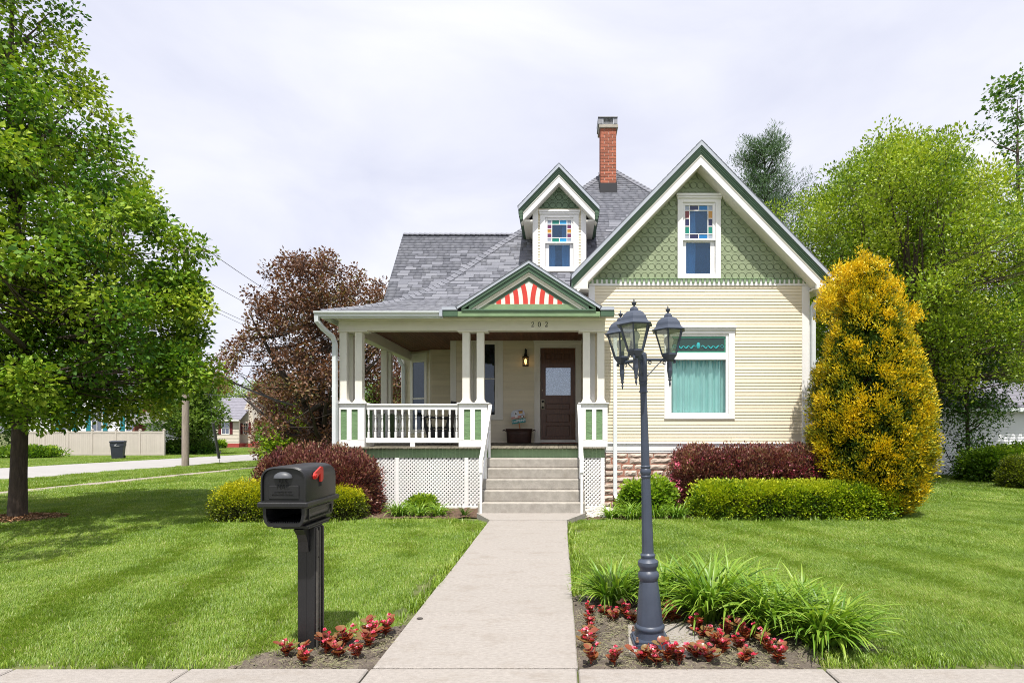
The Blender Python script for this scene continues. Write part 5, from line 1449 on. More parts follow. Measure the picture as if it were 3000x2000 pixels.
MB().prism_y([(-.165, zb0 + .005), (.15, zb0 + .005), (.17, zb0 + .04), (.02, zb0 + .05), (-.02, zb0 + .03), (-.175, zb0 + .04)], -.024, -.0205).obj('lower_stripe', mat('coral_paint', (.55, .25, .20), .5), cb_)
MB().box(-.075, -.01, -.026, -.0205, zb0 + .012, zb0 + .15).obj('camper_door', WHITE, cb_); MB().box(-.058, -.026, -.029, -.0265, zb0 + .085, zb0 + .13).obj('door_window', DARK, cb_)
MB().box(.04, .135, -.026, -.0205, zb0 + .095, zb0 + .150).obj('camper_window', mat('amber_window', (.50, .27, .06), .4), cb_)
MB().box(.03, .145, -.036, -.0205, zb0 + .151, zb0 + .168).obj('awning', mat('brown_awning', (.22, .10, .05), .6), cb_)
for r, m_, y_ in ((.040, BLACKM, -.030), (.024, WHITE, -.034)):
    MB().lathe([(r, 0), (r, .008), (.001, .009)], 16).move(Matrix.Translation((.105, y_ + .008, zb0 + .012)) @ Matrix.Rotation(R(90), 4, 'X')).obj('wheel', m_, cb_)
MB().box(-.185, .185, -.022, -.003, zb0 - .012, zb0 - .0005).obj('camper_bumper', mat('coral_paint', (.5, .2, .2)), cb_)

mt = MB()
for i in range(22): mt.box(X(1584, 13.7) + i * .0405, X(1584, 13.7) + i * .0405 + .037, 13.45, 13.95, 1.193, 1.209, .003)
o = mt.obj('doormat', mat('red_brown_mat', (.20, .085, .055), .95, .3, 40, .8, 120)); tag(o, 'reddish brown doormat lying in front of the wooden door', 'doormat')

ben = thing('porch_chair', 'black high backed porch chair with scrolled arm behind the railing', 'chair', (X(1292, 13.3), 13.3, 1.19), world=False)
BK = mat('black_painted_wood', (.012, .012, .013), .4, .2, 10)
MB().box(-.28, .24, -.27, .27, .36, .41, .012).obj('seat', BK, ben)
b_ = MB(); b_.prism_y([(.16, .40), (.24, .40), (.36, 1.02), (.30, 1.03)], -.26, .26); b_.obj('backrest', BK, ben)
for y in (-.28, .24):
    MB().prism_y([(-.30, 0), (-.22, 0), (-.20, .20), (-.26, .36), (-.30, .52), (-.29, .60), (-.34, .60), (-.37, .52), (-.33, .36), (-.28, .2)], y, y + .04).obj('front_leg', BK, ben)
    MB().box(.20, .26, y, y + .04, 0, .40, .004).obj('rear_leg', BK, ben)
    MB().tube([(-.36, y + .02, .56), (-.34, y + .02, .63), (-.26, y + .02, .65), (.0, y + .02, .62), (.26, y + .02, .63)], .028, 8).obj('armrest', BK, ben, smooth=True)
MB().box(-.24, .22, -.255, .255, .05, .35, .004).obj('side_panel', BK, ben)

# ------------------------------------------------------------------ plants: builders
def clumps(name, centers, per, spread, length, width, material, parent, tints, dirs=None, up=.5, jitter=.8, fold=.22, kind=None, g=nr, flat=1.0, tvar=.16):
    """foliage: leaves scattered round every center; tints one per center"""
    C = np.asarray(centers, float); n = len(C)
    k = np.asarray(per) if hasattr(per, '__len__') else np.full(n, per)
    idx = np.repeat(np.arange(n), k); N_ = len(idx)
    off = g.normal(0, 1, (N_, 3)); ol = np.linalg.norm(off, axis=1, keepdims=True); off *= np.minimum(1, 1.9 / ol); off[:, 2] *= flat
    sp = np.asarray(spread)[idx][:, None] if hasattr(spread, '__len__') else spread
    P = C[idx] + off * sp
    D = off * .8 + g.normal(0, jitter, (N_, 3)); D[:, 2] += up
    if dirs is not None: D += np.asarray(dirs)[idx] * 1.6
    T = np.clip(np.asarray(tints)[idx] + g.normal(0, tvar, N_), 0, 1)
    V, Q, T = leaves(P, D, length * g.uniform(.65, 1.25, N_), width * g.uniform(.7, 1.2, N_), T, fold, .6, g)
    return link(name, np_mesh(name, V, Q, T), material, parent, kind)

def grow_tree(base, height, radius_fn, ncl, trunk_r, seed, first=.25, rise=.75, lean=(0, 0), nlimb=16, shell=.55, bark=BARK, shift=(0, 0), multi=1, zlow=0.0, keep=None, trunk_top=.95, limbr=.45, lobed=1.0, extra=()):
    """returns (wood MB, cluster centers) - limbs leave the trunk and rise into an uneven crown"""
    g = random.Random(seed); base = Vector(base)
    mb = MB(); spine = []
    tops = [base + Vector((lean[0] + g.uniform(-.5, .5) * (multi > 1) * radius_fn(.6, 0) , lean[1] + g.uniform(-.5, .5) * (multi > 1) * radius_fn(.6, 0), height * trunk_top * (1 - .12 * i))) for i in range(multi)]
    for i, tp_ in enumerate(tops):
        pts, rad = [], []
        fork = base + Vector((0, 0, height * first * .8))
        for j in range(15):
            t = j / 14
            p = base.lerp(tp_, t)
            if multi > 1: 
                f_ = min(1, t / .25); p = base.lerp(fork, f_) if t < .25 else fork.lerp(tp_, (t - .25) / .75)
            p = p + Vector((math.sin(t * 6 + i) * .02 * height * .3, math.cos(t * 5 + i * 2) * .02 * height * .3, 0)) * min(1, t * 3)
            pts.append(p); rad.append(max(.012, trunk_r * (1.12 if j == 0 else 1.0) * (1 - t) ** .8))
        mb.tube(pts, rad, 10); spine.append((pts, rad))
    cl = []
    tries = 0
    lob = [(g.uniform(0, 6.28), g.uniform(0, 1), g.uniform(.2, .55)) for _ in range(30)]
    while len(cl) < ncl and tries < ncl * 40:
        tries += 1
        t = g.uniform(zlow, 1); a = g.uniform(0, 2 * math.pi)
        rmax = radius_fn(t, a)
        if rmax <= 0.02: continue
        if g.random() > rmax / radius_fn.maxr + .1: continue
        bulge = 1 + lobed * max(-.26, min(.2, sum(w * math.exp(-(((a - a0 + math.pi) % (2 * math.pi) - math.pi) ** 2) / .09 - ((t - t0) ** 2) / .0035) for a0, t0, w in lob) - .24))
        u = g.random() ** (.5 if g.random() < shell else .9)
        r = rmax * u * bulge
        p = base + Vector((shift[0] * t + r * math.cos(a), shift[1] * t + r * math.sin(a), height * (first * .55 + (1 - first * .55) * t)))
        if keep and not keep(p): continue
        if any((p - q).length < .16 * radius_fn.maxr ** .7 for q in cl[-60:]): continue
        cl.append(p)
    cl += [Vector(q) for q in extra]
    # limbs
    samples = []
    for i in range(nlimb):
        pts, rad = spine[g.randrange(len(spine))]
        j = 2 + int((i + .5) / nlimb * 11.0); j = max(3, min(13, j))
        if j / 14 < first: j = int(first * 14) + 1
        p0 = pts[j]
        q = max(cl, key=lambda c: -abs((c.z - p0.z) - rise * math.hypot(c.x - p0.x, c.y - p0.y)) + .5 * math.hypot(c.x - p0.x, c.y - p0.y) + g.uniform(0, 1.4)) if cl else p0
        q = p0.lerp(q, .82)
        ln = (q - p0).length; ctrl = p0.lerp(q, .5) + Vector((g.uniform(-.08, .08), g.uniform(-.08, .08), -.10)) * ln
        lp = []; lr = []
        r0 = min(rad[j] * .75, trunk_r * limbr)
        for k in range(9):
            t = k / 8; lp.append(p0 * (1 - t) ** 2 + ctrl * 2 * t * (1 - t) + q * t * t + Vector((g.uniform(-1, 1), g.uniform(-1, 1), g.uniform(-1, 1))) * .012 * ln); lr.append(max(.007, r0 * (1 - .85 * t)))
        mb.tube(lp, lr, 6); samples += [(p, r) for p, r in zip(lp[1:], lr[1:])]
    for pts, rad in spine: samples += [(p, r) for p, r in zip(pts[4:], rad[4:])]
    for c in cl:
        best = min(samples, key=lambda s_: (s_[0] - c).length + (1.2 * max(0, s_[0].z - c.z + .1)))
        p0 = best[0]; ln = (c - p0).length; ctrl = p0.lerp(c, .5) + Vector((g.uniform(-.1, .1), g.uniform(-.1, .1), -.08)) * ln
        lp = [p0 * (1 - t) ** 2 + ctrl * 2 * t * (1 - t) + c * t * t for t in (0, .25, .5, .75, 1)]
        r0 = min(best[1] * .6, .006 + .012 * ln)
        mb.tube(lp, [max(.003, r0 * (1 - .8 * t)) for t in (0, .25, .5, .75, 1)], 4, cap=False)
        for _ in range(3):
            e = c + Vector((g.gauss(0, .28), g.gauss(0, .28), g.gauss(.08, .25))) * .6 * max(.6, radius_fn.maxr / 5)
            mb.tube([lp[3], lp[3].lerp(e, .55) + Vector((0, 0, .03)), e], [.005, .004, .002], 3, cap=False)
    return mb, cl

def prof_fn(tab, maxr=None, wob=.1, seed=0):
    g = random.Random(seed); ph = [g.uniform(0, 6.28) for _ in range(4)]
    def f(t, a):
        for (t0, r0), (t1, r1) in zip(tab[:-1], tab[1:]):
            if t <= t1:
                r = r0 + (r1 - r0) * (t - t0) / max(1e-6, t1 - t0); break
        else: r = tab[-1][1]
        return r * (1 + wob * (math.sin(2 * a + ph[0] + 5 * t) + .6 * math.sin(3 * a + ph[1] - 7 * t)))
    f.maxr = max(r for _, r in tab)
    return f

def tree(name, label, base, height, tab, ncl, per, spread, ll, lw, material, trunk_r, seed, group=None, tcen=.5, tspread=.25, up=.4, bark=BARK, wood_after=None, **kw):
    t = thing(name, label, 'tree', base, group)
    f = prof_fn(tab, wob=kw.pop('wob', .1), seed=seed)
    mb, cl = grow_tree(base, height, f, ncl, trunk_r, seed, bark=bark, **kw)
    mb.obj('trunk', bark, t, smooth=True)
    g = np.random.default_rng(seed)
    tin = np.clip(g.normal(tcen, tspread, len(cl)), 0, 1)
    if hasattr(per, '__len__'): per = [int(205 * (1.0 if c.z < 5 else max(.42, 1 - (c.z - 5) * .11)) * rng.uniform(.6, 1.3)) for c in cl]
    clumps('crown', [tuple(c) for c in cl], per, spread, ll, lw, material, t, tin, up=up, g=g)
    return t, cl

# ------------------------------------------------------------------ trees
PEAR = leafmat('pear_leaf', [(.034, .10, .012), (.10, .21, .016), (.21, .32, .026), (.34, .42, .045)], .26, .5, spec=.2)
px, py, _ = gpt(51, 1510)
TB = (X(51, 10.0), 10.0, gz(10))
# crown radius by height, measured along the silhouette right of the trunk
tab = [(0, 1.0), (.04, 2.3), (.10, 3.3), (.16, 4.7), (.28, 4.4), (.40, 3.6), (.50, 3.0), (.60, 2.4), (.70, 1.65), (.80, 1.25), (.9, .9), (1, .35)]
xg = random.Random(14)
BOUGH = []                                               # long low boughs reaching right toward the street pole
for _ in range(40):
    qx, qy = xg.choice(((535, 730), (545, 880), (560, 985), (500, 1060), (480, 820), (455, 690), (535, 1080), (450, 1160), (420, 600)))
    dd = xg.uniform(9.2, 10.8); BOUGH.append((X(qx + xg.gauss(0, 16), dd), dd, Z(qy + xg.gauss(0, 24), dd)))
pt, pcl = tree('pear_tree', 'tall leafy green street tree with dark trunk standing on the left lawn', TB, 11.5, tab, 560, (185,), .158, .088, .066, PEAR, .128, 21, tcen=.50, tspread=.26, up=-.15, bark=BARK, first=.155, rise=1.2, nlimb=30, shell=.6, wob=.09, lobed=1.3, limbr=.42, extra=BOUGH, keep=lambda p: p.z > (1.75 if p.x < -8.2 else 2.15) and not (p.z > 5.5 and random.Random(int(p.x * 1e4)).random() < .42))
mul_ = MB(); V_ = []
ring_g = random.Random(5)
mb = MB()
for i in range(2600):
    a = ring_g.uniform(0, 6.28); r = .78 * math.sqrt(ring_g.random()); cx, cy = TB[0] + r * math.cos(a), TB[1] + r * math.sin(a) * .8
    l, w = ring_g.uniform(.03, .08), ring_g.uniform(.012, .028); b = ring_g.uniform(0, 3.14); z = gz(cy) + .05 * (1 - r / .8) + ring_g.uniform(.0, .035); tl_ = ring_g.uniform(-.5, .5)
    c, s_ = math.cos(b), math.sin(b)
    mb.add([(cx - c * l / 2, cy - s_ * l / 2, z - tl_ * .015), (cx + s_ * w / 2, cy - c * w / 2, z + .006), (cx + c * l / 2, cy + s_ * l / 2, z + tl_ * .02), (cx - s_ * w / 2, cy + c * w / 2, z)], [(0, 1, 2, 3)])
o = mb.obj('bark_mulch', CHIP, kind='stuff'); tag(o, 'ring of reddish wood chips round the base of the left lawn tree', 'mulch')

COPPERL = leafmat('copper_leaf', [(.045, .027, .022), (.125, .064, .042), (.20, .11, .066), (.16, .17, .05)], .25, .45, tcol=(1.3, .9, .5))
FRESH = leafmat('fresh_leaf', [(.06, .13, .012), (.155, .25, .016), (.27, .37, .022), (.40, .47, .045)], .27, .42)
MIDG = leafmat('mid_leaf', [(.03, .085, .012), (.06, .14, .02), (.11, .20, .03), (.16, .24, .04)], .35, .45)
tree('copper_tree', 'broad copper brown leaved tree behind the left side of the porch', (X(950, 25.5), 25.5, gz(25.5)), 9.6,
     [(0, 3.0), (.15, 5.4), (.35, 5.6), (.55, 4.9), (.75, 4.4), (.9, 3.2), (1, 1.0)], 400, 100, .22, .155, .095, COPPERL, .30, 31, tcen=.48, tspread=.16, up=.0, bark=BARKD, first=.16, rise=.5, nlimb=26, multi=2, trunk_top=.72, shell=.65, wob=.16, keep=lambda p: not (VX + p.x / p.y * F < 840 + 60 * math.sin(p.z * 9 + p.x * 7) and VY - (p.z - H) / p.y * F > 1090 + 40 * math.sin(p.x * 5)))
tree('copper_tree', 'smaller copper leaved tree spilling over the far corner house', (X(835, 36), 36, gz(36)), 5.2,
     [(0, 2.0), (.2, 3.6), (.5, 3.9), (.8, 2.6), (1, .8)], 170, 130, .36, .19, .12, COPPERL, .16, 32, tcen=.6, tspread=.2, up=.0, bark=BARKD, first=.14, rise=.5, nlimb=14, keep=lambda p: VX + p.x / p.y * F > 775 + 45 * math.sin(p.z * 6 + p.y * 3))
tree('maple_tree', 'large bright green tree filling the yard behind the golden evergreen', (X(2675, 21), 21.0, gz(21)), 12.4,
     [(0, 4.2), (.12, 5.9), (.3, 6.5), (.5, 6.4), (.68, 5.9), (.82, 4.7), (.92, 3.1), (1, .8)], 1350, 185, .29, .115, .060, FRESH, .22, 41, tcen=.55, tspread=.22, up=.75, bark=BARK, first=.10, rise=1.3, nlimb=34, multi=4, lobed=1.25, shell=.6, wob=.12, shift=(-.6, 0), limbr=.5, keep=lambda p: not (VX + p.x / p.y * F > 2700 and VY - (p.z - H) / p.y * F > 1130 - 30 * (VX + p.x / p.y * F > 2860)))
tree('maple_tree', 'low drooping dark green tree in front of the white garage', (X(2835, 19.2), 19.2, gz(19)), 5.2,
     [(0, .7), (.25, .9), (.5, 1.4), (.8, 1.5), (1, .6)], 70, 110, .27, .13, .055, MIDG, .09, 47, tcen=.3, tspread=.18, up=-.2, first=.06, rise=.6, nlimb=14, multi=2)
PINE = leafmat('pine_needles', [(.05, .105, .05), (.09, .165, .07), (.14, .22, .10)], .1, .6)
pn = thing('pine_tree', 'dark blue green pine rising behind the gable roof', 'tree', (X(2240, 32), 32.0, gz(32)))
g = random.Random(8); cl = []; mb = MB(); bx, by, bz = X(2240, 32), 32.0, gz(32); HT = 18.6
mb.tube([(bx, by, bz), (bx + .1, by, bz + HT * .5), (bx, by, bz + HT)], [.3, .18, .02], 8)
for lev_ in range(34):
    z = bz + HT * (.36 + .62 * lev_ / 33)
    rr_ = (1.0 - ((lev_ / 33) ** 2.2) * .7) * 3.3
    for k in range(5):
        a = g.uniform(0, 6.28); L = rr_ * g.uniform(.45, 1.1); e = Vector((bx + L * math.cos(a), by + L * math.sin(a), z + L * g.uniform(.35, .75)))
        p0 = Vector((bx, by, z)); mb.tube([p0, p0.lerp(e, .5) - Vector((0, 0, .08)), e], [.035, .02, .008], 4, cap=False)
        for t in (.45, .62, .8, 1.0):
            q = p0.lerp(e, t); cl.append((q.x + g.uniform(-.2, .2), q.y + g.uniform(-.2, .2), q.z + g.uniform(-.05, .2)))
mb.obj('trunk', BARKD, pn, smooth=True)
clumps('crown', cl, 56, .2, .24, .036, PINE, pn, [g.uniform(.2, .8) for _ in cl], up=.8, jitter=.7)
tree('locust_tree', 'thin open branched tree with sparse leaves at the far right edge', (X(2985, 25), 25.0, gz(25)), 17.8,
     [(0, .6), (.35, 1.2), (.6, 2.1), (.85, 1.9), (1, 1.2)], 74, 46, .22, .17, .15, MIDG, .24, 51, tcen=.45, tspread=.15, first=.40, rise=.8, nlimb=16, shell=.8, wob=.2, up=-.1)
far = [(850, 31, 2.9, 1.3, 'low bright green tree in front of the foot of the copper trees', FRESH, 73, .35), (560, 46, 6.5, 2.6, 'mid green young tree beside the wooden utility pole', MIDG, 61, .75), (640, 88, 10.5, 6, 'pale green tree behind the purple roofed house', FRESH, 62, .45), (760, 98, 11.0, 5, 'yellow green tree behind the small copper tree', FRESH, 63, .4),
       (900, 60, 6.5, 4.5, 'low green tree behind the broad copper tree', MIDG, 64, .6), (480, 95, 12, 7, 'green tree rising behind the white house roof', MIDG, 65, .5), (1120, 62, 8, 4.5, 'green tree seen between the porch columns', MIDG, 66, .65),
       (60, 66, 10, 6, 'green tree far behind the left lawn tree trunk', MIDG, 67, .5), (-250, 60, 9, 5, 'green tree beyond the street left of the fence', MIDG, 68, .5), (280, 110, 14, 8, 'tall green tree beyond the white house and fence', FRESH, 69, .35),
       (830, 110, 13, 8, 'distant green tree behind the copper trees', MIDG, 70, .55), (1010, 100, 10, 7, 'distant tree past the end of the side street', FRESH, 71, .35), (3060, 30, 9, 4, 'green tree behind the garage roof at the right edge', FRESH, 72, .45)]
for pxx, d, h_, r_, lab, m_, sd, tc_ in far:
    x = X(pxx, d)
    tree('background_tree', lab, (x, d, gz(d)), h_, [(0, r_ * .5), (.2, r_ * .9), (.5, r_), (.8, r_ * .75), (1, r_ * .2)], 130, 95, .10 * r_ + .12, .26 + .02 * d * .1, .15, m_, .16, sd, 'trees beyond the side street', tcen=tc_, tspread=.2, first=.34 if sd == 61 else .14, nlimb=9)

# ------------------------------------------------------------------ shrubs
def shell_points(n, fn, g, inner=.25):
    """points near the surface of a star shaped body; fn(u, v) -> (point, outward)"""
    P, Dn = [], []
    for _ in range(n):
        p, d = fn(g.random(), g.random()); P.append(p); Dn.append(d)
    return np.array(P), np.array(Dn)
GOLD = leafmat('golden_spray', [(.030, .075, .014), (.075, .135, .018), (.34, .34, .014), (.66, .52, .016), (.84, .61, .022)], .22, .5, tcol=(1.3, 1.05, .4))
ax, ay = X(2546, 10.55), 10.55
az = gz(10.5)
arb = thing('golden_arborvitae', 'tall egg shaped golden yellow evergreen at the right corner of the house', 'evergreen', (ax, ay, az))
MB().tube([(ax, ay, az), (ax, ay, az + 4.2)], [.12, .03], 8).obj('trunk', BARKD, arb)
AH = 4.72; g = random.Random(77)
atab = [(0, .58), (.06, .80), (.18, .97), (.30, 1.03), (.45, .99), (.6, .85), (.74, .66), (.84, .50), (.92, .33), (1, .06)]
af = prof_fn(atab, wob=.03, seed=3)
lob = [(g.uniform(0, 6.28), g.uniform(.05, .95), g.uniform(.05, .15), g.uniform(.10, .30), g.uniform(.004, .02)) for _ in range(70)]
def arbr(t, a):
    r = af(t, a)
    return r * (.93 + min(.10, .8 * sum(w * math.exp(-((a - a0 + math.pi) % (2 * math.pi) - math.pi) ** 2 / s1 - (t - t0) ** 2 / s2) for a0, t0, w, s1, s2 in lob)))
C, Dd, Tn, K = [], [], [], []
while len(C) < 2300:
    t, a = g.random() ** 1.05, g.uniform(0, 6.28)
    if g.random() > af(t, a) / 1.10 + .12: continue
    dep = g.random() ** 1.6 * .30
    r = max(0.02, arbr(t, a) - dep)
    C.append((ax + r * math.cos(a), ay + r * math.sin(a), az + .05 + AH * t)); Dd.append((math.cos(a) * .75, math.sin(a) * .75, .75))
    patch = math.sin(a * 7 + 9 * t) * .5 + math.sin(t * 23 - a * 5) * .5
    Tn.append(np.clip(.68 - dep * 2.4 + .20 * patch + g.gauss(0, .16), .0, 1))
for tx, tz, tr in ((X(2530, 10.5), Z(760, 10.5), .12), (X(2470, 10.5), Z(800, 10.5), .16), (X(2605, 10.5), Z(828, 10.5), .16), (X(2540, 10.5), Z(790, 10.5), .2), (X(2500, 10.5), Z(850, 10.5), .22), (X(2665, 10.5), Z(905, 10.5), .15), (X(2425, 10.5), Z(860, 10.5), .15)):
    for _ in range(34):
        C.append((tx + g.gauss(0, tr * .55), ay + g.gauss(0, tr), tz + g.gauss(-.16, .15))); Dd.append((0, -.2, 1)); Tn.append(np.clip(g.gauss(.78, .12), 0, 1))
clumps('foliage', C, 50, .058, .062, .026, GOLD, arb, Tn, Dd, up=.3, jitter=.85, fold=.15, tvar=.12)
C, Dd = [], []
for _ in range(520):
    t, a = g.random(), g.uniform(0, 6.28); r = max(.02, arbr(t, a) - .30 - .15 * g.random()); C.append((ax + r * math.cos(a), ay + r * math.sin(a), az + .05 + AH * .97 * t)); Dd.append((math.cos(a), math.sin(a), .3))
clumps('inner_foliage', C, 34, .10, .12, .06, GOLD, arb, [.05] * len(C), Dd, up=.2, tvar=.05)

def block_shrub(name, label, cat, x0, x1, y0, y1, ztop, n, per, spread, ll, lw, material, tint_fn, seed, rnd=.18, core=True, group=None, up=.6, tips=0, flowers=None, wob=.05):
    g = random.Random(seed); cx, cy = (x0 + x1) / 2, (y0 + y1) / 2; zb = gz(cy)
    t = thing(name, label, cat, (cx, cy, zb), group)
    hx, hy, hz = (x1 - x0) / 2, (y1 - y0) / 2, ztop - zb
    ph = [g.uniform(0, 6.28) for _ in range(6)]
    C, Dd, Tn = [], [], []
    pw_ = 9 if rnd < .15 else (3.6 if rnd < .3 else 2.5)
    areas = [hx * hz * 2, hx * hz * 1.0, hx * hy * 4, hy * hz * 2, hy * hz * 2]
    def surf():
        # even points over a rounded box
        k = g.choices(range(5), areas)[0]; a, b = g.uniform(-1, 1), g.uniform(-.42, 1)
        p = [(a, -1, b), (a, 1, b), (a, g.uniform(-1, 1), 1), (-1, a, b), (1, a, b)][k]
        m_ = sum(abs(q) ** pw_ for q in p) ** (1 / pw_); d = tuple(q / m_ for q in p)
        w = 1 + wob * (math.sin(d[0] * hx * 5 + ph[0]) + math.sin(d[0] * hx * 11 + ph[1] + d[2] * 6) + math.sin(d[1] * 9 + d[2] * 8 + ph[2])) * .6
        return d, w
    while len(C) < n:
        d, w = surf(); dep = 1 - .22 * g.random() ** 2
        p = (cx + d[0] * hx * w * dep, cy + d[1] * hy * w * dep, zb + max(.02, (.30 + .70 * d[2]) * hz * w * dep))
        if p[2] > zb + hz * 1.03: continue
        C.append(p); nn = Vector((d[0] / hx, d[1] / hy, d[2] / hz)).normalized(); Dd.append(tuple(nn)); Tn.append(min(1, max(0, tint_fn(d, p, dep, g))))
    for _ in range(tips):
        d, w = surf()
        if d[2] < .3: continue
        for k in range(3):
            C.append((cx + d[0] * hx + g.gauss(0, .02), cy + d[1] * hy, zb + (.30 + .70 * d[2]) * hz + .03 + .045 * k)); Dd.append((0, 0, 1.2)); Tn.append(min(1, max(0, tint_fn(d, C[-1], 1, g))))
    clumps('foliage', C, per, spread, ll, lw, material, t, Tn, Dd, up=up)
    if core:
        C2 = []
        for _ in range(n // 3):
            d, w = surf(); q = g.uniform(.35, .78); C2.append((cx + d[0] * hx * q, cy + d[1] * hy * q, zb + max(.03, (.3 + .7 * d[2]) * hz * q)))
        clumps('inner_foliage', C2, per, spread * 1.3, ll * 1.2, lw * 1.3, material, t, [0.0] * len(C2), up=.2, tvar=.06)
    st_ = MB()
    for _ in range(16):
        xa, ya = g.uniform(-.7, .7), g.uniform(-.5, .5); st_.tube([(cx + xa * hx * .6, cy + ya * hy * .6, zb), (cx + xa * hx * .9, cy + ya * hy * .9, zb + hz * .6)], [.012, .005], 4)
    st_.obj('stems', BARKD, t)
    if flowers:
        fm, nf, bias = flowers; C3 = []
        cen = [surf()[0] for _ in range(max(3, nf // 9))]
        while len(C3) < nf:
            d, w = surf(); d2 = g.choice(cen); k = .75
            d = tuple(a * (1 - k) + b * k for a, b in zip(d, d2)); m_ = max(abs(d[0]), abs(d[1]), abs(d[2])) if rnd < .3 else math.sqrt(sum(q * q for q in d)); d = tuple(q / m_ for q in d); C3.append((cx + d[0] * hx * 1.06, cy + d[1] * hy * 1.06 - .02, zb + (.30 + .70 * d[2]) * hz * 1.0))
        clumps('flowers', C3, 12, .026, .042, .03, fm, t, [g.random() for _ in C3], up=.2, kind='stuff')
    return t
BOX = leafmat('boxwood_leaf', [(.05, .055, .03), (.05, .115, .014), (.16, .27, .016), (.36, .45, .02), (.46, .50, .025)], .28, .42)
SPIR = leafmat('gold_spirea_leaf', [(.06, .06, .03), (.09, .13, .018), (.24, .31, .016), (.48, .48, .02), (.58, .54, .022)], .28, .42)
WEIG = leafmat('weigela_leaf', [(.035, .020, .018), (.11, .038, .038), (.21, .07, .066), (.29, .15, .09), (.22, .19, .08)], .22, .4, tcol=(1.3, .8, .6))
PINK = leafmat('pink_blossom', [(.55, .05, .12), (.75, .14, .24), (.82, .34, .42)], .25, .5, tcol=(1.1, .7, .8))
LIME = leafmat('lime_leaf', [(.05, .12, .015), (.13, .24, .02), (.25, .38, .03), (.36, .46, .05)], .35, .42)
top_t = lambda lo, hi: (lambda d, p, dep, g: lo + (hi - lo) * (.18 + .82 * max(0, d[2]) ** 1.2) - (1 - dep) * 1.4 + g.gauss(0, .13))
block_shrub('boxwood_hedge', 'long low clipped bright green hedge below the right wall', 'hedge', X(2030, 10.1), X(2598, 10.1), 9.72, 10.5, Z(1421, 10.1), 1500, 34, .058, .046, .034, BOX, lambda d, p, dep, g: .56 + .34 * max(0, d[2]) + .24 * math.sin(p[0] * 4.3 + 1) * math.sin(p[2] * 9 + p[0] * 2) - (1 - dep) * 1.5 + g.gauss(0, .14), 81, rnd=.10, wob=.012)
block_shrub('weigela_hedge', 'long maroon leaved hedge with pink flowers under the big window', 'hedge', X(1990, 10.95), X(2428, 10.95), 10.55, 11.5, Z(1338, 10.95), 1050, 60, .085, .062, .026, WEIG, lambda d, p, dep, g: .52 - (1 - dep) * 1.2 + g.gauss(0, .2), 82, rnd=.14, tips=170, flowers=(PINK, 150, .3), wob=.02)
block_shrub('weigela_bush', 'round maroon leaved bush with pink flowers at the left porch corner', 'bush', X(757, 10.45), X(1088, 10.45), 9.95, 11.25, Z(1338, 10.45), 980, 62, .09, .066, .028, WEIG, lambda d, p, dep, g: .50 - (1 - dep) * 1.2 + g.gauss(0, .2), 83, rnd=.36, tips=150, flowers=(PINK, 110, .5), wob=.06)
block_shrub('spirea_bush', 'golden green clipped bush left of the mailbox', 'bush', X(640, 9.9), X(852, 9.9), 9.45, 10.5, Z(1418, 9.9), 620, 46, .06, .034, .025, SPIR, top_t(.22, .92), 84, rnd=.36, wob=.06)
block_shrub('spirea_bush', 'golden topped small clipped bush right of the mailbox', 'bush', X(925, 9.95), X(1062, 9.95), 9.6, 10.3, Z(1431, 9.95), 420, 46, .055, .034, .025, SPIR, top_t(.12, .95), 85, rnd=.36, wob=.05)
block_shrub('hydrangea_bush', 'small bright lime green leafy bush beside the white downspout', 'bush', X(1832, 10.5), X(1958, 10.5), 10.2, 10.95, Z(1418, 10.5), 240, 26, .08, .085, .065, LIME, top_t(.35, .8), 86, rnd=.40, wob=.1, up=.1)
block_shrub('euonymus_bush', 'leafy light green shrub by the garage wall at right', 'bush', X(2850, 18), X(3080, 18), 17.3, 19.0, Z(1318, 18), 420, 40, .12, .10, .07, LIME, top_t(.1, .62), 87, rnd=.4, wob=.12, up=.2)
block_shrub('yew_bush', 'olive green fine leaved bush at the far right edge', 'bush', X(2960, 15.8), X(3090, 15.8), 15.2, 16.5, Z(1345, 15.8), 420, 60, .08, .07, .022, SPIR, lambda d, p, dep, g: .30 + g.gauss(0, .1), 88, rnd=.42, wob=.08)
block_shrub('forsythia_bush', 'low green bush at the foot of the tan fence', 'bush', X(-20, 38), X(150, 38), 37.0, 39.5, Z(1322, 38), 160, 40, .2, .2, .12, LIME, top_t(.1, .6), 89, rnd=.4, wob=.12)
block_shrub('garden_bush', 'green leafy bushes at the foot of the white porch stairs', 'bush', X(480, 46), X(620, 46), 45.2, 47.0, Z(1300, 46), 200, 40, .2, .2, .14, MIDG, top_t(.2, .8), 90, rnd=.3, wob=.12)
block_shrub('garden_bush', 'round yellow green bush beside the tan corner house', 'bush', X(622, 70), X(648, 70), 69.5, 71, Z(1292, 70), 60, 40, .18, .2, .14, LIME, top_t(.3, .8), 91, rnd=.45, wob=.08)
block_shrub('garden_bush', 'dark green bush behind the far trash bin', 'bush', X(842, 64), X(905, 64), 63, 65.5, Z(1255, 64), 130, 40, .25, .25, .14, MIDG, top_t(.05, .35), 92, rnd=.45, wob=.1)

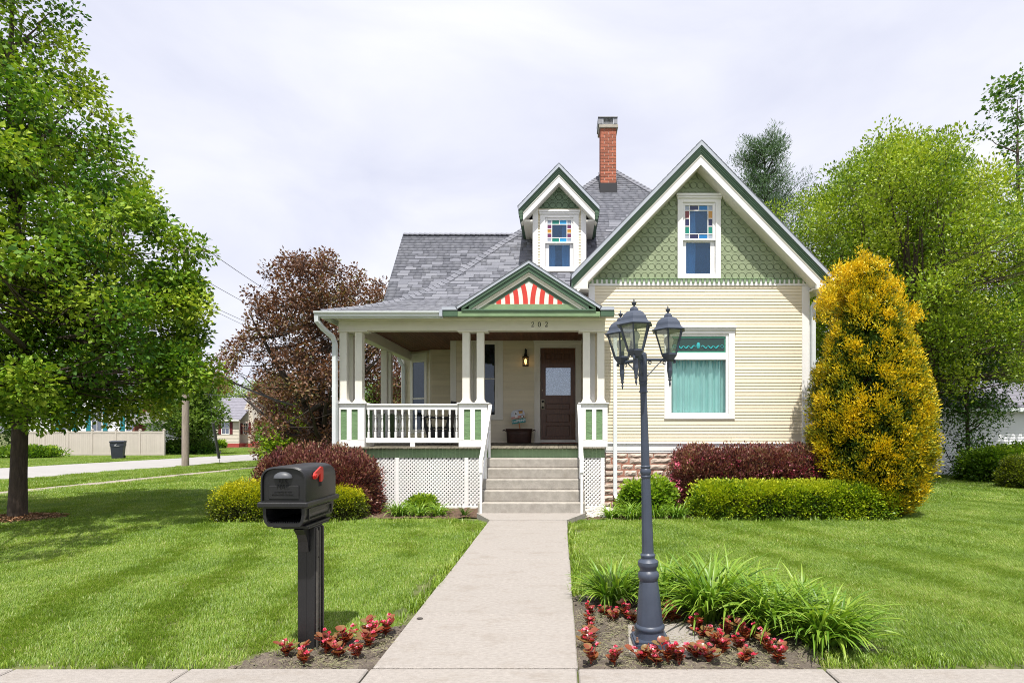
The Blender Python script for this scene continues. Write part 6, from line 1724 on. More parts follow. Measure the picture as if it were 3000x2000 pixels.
# ------------------------------------------------------------------ strap leaved clumps
DAY = leafmat('daylily_leaf', [(.06, .145, .018), (.12, .24, .024), (.20, .325, .034), (.30, .40, .055)], .32, .40, spec=.4)
def strap_clump(name, label, x, y, n, length, width, seed, spread=.10, arch=1.0, material=DAY, cat='plant', group=None):
    g = np.random.default_rng(seed); z = gz(y)
    t = thing(name, label, cat, (x, y, z), group)
    V, Q, T = [], [], []
    S = 9
    for i in range(n):
        a = g.uniform(0, 2 * np.pi); r0 = spread * np.sqrt(g.random()); L = length * g.uniform(.6, 1.15); w = width * g.uniform(.7, 1.2)
        el = np.radians(g.uniform(48, 88)) ; bend = arch * g.uniform(.7, 1.75)
        b = np.array([x + r0 * np.cos(a + g.normal(0, .8)), y + r0 * np.sin(a + g.normal(0, .8)), z]); d2 = np.array([np.cos(a), np.sin(a)]); sd = np.array([-np.sin(a), np.cos(a), 0])
        p = b.copy(); tt = g.random(); tw = g.normal(0, .35); o = len(V)
        for k in range(S):
            u = k / (S - 1); ww = w * (1 - u ** 2.2) * (.75 + .25 * min(1, u * 6)) * .5 + .0008
            th = el - bend * u ** 1.35 * 1.45
            s_ = sd * np.cos(tw * u) + np.array([0, 0, 1]) * np.sin(tw * u)
            up_ = np.array([-d2[0] * np.sin(th), -d2[1] * np.sin(th), np.cos(th)])
            V += [p - s_ * ww + up_ * ww * .35, p, p + s_ * ww + up_ * ww * .35]; T += [np.clip(tt * .7 + .3 * u, 0, 1)] * 3
            p = p + np.array([d2[0] * np.cos(th), d2[1] * np.cos(th), np.sin(th)]) * L / (S - 1)
            p[2] = max(p[2], z + .015)
        for k in range(S - 1):
            c = o + 3 * k; Q += [(c, c + 1, c + 4, c + 3), (c + 1, c + 2, c + 5, c + 4)]
    link('leaves', np_mesh('leaves', V, Q, T, True), material, t)
    return t
for px, py, n, L, lab, sp in ((1795, 1768, 135, .46, 'daylily clump with arching leaves between the walk and the lamp post', .10), (1948, 1775, 130, .50, 'daylily clump directly behind the lamp post', .12), (2085, 1812, 230, .66, 'biggest daylily clump right behind the lamp post pad', .17),
                       (2205, 1770, 60, .46, 'daylily clump at the back of the row between two larger clumps', .12), (2262, 1850, 165, .58, 'daylily clump in the middle right of the row, above the begonias', .13), (2350, 1800, 60, .44, 'daylily clump at the back right near the lawn', .12), (2415, 1884, 230, .49, 'rightmost large daylily clump spilling over the lawn', .16)):
    x, y, z = gpt(px, py); strap_clump('daylily', lab, x, y, int(n * 1.7), L * .97, .028, px, sp, .86, group='daylilies behind the lamp post')
for px, py, n, L, lab in ((1172, 1512, 110, .40, 'daylily clump in front of the porch lattice, by the white base board'), (1228, 1512, 90, .36, 'middle daylily clump in front of the porch lattice'), (1285, 1512, 90, .36, 'daylily clump nearest the steps in front of the lattice'),
                       (1790, 1518, 70, .34, 'yellowish daylily clump at the foot of the white downspout'), (1850, 1520, 110, .44, 'daylily clump in front of the lime green bush'), (1920, 1518, 90, .42, 'daylily clump just right of the lamp shaft by the wall'), (1985, 1518, 110, .42, 'daylily clump at the left end of the clipped hedge')):
    x, y, z = gpt(px, py); strap_clump('daylily', lab, x, y, int(n * 1.2), L, .022, px, .12, 1.1, group='daylilies along the house')
x, y, _ = gpt(1362, 1512); strap_clump('iris_tuft', 'small dark green tuft beside the bottom step', x, y, 26, .28, .02, 5, .04, .5, MIDG)
block_shrub('hosta_bush', 'yellow green leafy plant behind the daylilies at the lattice', 'plant', X(1195, 10.9), X(1275, 10.9), 10.75, 11.2, Z(1460, 10.9), 90, 22, .05, .07, .04, LIME, top_t(.4, .9), 95, rnd=.45, wob=.1, up=.2)

# ------------------------------------------------------------------ begonias
BEGL = leafmat('bronze_leaf', [(.11, .022, .014), (.20, .04, .022), (.27, .085, .04), (.21, .15, .05)], .3, .28, spec=.6, tcol=(1.4, .5, .3))
BEGF = leafmat('begonia_petal', [(.66, .03, .08), (.80, .11, .20), (.88, .38, .45)], .3, .5, tcol=(1.1, .6, .6))
def begonia_proto(seed):
    g = np.random.default_rng(seed)
    t = thing('begonia', 'bronze leaved begonia', 'flower', (0, 0, 0), 'begonias round the lamp post and the mailbox', world=False)
    V, Q, T = [], [], []; stems = MB(); tips = []
    for s_ in range(5):
        a = g.uniform(0, 6.28); top = np.array([.06 * np.cos(a) * g.uniform(.2, 1.2), .06 * np.sin(a) * g.uniform(.2, 1.2), g.uniform(.07, .17)])
        stems.tube([(0, 0, 0), tuple(top * .5 + np.array([0, 0, .01])), tuple(top)], [.005, .004, .003], 5); tips.append(top)
        for k in range(5):
            u = g.uniform(.2, 1); c = top * u; b = g.uniform(0, 6.28); rad = g.uniform(.018, .034); tilt = g.uniform(.5, 1.9)
            dx = np.array([np.cos(b) * np.cos(tilt * .5), np.sin(b) * np.cos(tilt * .5), np.sin(tilt) * .6]); dx /= np.linalg.norm(dx)
            sd = np.array([-np.sin(b), np.cos(b), 0]); nn = np.cross(dx, sd); c = c + dx * rad * .3; o = len(V); tt = g.random(); m_ = 9
            V.append(c + dx * rad * .8 - nn * rad * .2); T.append(tt)
            for j in range(m_):
                q = 2 * np.pi * j / m_; rr_ = rad * (1 + .12 * np.cos(q) + g.uniform(-.07, .07)); V.append(c + dx * (rad * .8 + rr_ * np.cos(q)) + sd * rr_ * .95 * np.sin(q) + nn * rad * .22 * abs(np.sin(q)) ** 1.0 ); T.append(min(1, tt + .12))
            for j in range(m_): Q.append((o, o + 1 + j, o + 1 + (j + 1) % m_))
    link('foliage', np_mesh('begonia_leaves', V, Q, T, True), BEGL, t)
    stems.obj('stem', mat('red_stem', (.25, .05, .03), .4), t)
    V, Q, T = [], [], []
    for i in range(4):
        c = tips[i] * (1, 1, g.uniform(.7, 1)) + g.normal(0, .014, 3) + np.array([0, -.008, .028])
        for k in range(9):
            d = g.normal(0, 1, 3); d[2] = abs(d[2]) + .3; d /= np.linalg.norm(d); s_ = np.cross(d, g.normal(0, 1, 3)); s_ /= np.linalg.norm(s_); L = g.uniform(.016, .028); o = len(V)
            V += [c, c + d * L * .6 + s_ * L * .5, c + d * L, c + d * L * .6 - s_ * L * .5]; Q.append((o, o + 1, o + 2, o + 3)); T += [g.random()] * 4
    link('flowers', np_mesh('begonia_flowers', V, Q, T), BEGF, t, kind='stuff')
    return t
protos = [begonia_proto(s_) for s_ in (1, 2, 3, 4)]
used = set()
def place_begonia(px, py, lab, i):
    x, y, z = gpt(px, py); p = protos[i % 4]; s_ = rng.uniform(.78, 1.12); rz = rng.uniform(0, 6.28)
    lab = 'bronze leaved begonia ' + lab
    if i % 4 not in used:
        used.add(i % 4); p.location = (x, y, z + .01); p.rotation_euler = (0, 0, rz); p.scale = (s_, s_, s_ * .82); p['label'] = lab
        return
    copy_thing(p, (x, y, z + .01), (0, 0, rz), (s_, s_, s_ * .82), lab)
lb = [(190, 845, 'at the far end of the row beside the walk'), (300, 845, 'second in the back row from the walk'), (345, 880, 'lowest of the three in the back row from the walk'), (430, 855, 'just left of the lamp post behind'),
      (185, 930, 'beside the walk, below the far end one'), (170, 1000, 'in the middle of the row beside the walk'), (180, 1065, 'beside the walk, above the bottom corner'), (190, 1175, 'in the bed corner where walk meets pavement'), (355, 1180, 'standing alone left of the lamp base by the pavement'),
      (535, 1160, 'in front of the lamp base plate, touching it'), (640, 1180, 'at the pavement just right of the lamp base'), (720, 1165, 'on the pavement edge, between two neighbours right of the lamp'), (800, 1180, 'in front of the right corner of the concrete pad'), (495, 885, 'half hidden behind the left side of the lamp base'), (690, 890, 'close behind the right side of the lamp base'), (745, 885, 'behind the concrete pad under daylily leaves'),
      (930, 960, 'at the right back corner of the concrete pad'), (960, 1000, 'right of the concrete pad, under the big daylily'), (1050, 1060, 'tall one right of the concrete pad with pale pink flowers'), (1130, 990, 'under the middle daylily, right of the pad'), (1100, 1110, 'mid bed between the pad and the right end'), (915, 1130, 'near the pavement right of the pad corner'), (1000, 1165, 'at the pavement, right of the concrete pad'), (1250, 1020, 'below the middle right daylily clump'), (1220, 1085, 'in the right half of the bed, second from the pavement'), (1255, 1170, 'at the pavement in the right half of the bed'), (1380, 1045, 'topmost of the last group at the bed end'), (1415, 1100, 'middle of the last group at the bed end'), (1475, 1165, 'last one at the right end of the bed')]
for i, (a, b, l) in enumerate(lb): place_begonia(1650 + a / 2.352, 1450 + b / 2.352, l, i)
lb = [(330, 1485, 'left of the mailbox post on the lawn edge'), (455, 1540, 'in front of the mailbox post, nearest the pavement'), (605, 1480, 'just right of the mailbox post'), (690, 1430, 'tall one right of the mailbox post'), (690, 1500, 'below the tall one right of the mailbox'), (735, 1420, 'behind the tall one right of the mailbox'), (830, 1500, 'in the middle of the mailbox bed by the pavement'), (860, 1370, 'at the back of the mailbox bed by the lawn'), (905, 1430, 'in the right half of the mailbox bed'), (930, 1365, 'at the back right of the mailbox bed'), (1020, 1345, 'nearest the walk at the right tip of the mailbox bed')]
for i, (a, b, l) in enumerate(lb): place_begonia(700 + a / 2.375, 1300 + b / 2.375, l, i + 2)

# small stones by the steps and lamp base, dry clippings on the beds
g = random.Random(9)
def pebbles(name, label, pts, smin, smax, material):
    mb = MB()
    for x, y, z in pts:
        s_ = g.uniform(smin, smax); n0 = len(mb.v)
        mb.lathe([(.25, 0), (.5, .12), (.55, .3), (.35, .48), (.1, .55)], 6); mb.move(Matrix.Translation((x, y, z)) @ Euler((g.uniform(-.4, .4), g.uniform(-.4, .4), g.uniform(0, 6))).to_matrix().to_4x4() @ Matrix.Diagonal((s_ * g.uniform(.8, 1.8), s_, s_ * g.uniform(.5, 1), 1)), n0)
    o = mb.obj(name, material, kind='stuff'); o['label'] = label; o['category'] = 'stones'; return o
pebbles('gravel', 'pale broken stones lying right of the bottom step', [(g.uniform(.52, 1.05), g.uniform(10.0, 11.2), gz(10.5) + .02) for _ in range(260)], .03, .10, GRAVEL)
pebbles('rubble', 'white broken stones at the foot of the lamp post', [(LX + g.uniform(-.05, .22), g.uniform(3.66, 3.74), gz(3.7) + .015) for _ in range(40)], .012, .04, GRAVEL)
pebbles('soil_crumbs', 'loose crumbs of soil over the lamp flower bed', [p for p in [(g.uniform(.14, 2.1), g.uniform(3.48, 5.0), gz(4) + .01) for _ in range(1500)] if in_lbed(p[0], p[1])], .006, .022, SOIL)
pebbles('soil_crumbs', 'loose crumbs of soil over the mailbox flower bed', [p for p in [(g.uniform(-2.1, -1.2), g.uniform(3.48, 4.3), gz(4) + .01) for _ in range(900)] if in_mbed(p[0], p[1])], .006, .022, SOIL)
CLIP = leafmat('dry_clippings', [(.22, .20, .11), (.34, .31, .19), (.20, .24, .10)], .2, .8)
for nm, lo, hi, ok, n_, lab in (('grass_clippings', (.13, 3.47), (1.7, 4.6), in_lbed, 9000, 'dry grass clippings lying on the lamp flower bed'), ('grass_clippings', (-2.1, 3.47), (-1.2, 4.3), in_mbed, 3600, 'dry grass clippings lying on the mailbox flower bed')):
    P = np.column_stack([nr.uniform(lo[0], hi[0], n_), nr.uniform(lo[1], hi[1], n_), np.full(n_, gz(4) + .03)])
    P = P[[ok(a, b) and math.sin(a * 9) * math.sin(b * 11) + nr.uniform(-1, .7) < .2 for a, b, _ in P]]; P[:, 2] += nr.uniform(0, .012, len(P))
    D = nr.normal(0, 1, (len(P), 3)); D[:, 2] *= .12
    V, Q, T = leaves(P, D, nr.uniform(.02, .06, len(P)), .003, nr.random(len(P)), .1)
    o = link(nm, np_mesh(nm, V, Q, T), CLIP, kind='stuff'); o['label'] = lab; o['category'] = 'clippings'
# ------------------------------------------------------------------ garage at right
gd = 21.6
gar = thing('garage', 'white sided garage with grey shingle roof behind the trees at right', 'garage', (19, 23, gz(23)))
g0, g1 = X(2735, gd), X(3200, gd); gze = Z(1197, gd)
gw_ = MB().box(g0, g1, gd, gd + 6, gz(gd) - .1, gze).obj('wall', WHITESIDE, gar)
sd_ = MB().add(_clap.v, _clap.f).mesh('siding_board'); sd_.materials.append(WHITESIDE)
z = gz(gd) + .15
while z < gze - .1:
    o = link('siding_board', sd_, None, gw_); o.location = (g0, gd - .002, z); o.scale = (g1 - g0, 1.2, .115); z += .115
MB().prism_x([(gd - .35, gze - .02), (gd - .35, gze + .05), (gd + 3, gze + 1.3), (gd + 6.35, gze + .05), (gd + 6.35, gze - .02), (gd + 3, gze + 1.2)], g0 - .3, g1 + .3).obj('roof', FROOF, gar)
rs = MB(); 
for i in range(18):
    t0, t1 = i / 18, (i + 1) / 18; ya, yb = gd - .36 + 3.36 * t0, gd - .36 + 3.36 * t1; za_, zb2 = gze + .05 + 1.25 * t0, gze + .05 + 1.25 * t1
    rs.add([(g0 - .3, ya, za_ + .03), (g1 + .3, ya, za_ + .03), (g1 + .3, yb, zb2 + .012), (g0 - .3, yb, zb2 + .012), (g0 - .3, ya, za_), (g1 + .3, ya, za_)], [(0, 1, 2, 3), (4, 5, 1, 0)])
rs.obj('shingle_courses', FROOF, gar, kind='stuff')
MB().box(g0 - .3, g1 + .3, gd - .39, gd - .355, gze - .13, gze + .03).obj('fascia', GUTTER, gar)
rk = thing('leaf_rake', 'black handled metal leaf rake leaning on the garage wall', 'rake', (X(2782, 21), 20.9, gz(21)))
xk = X(2790, 21)
MB().tube([(xk - .35, 21.45, 1.5), (xk - .02, 20.95, gz(21) + .42)], .016, 6).obj('handle', BLACKM, rk)
for k in range(11):
    u = (k - 5) / 5
    MB().tube([(xk - .02, 20.95, gz(21) + .42), (xk + u * .14, 20.88, gz(21) + .2), (xk + u * .30, 20.80, gz(21) + .03), (xk + u * .30, 20.76, gz(21))], .007, 4).obj('tine', mat('galvanised', (.42, .43, .45)), rk)

# ------------------------------------------------------------------ across the side street
fd = 43.0
fen = thing('vinyl_fence', 'tan vinyl privacy fence across the side street', 'fence', (X(280, fd), fd, gz(fd)))
f0, f1 = X(60, fd), X(480, fd); fzt, fzb = Z(1262, fd), gz(fd)
nb = 6
for i in range(nb + 1):
    x = f0 + (f1 - f0) * i / nb
    MB().box(x - .07, x + .07, fd - .05, fd + .09, fzb, fzt + .08, .01).prism_y([(x - .09, fzt + .081), (x + .09, fzt + .081), (x, fzt + .16)], fd - .07, fd + .11).obj('post', VINYL, fen)
    if i < nb:
        a, b = x + .071, x + (f1 - f0) / nb - .071
        n = 11
        MB().box(a, b, fd - .03, fd + .06, fzb + .06, fzb + .2).box(a, b, fd - .03, fd + .06, fzt - .16, fzt - .02).obj('rail', VINYL, fen)
        for k in range(n):
            MB().box(a + (b - a) * k / n + .004, a + (b - a) * (k + 1) / n - .004, fd - rng.uniform(.0, .008), fd + .03, fzb + .201, fzt - .161).obj('board', VINYL, fen)
# side run of the fence going back
for k in range(2):
    pass

def sided_wall(parent, name, x0, x1, z0, z1, y, material, expo, ops=()):
    w = sheet_wall(name, x0, x1, z0, z1, y, y + .3, material, ops, parent)
    n = int((z1 - z0) / expo)
    mb = MB()
    for i in range(n):
        za_, zb2 = z0 + i * expo, z0 + (i + 1) * expo
        segs = [(x0, x1)]
        for o in ops:
            if o[2] < zb2 and o[3] > za_:
                segs = [s for a, b in segs for s in ((a, min(b, o[0])), (max(a, o[1]), b)) if s[1] - s[0] > .02]
        for a, b in segs: mb.add([(a, y - .035, za_), (b, y - .035, za_), (b, y - .006, zb2), (a, y - .006, zb2), (a, y, za_), (b, y, za_)], [(0, 1, 2, 3), (4, 5, 1, 0)])
    mb.obj('siding', material, w, kind='stuff')
    return w
def far_window(parent, x0, x1, z0, z1, y, shutter=None, sw=.4, cross=True):
    mb = MB(); ring(mb, (x0 - .1, x1 + .1, z0 - .1, z1 + .1), (x0, x1, z0, z1), y - .06, y + .02, 0)
    zm = (z0 + z1) / 2; mb.box(x0, x1, y - .05, y + .01, zm - .035, zm + .035)
    if cross:
        mb.box((x0 + x1) / 2 - .02, (x0 + x1) / 2 + .02, y - .045, y + .01, zm + .036, z1).box((x0 + x1) / 2 - .02, (x0 + x1) / 2 + .02, y - .045, y + .01, z0, zm - .036)
    w = mb.obj('window', WHITE, parent)
    MB().box(x0, x1, y + .012, y + .02, z0, z1).obj('pane', FARG, w)
    if shutter:
        for a in (x0 - .12 - sw, x1 + .12):
            s_ = MB().box(a, a + sw, y - .07, y - .036, z0 - .08, z1 + .08, .005)
            for k in range(8): s_.box(a + .05, a + sw - .05, y - .085, y - .071, z0 + (z1 - z0) * k / 8, z0 + (z1 - z0) * (k + .7) / 8)
            s_.obj('shutter', shutter, w)
hd = 50.0
wh = thing('white_house', 'white sided house with teal shutters and brick chimney behind the tan fence', 'house', (X(300, hd), hd, gz(hd)))
h0, h1 = X(70, hd), X(440, hd); hz1 = Z(1120, hd)
wins = []
for px in (195, 285, 385):
    wins.append((X(px - 14, hd), X(px + 14, hd), Z(1262, hd), Z(1195, hd)))
sided_wall(wh, 'wall', h0, h1, gz(hd) - .1, hz1, hd, WHITESIDE, .2, wins)
for w in wins: far_window(wh, *w, hd, TEALP, .42)
MB().box(h1 - .2, h1, hd + .301, hd + 9, gz(hd), hz1).obj('side_wall', WHITESIDE, wh)
MB().prism_x([(hd - .6, hz1 - .1), (hd + 4.5, hz1 + 3.6), (hd + 9.6, hz1 - .1), (hd + 9.6, hz1 + .15), (hd + 4.5, hz1 + 3.9), (hd - .6, hz1 + .15)], h0 - .5, h1 + .5).obj('roof', FROOF, wh)
cxh = X(443, hd)
chm = MB().prism_y([(cxh - 1.35, gz(hd)), (cxh + .35, gz(hd)), (cxh + .35, hz1 + 4.4), (cxh - .35, hz1 + 4.4), (cxh - .35, Z(1195, hd)), (cxh - 1.35, Z(1262, hd))], hd - .5, hd - .06).obj('chimney', mat('far_brick', (.21, .07, .05), .9, .3, 6, objvar=.2), wh)
fb = MB().box(0, .23, -.02, .01, 0, .07).mesh('brick'); fb.materials.append(_mats['far_brick'])
z = gz(hd) + 1.2; r_ = 0
while z < hz1 + 4.3:
    x = cxh - .34 + (0 if r_ % 2 else .12)
    if z > Z(1262, hd):
        zt2 = (z - Z(1262, hd)) / (Z(1195, hd) - Z(1262, hd)); xl = cxh - 1.3 + .97 * min(1, zt2)
        x = xl + (0 if r_ % 2 else .1)
    else: x = cxh - 1.3
    while x < cxh + .12 and len(chm.children) < 295:
        o = link('brick', fb, None, chm); o.location = (x, hd - .505, z); x += .245
    z += .16; r_ += 1
pch0, pch1 = X(470, hd - 1), X(530, hd - 1)
MB().box(h1 + .01, pch1, hd - .5, hd + 4, gz(hd), Z(1225, hd)).obj('wing_wall', WHITESIDE, wh)
sd2 = MB()
for k in range(16): sd2.box(h1 + .01, pch1, hd - .53, hd - .501, gz(hd) + .2 * k, gz(hd) + .2 * k + .17)
sd2.obj('wing_siding', WHITESIDE, wh, kind='stuff')
MB().prism_y([(h1 - 1.0, Z(1240, hd)), (pch1 + .4, Z(1240, hd)), (pch1 + .2, Z(1228, hd)), (h1 + .8, Z(1205, hd)), (h1 - .4, Z(1225, hd))], hd - 1.4, hd + 4).obj('porch_roof', mat('pale_roof', (.33, .32, .30), .9, .12, 4), wh)
sr0, sr1 = X(520, hd - 2), X(622, hd - 2)
stp = MB()
for k in range(6): stp.box(sr0 + 1.6 + k * .33, sr0 + 1.6 + (k + 1) * .33, hd - 2.9, hd - 1.6, gz(hd), Z(1290, hd) - k * .17 - .05)
stp.box(sr0, sr0 + 1.6, hd - 2.9, hd - 1.6, Z(1295, hd), Z(1290, hd)); stp.obj('porch_stairs', CONCS, wh)
rl = MB(); zt_2 = Z(1290, hd) + .9; zb_2 = gz(hd) + .85
rl.tube([(sr0, hd - 2.9, zt_2), (sr0 + 1.6, hd - 2.9, zt_2), (sr1, hd - 2.9, zb_2)], .05, 4).tube([(sr0, hd - 2.9, zt_2 - .75), (sr0 + 1.6, hd - 2.9, zt_2 - .75), (sr1, hd - 2.9, zb_2 - .75)], .04, 4)
rl = rl.obj('stair_rail', WHITE, wh)
for k in range(17):
    x = sr0 + (sr1 - sr0) * k / 16; t = max(0, (x - sr0 - 1.6) / (sr1 - sr0 - 1.6)); z = zt_2 + (zb_2 - zt_2) * t
    MB().box(x - .03, x + .03, hd - 2.93, hd - 2.87, z - .78 if k % 16 else gz(hd), z).obj('spindle', WHITE, rl)

td = 78.0
th = thing('corner_house', 'small tan house with grey purple roof and red foundation down the side street', 'house', (X(690, td), td, gz(td)))
t0, t1 = X(604, td), X(700, td); tz0, tz1, tzf = gz(td), Z(1229, td), Z(1298, td)
wn1 = (X(651, td), X(671, td), Z(1270, td), Z(1237, td))
sided_wall(th, 'wall', t0, t1, tzf, tz1, td, TAN, .2, [wn1]); far_window(th, *wn1, td, mat('maroon_paint', (.13, .02, .025), .6), .42)
MB().box(t0 - .02, t1 + .02, td - .02, td + 8, gz(td) - .2, tzf - .001).obj('foundation', REDBASE, th)
q0, q1 = X(700, td + 1.5), X(742, td + 1.5)
wn2 = (X(714, td + 1.5), X(726, td + 1.5), Z(1270, td), Z(1240, td))
sided_wall(th, 'wall', q0, q1, tzf, tz1, td + 1.5, TAN, .2, [wn2]); far_window(th, *wn2, td + 1.5, _mats['maroon_paint'], .38)
MB().box(q0, q1, td + 1.48, td + 8, gz(td) - .2, tzf - .001).obj('foundation', REDBASE, th)
MB().prism_y([(q0 - .0, tz1), (q1, tz1), ((q0 + q1) / 2 + .4, Z(1165, td))], td + 1.55, td + 8).obj('gable_wall', TAN, th)
MB().prism_x([(td - .5, tz1 - .05), (td + 4.2, Z(1160, td)), (td + 9, tz1), (td + 4.2, Z(1160, td) - .2)], t0 - .4, q0 + 1.4).obj('roof', FROOF, th)
rs = MB()
for i in range(14):
    a, b = i / 14, (i + 1) / 14; ya, yb = td - .52 + 4.7 * a, td - .52 + 4.7 * b; za_, zb2 = tz1 + (Z(1160, td) - tz1) * a, tz1 + (Z(1160, td) - tz1) * b
    rs.add([(t0 - .4, ya, za_ + .06), (q0 + 1.4, ya, za_ + .06), (q0 + 1.4, yb, zb2 + .02), (t0 - .4, yb, zb2 + .02), (t0 - .4, ya, za_), (q0 + 1.4, ya, za_)], [(0, 1, 2, 3), (4, 5, 1, 0)])
rs.obj('shingle_courses', FROOF, th, kind='stuff')
MB().box(t0 - .4, t1 + .3, td - .55, td - .5, tz1 - .2, tz1 - .02).obj('fascia', WHITE, th)
for k in range(4): MB().box(q1 + .1, q1 + 1.9 - .25 * k, td + 1.0 - .3 * (3 - k), td + 2.6, gz(td) + .2 * k, gz(td) + .2 * k + .19).obj('front_step', REDBASE, th)
MB().box(q1 + .05, q1 + 2.4, td + 2.7, td + 5.5, gz(td), Z(1268, td)).obj('porch_base', WHITE, th)
gh = thing('grey_house', 'grey house with dark porch railing seen behind the copper trees', 'house', (X(930, 72), 72.0, gz(72)))
k0, k1 = X(875, 72), X(990, 72)
MB().box(k0, k1, 74, 80, gz(72), Z(1180, 72)).obj('wall', mat('grey_siding', (.30, .31, .33), .7, .08, 2), gh)
MB().prism_x([(71.5, Z(1185, 72)), (76, Z(1120, 72)), (81, Z(1180, 72))], k0 - .5, k1 + .5).obj('roof', FROOF, gh)
MB().box(k0, k1, 71.6, 74, gz(72), Z(1306, 72)).obj('porch_floor', mat('grey_siding', (.3, .3, .3)), gh)
for k in range(16): MB().box(k0 + (k1 - k0) * k / 15 - .03, k0 + (k1 - k0) * k / 15 + .03, 71.6, 71.66, Z(1306, 72), Z(1284, 72)).obj('spindle', BLACKM, gh)
MB().box(k0, k1, 71.58, 71.68, Z(1284, 72), Z(1284, 72) + .08).obj('porch_rail', BLACKM, gh)
for px in (915, 960):
    far_window(gh, X(px - 7, 74), X(px + 7, 74), Z(1285, 74), Z(1250, 74), 73.98)

# bins
def trash_bin(x, y, h_, label, rz=0.0):
    b = thing('trash_bin', label, 'trash bin', (x, y, gz(y)), 'dark wheeled trash bins', world=False, rot=(0, 0, rz)); s_ = h_ / 1.1
    mb = MB().loft([(0, 0, .25 * s_, .27 * s_, .03), (0, 0, .26 * s_, .29 * s_, .2 * s_), (0, 0, .30 * s_, .345 * s_, .75 * s_), (0, 0, .32 * s_, .36 * s_, .76 * s_), (0, 0, .325 * s_, .37 * s_, .98 * s_)]); mb.obj('body', BINM, b)
    MB().loft([(0, -.01, .345 * s_, .39 * s_, .985 * s_), (0, -.01, .35 * s_, .40 * s_, 1.02 * s_), (0, 0, .33 * s_, .36 * s_, 1.06 * s_), (0, 0, .22 * s_, .24 * s_, 1.09 * s_)]).obj('lid', BINM, b)
    for sx_ in (-1, 1):
        w = MB().lathe([(.12, -.03), (.13, -.02), (.13, .02), (.12, .03)], 14); w.move(Matrix.Translation((sx_ * .27 * s_, .26 * s_, .12)) @ Matrix.Rotation(R(90), 4, 'Y')); w.obj('wheel', BLACKM, b)
    MB().tube([(-.3 * s_, .40 * s_, .93 * s_), (.3 * s_, .40 * s_, .93 * s_)], .02, 6).obj('handle', BINM, b)
    lg = MB(); wht = mat('white_print', (.65, .66, .68), .6)
    yf = -.352 * s_
    for k in range(2):
        lg.tube([(-.10 * s_ + .05 * k + .04 * math.sin(t), yf - .016, (.80 + .035 * k) * s_ + .03 * t) for t in (0, .8, 1.6, 2.4)], [.008, .016, .014, .006], 5)
    lg.box(-.12 * s_, .12 * s_, yf - .022, yf - .012, .775 * s_, .79 * s_); lg.obj('printed_mark', wht, b)
    return b
x, y, _ = gpt(346, 1344); trash_bin(x, y, 1.27, 'dark blue grey trash bin standing in front of the tan fence', .5)
trash_bin(X(815, 66), 66.0, 1.25, 'dark trash bin farther down the side street under the copper trees', .3)

# pole, wires
pl = thing('utility_pole', 'weathered wooden utility pole at the edge of the side street', 'utility pole', (X(543, 27.3), 27.3, gz(27.3)))
pxw = X(543, 27.3)
MB().tube([(pxw, 27.3, gz(27.3) - .3), (pxw + .02, 27.3, 5.0), (pxw + .05, 27.3, Z(722, 27.3))], [.165, .15, .11], 12).obj('pole', POLEW, pl, smooth=True)
zc = Z(738, 27.3)
ca = (X(520, 27.3), 27.0, zc); cb2 = (X(614, 27.3), 27.0, zc - .05)
MB().box(ca[0], cb2[0], 26.95, 27.06, zc - .07, zc + .07).obj('crossarm', POLEW, pl)
for x in (ca[0] + .1, cb2[0] - .12, cb2[0] - .5):
    MB().lathe([(.05, 0), (.06, .03), (.03, .06), (.055, .09), (.02, .14)], 8, (x, 27.0, zc + .072)).obj('insulator', mat('grey_ceramic', (.2, .21, .23), .3), pl)
MB().lathe([(.16, 0), (.17, .05), (.17, .55), (.12, .62)], 12, (pxw - .35, 27.2, zc - 1.6)).obj('transformer', mat('grey_tank', (.3, .31, .32), .5), pl)
def wire(p0, p1, sag, r, label, n=18):
    pts = []
    for i in range(n + 1):
        t = i / n; pts.append((p0[0] + (p1[0] - p0[0]) * t, p0[1] + (p1[1] - p0[1]) * t, p0[2] + (p1[2] - p0[2]) * t - 4 * sag * t * (1 - t)))
    o = MB().tube(pts, r, 5).obj('power_line', BLACKM); tag(o, label, 'wire', 'power lines from the wooden pole'); return o
wire((cb2[0], 27, zc + .05), (X(1000, 60), 60, Z(960, 60)), .5, .016, 'uppermost thin wire running from the pole crossarm behind the copper tree')
wire((pxw + .1, 27.2, Z(790, 27.3)), (X(1010, 60), 60, Z(1010, 60)), .5, .014, 'thin wire second from the top running to the right from the pole')
wire((pxw + .1, 27.2, Z(862, 27.3)), (X(1000, 60), 60, Z(1040, 60)), .4, .013, 'thin wire third from the top sloping down behind the copper tree')
wire((pxw + .1, 27.2, Z(870, 27.3)), (X(1000, 60), 60, Z(1060, 60)), .4, .011, 'thin wire close below the third wire on the pole')
wire((pxw, 27.2, Z(1035, 27.3)), (X(880, 24.0), 24.0, Z(1192, 24.0)), .30, .05, 'thick black service cable dipping from the pole toward the house')
wire((pxw, 27.2, Z(1015, 27.3)), (X(900, 55), 55, Z(1155, 55)), .4, .022, 'medium black cable running down the street from the pole')
wire((pxw, 27.2, Z(1150, 27.3)), (X(860, 80), 80, Z(1152, 80)), .3, .02, 'level thin cable low on the pole')
gx, gy, gzz = gpt(645, 1360)
gy_ = thing('guy_wire', 'guy wire with dark plastic guard slanting down beside the utility pole', 'guy wire', (gx, gy, gz(gy)))
MB().tube([(gx, gy, gz(gy)), (pxw + .1, 27.3, Z(800, 27.3))], .012, 5).obj('cable', BLACKM, gy_)
d_ = Vector((pxw + .1, 27.3, Z(800, 27.3))) - Vector((gx, gy, gz(gy))); e = Vector((gx, gy, gz(gy))) + d_.normalized() * 2.3
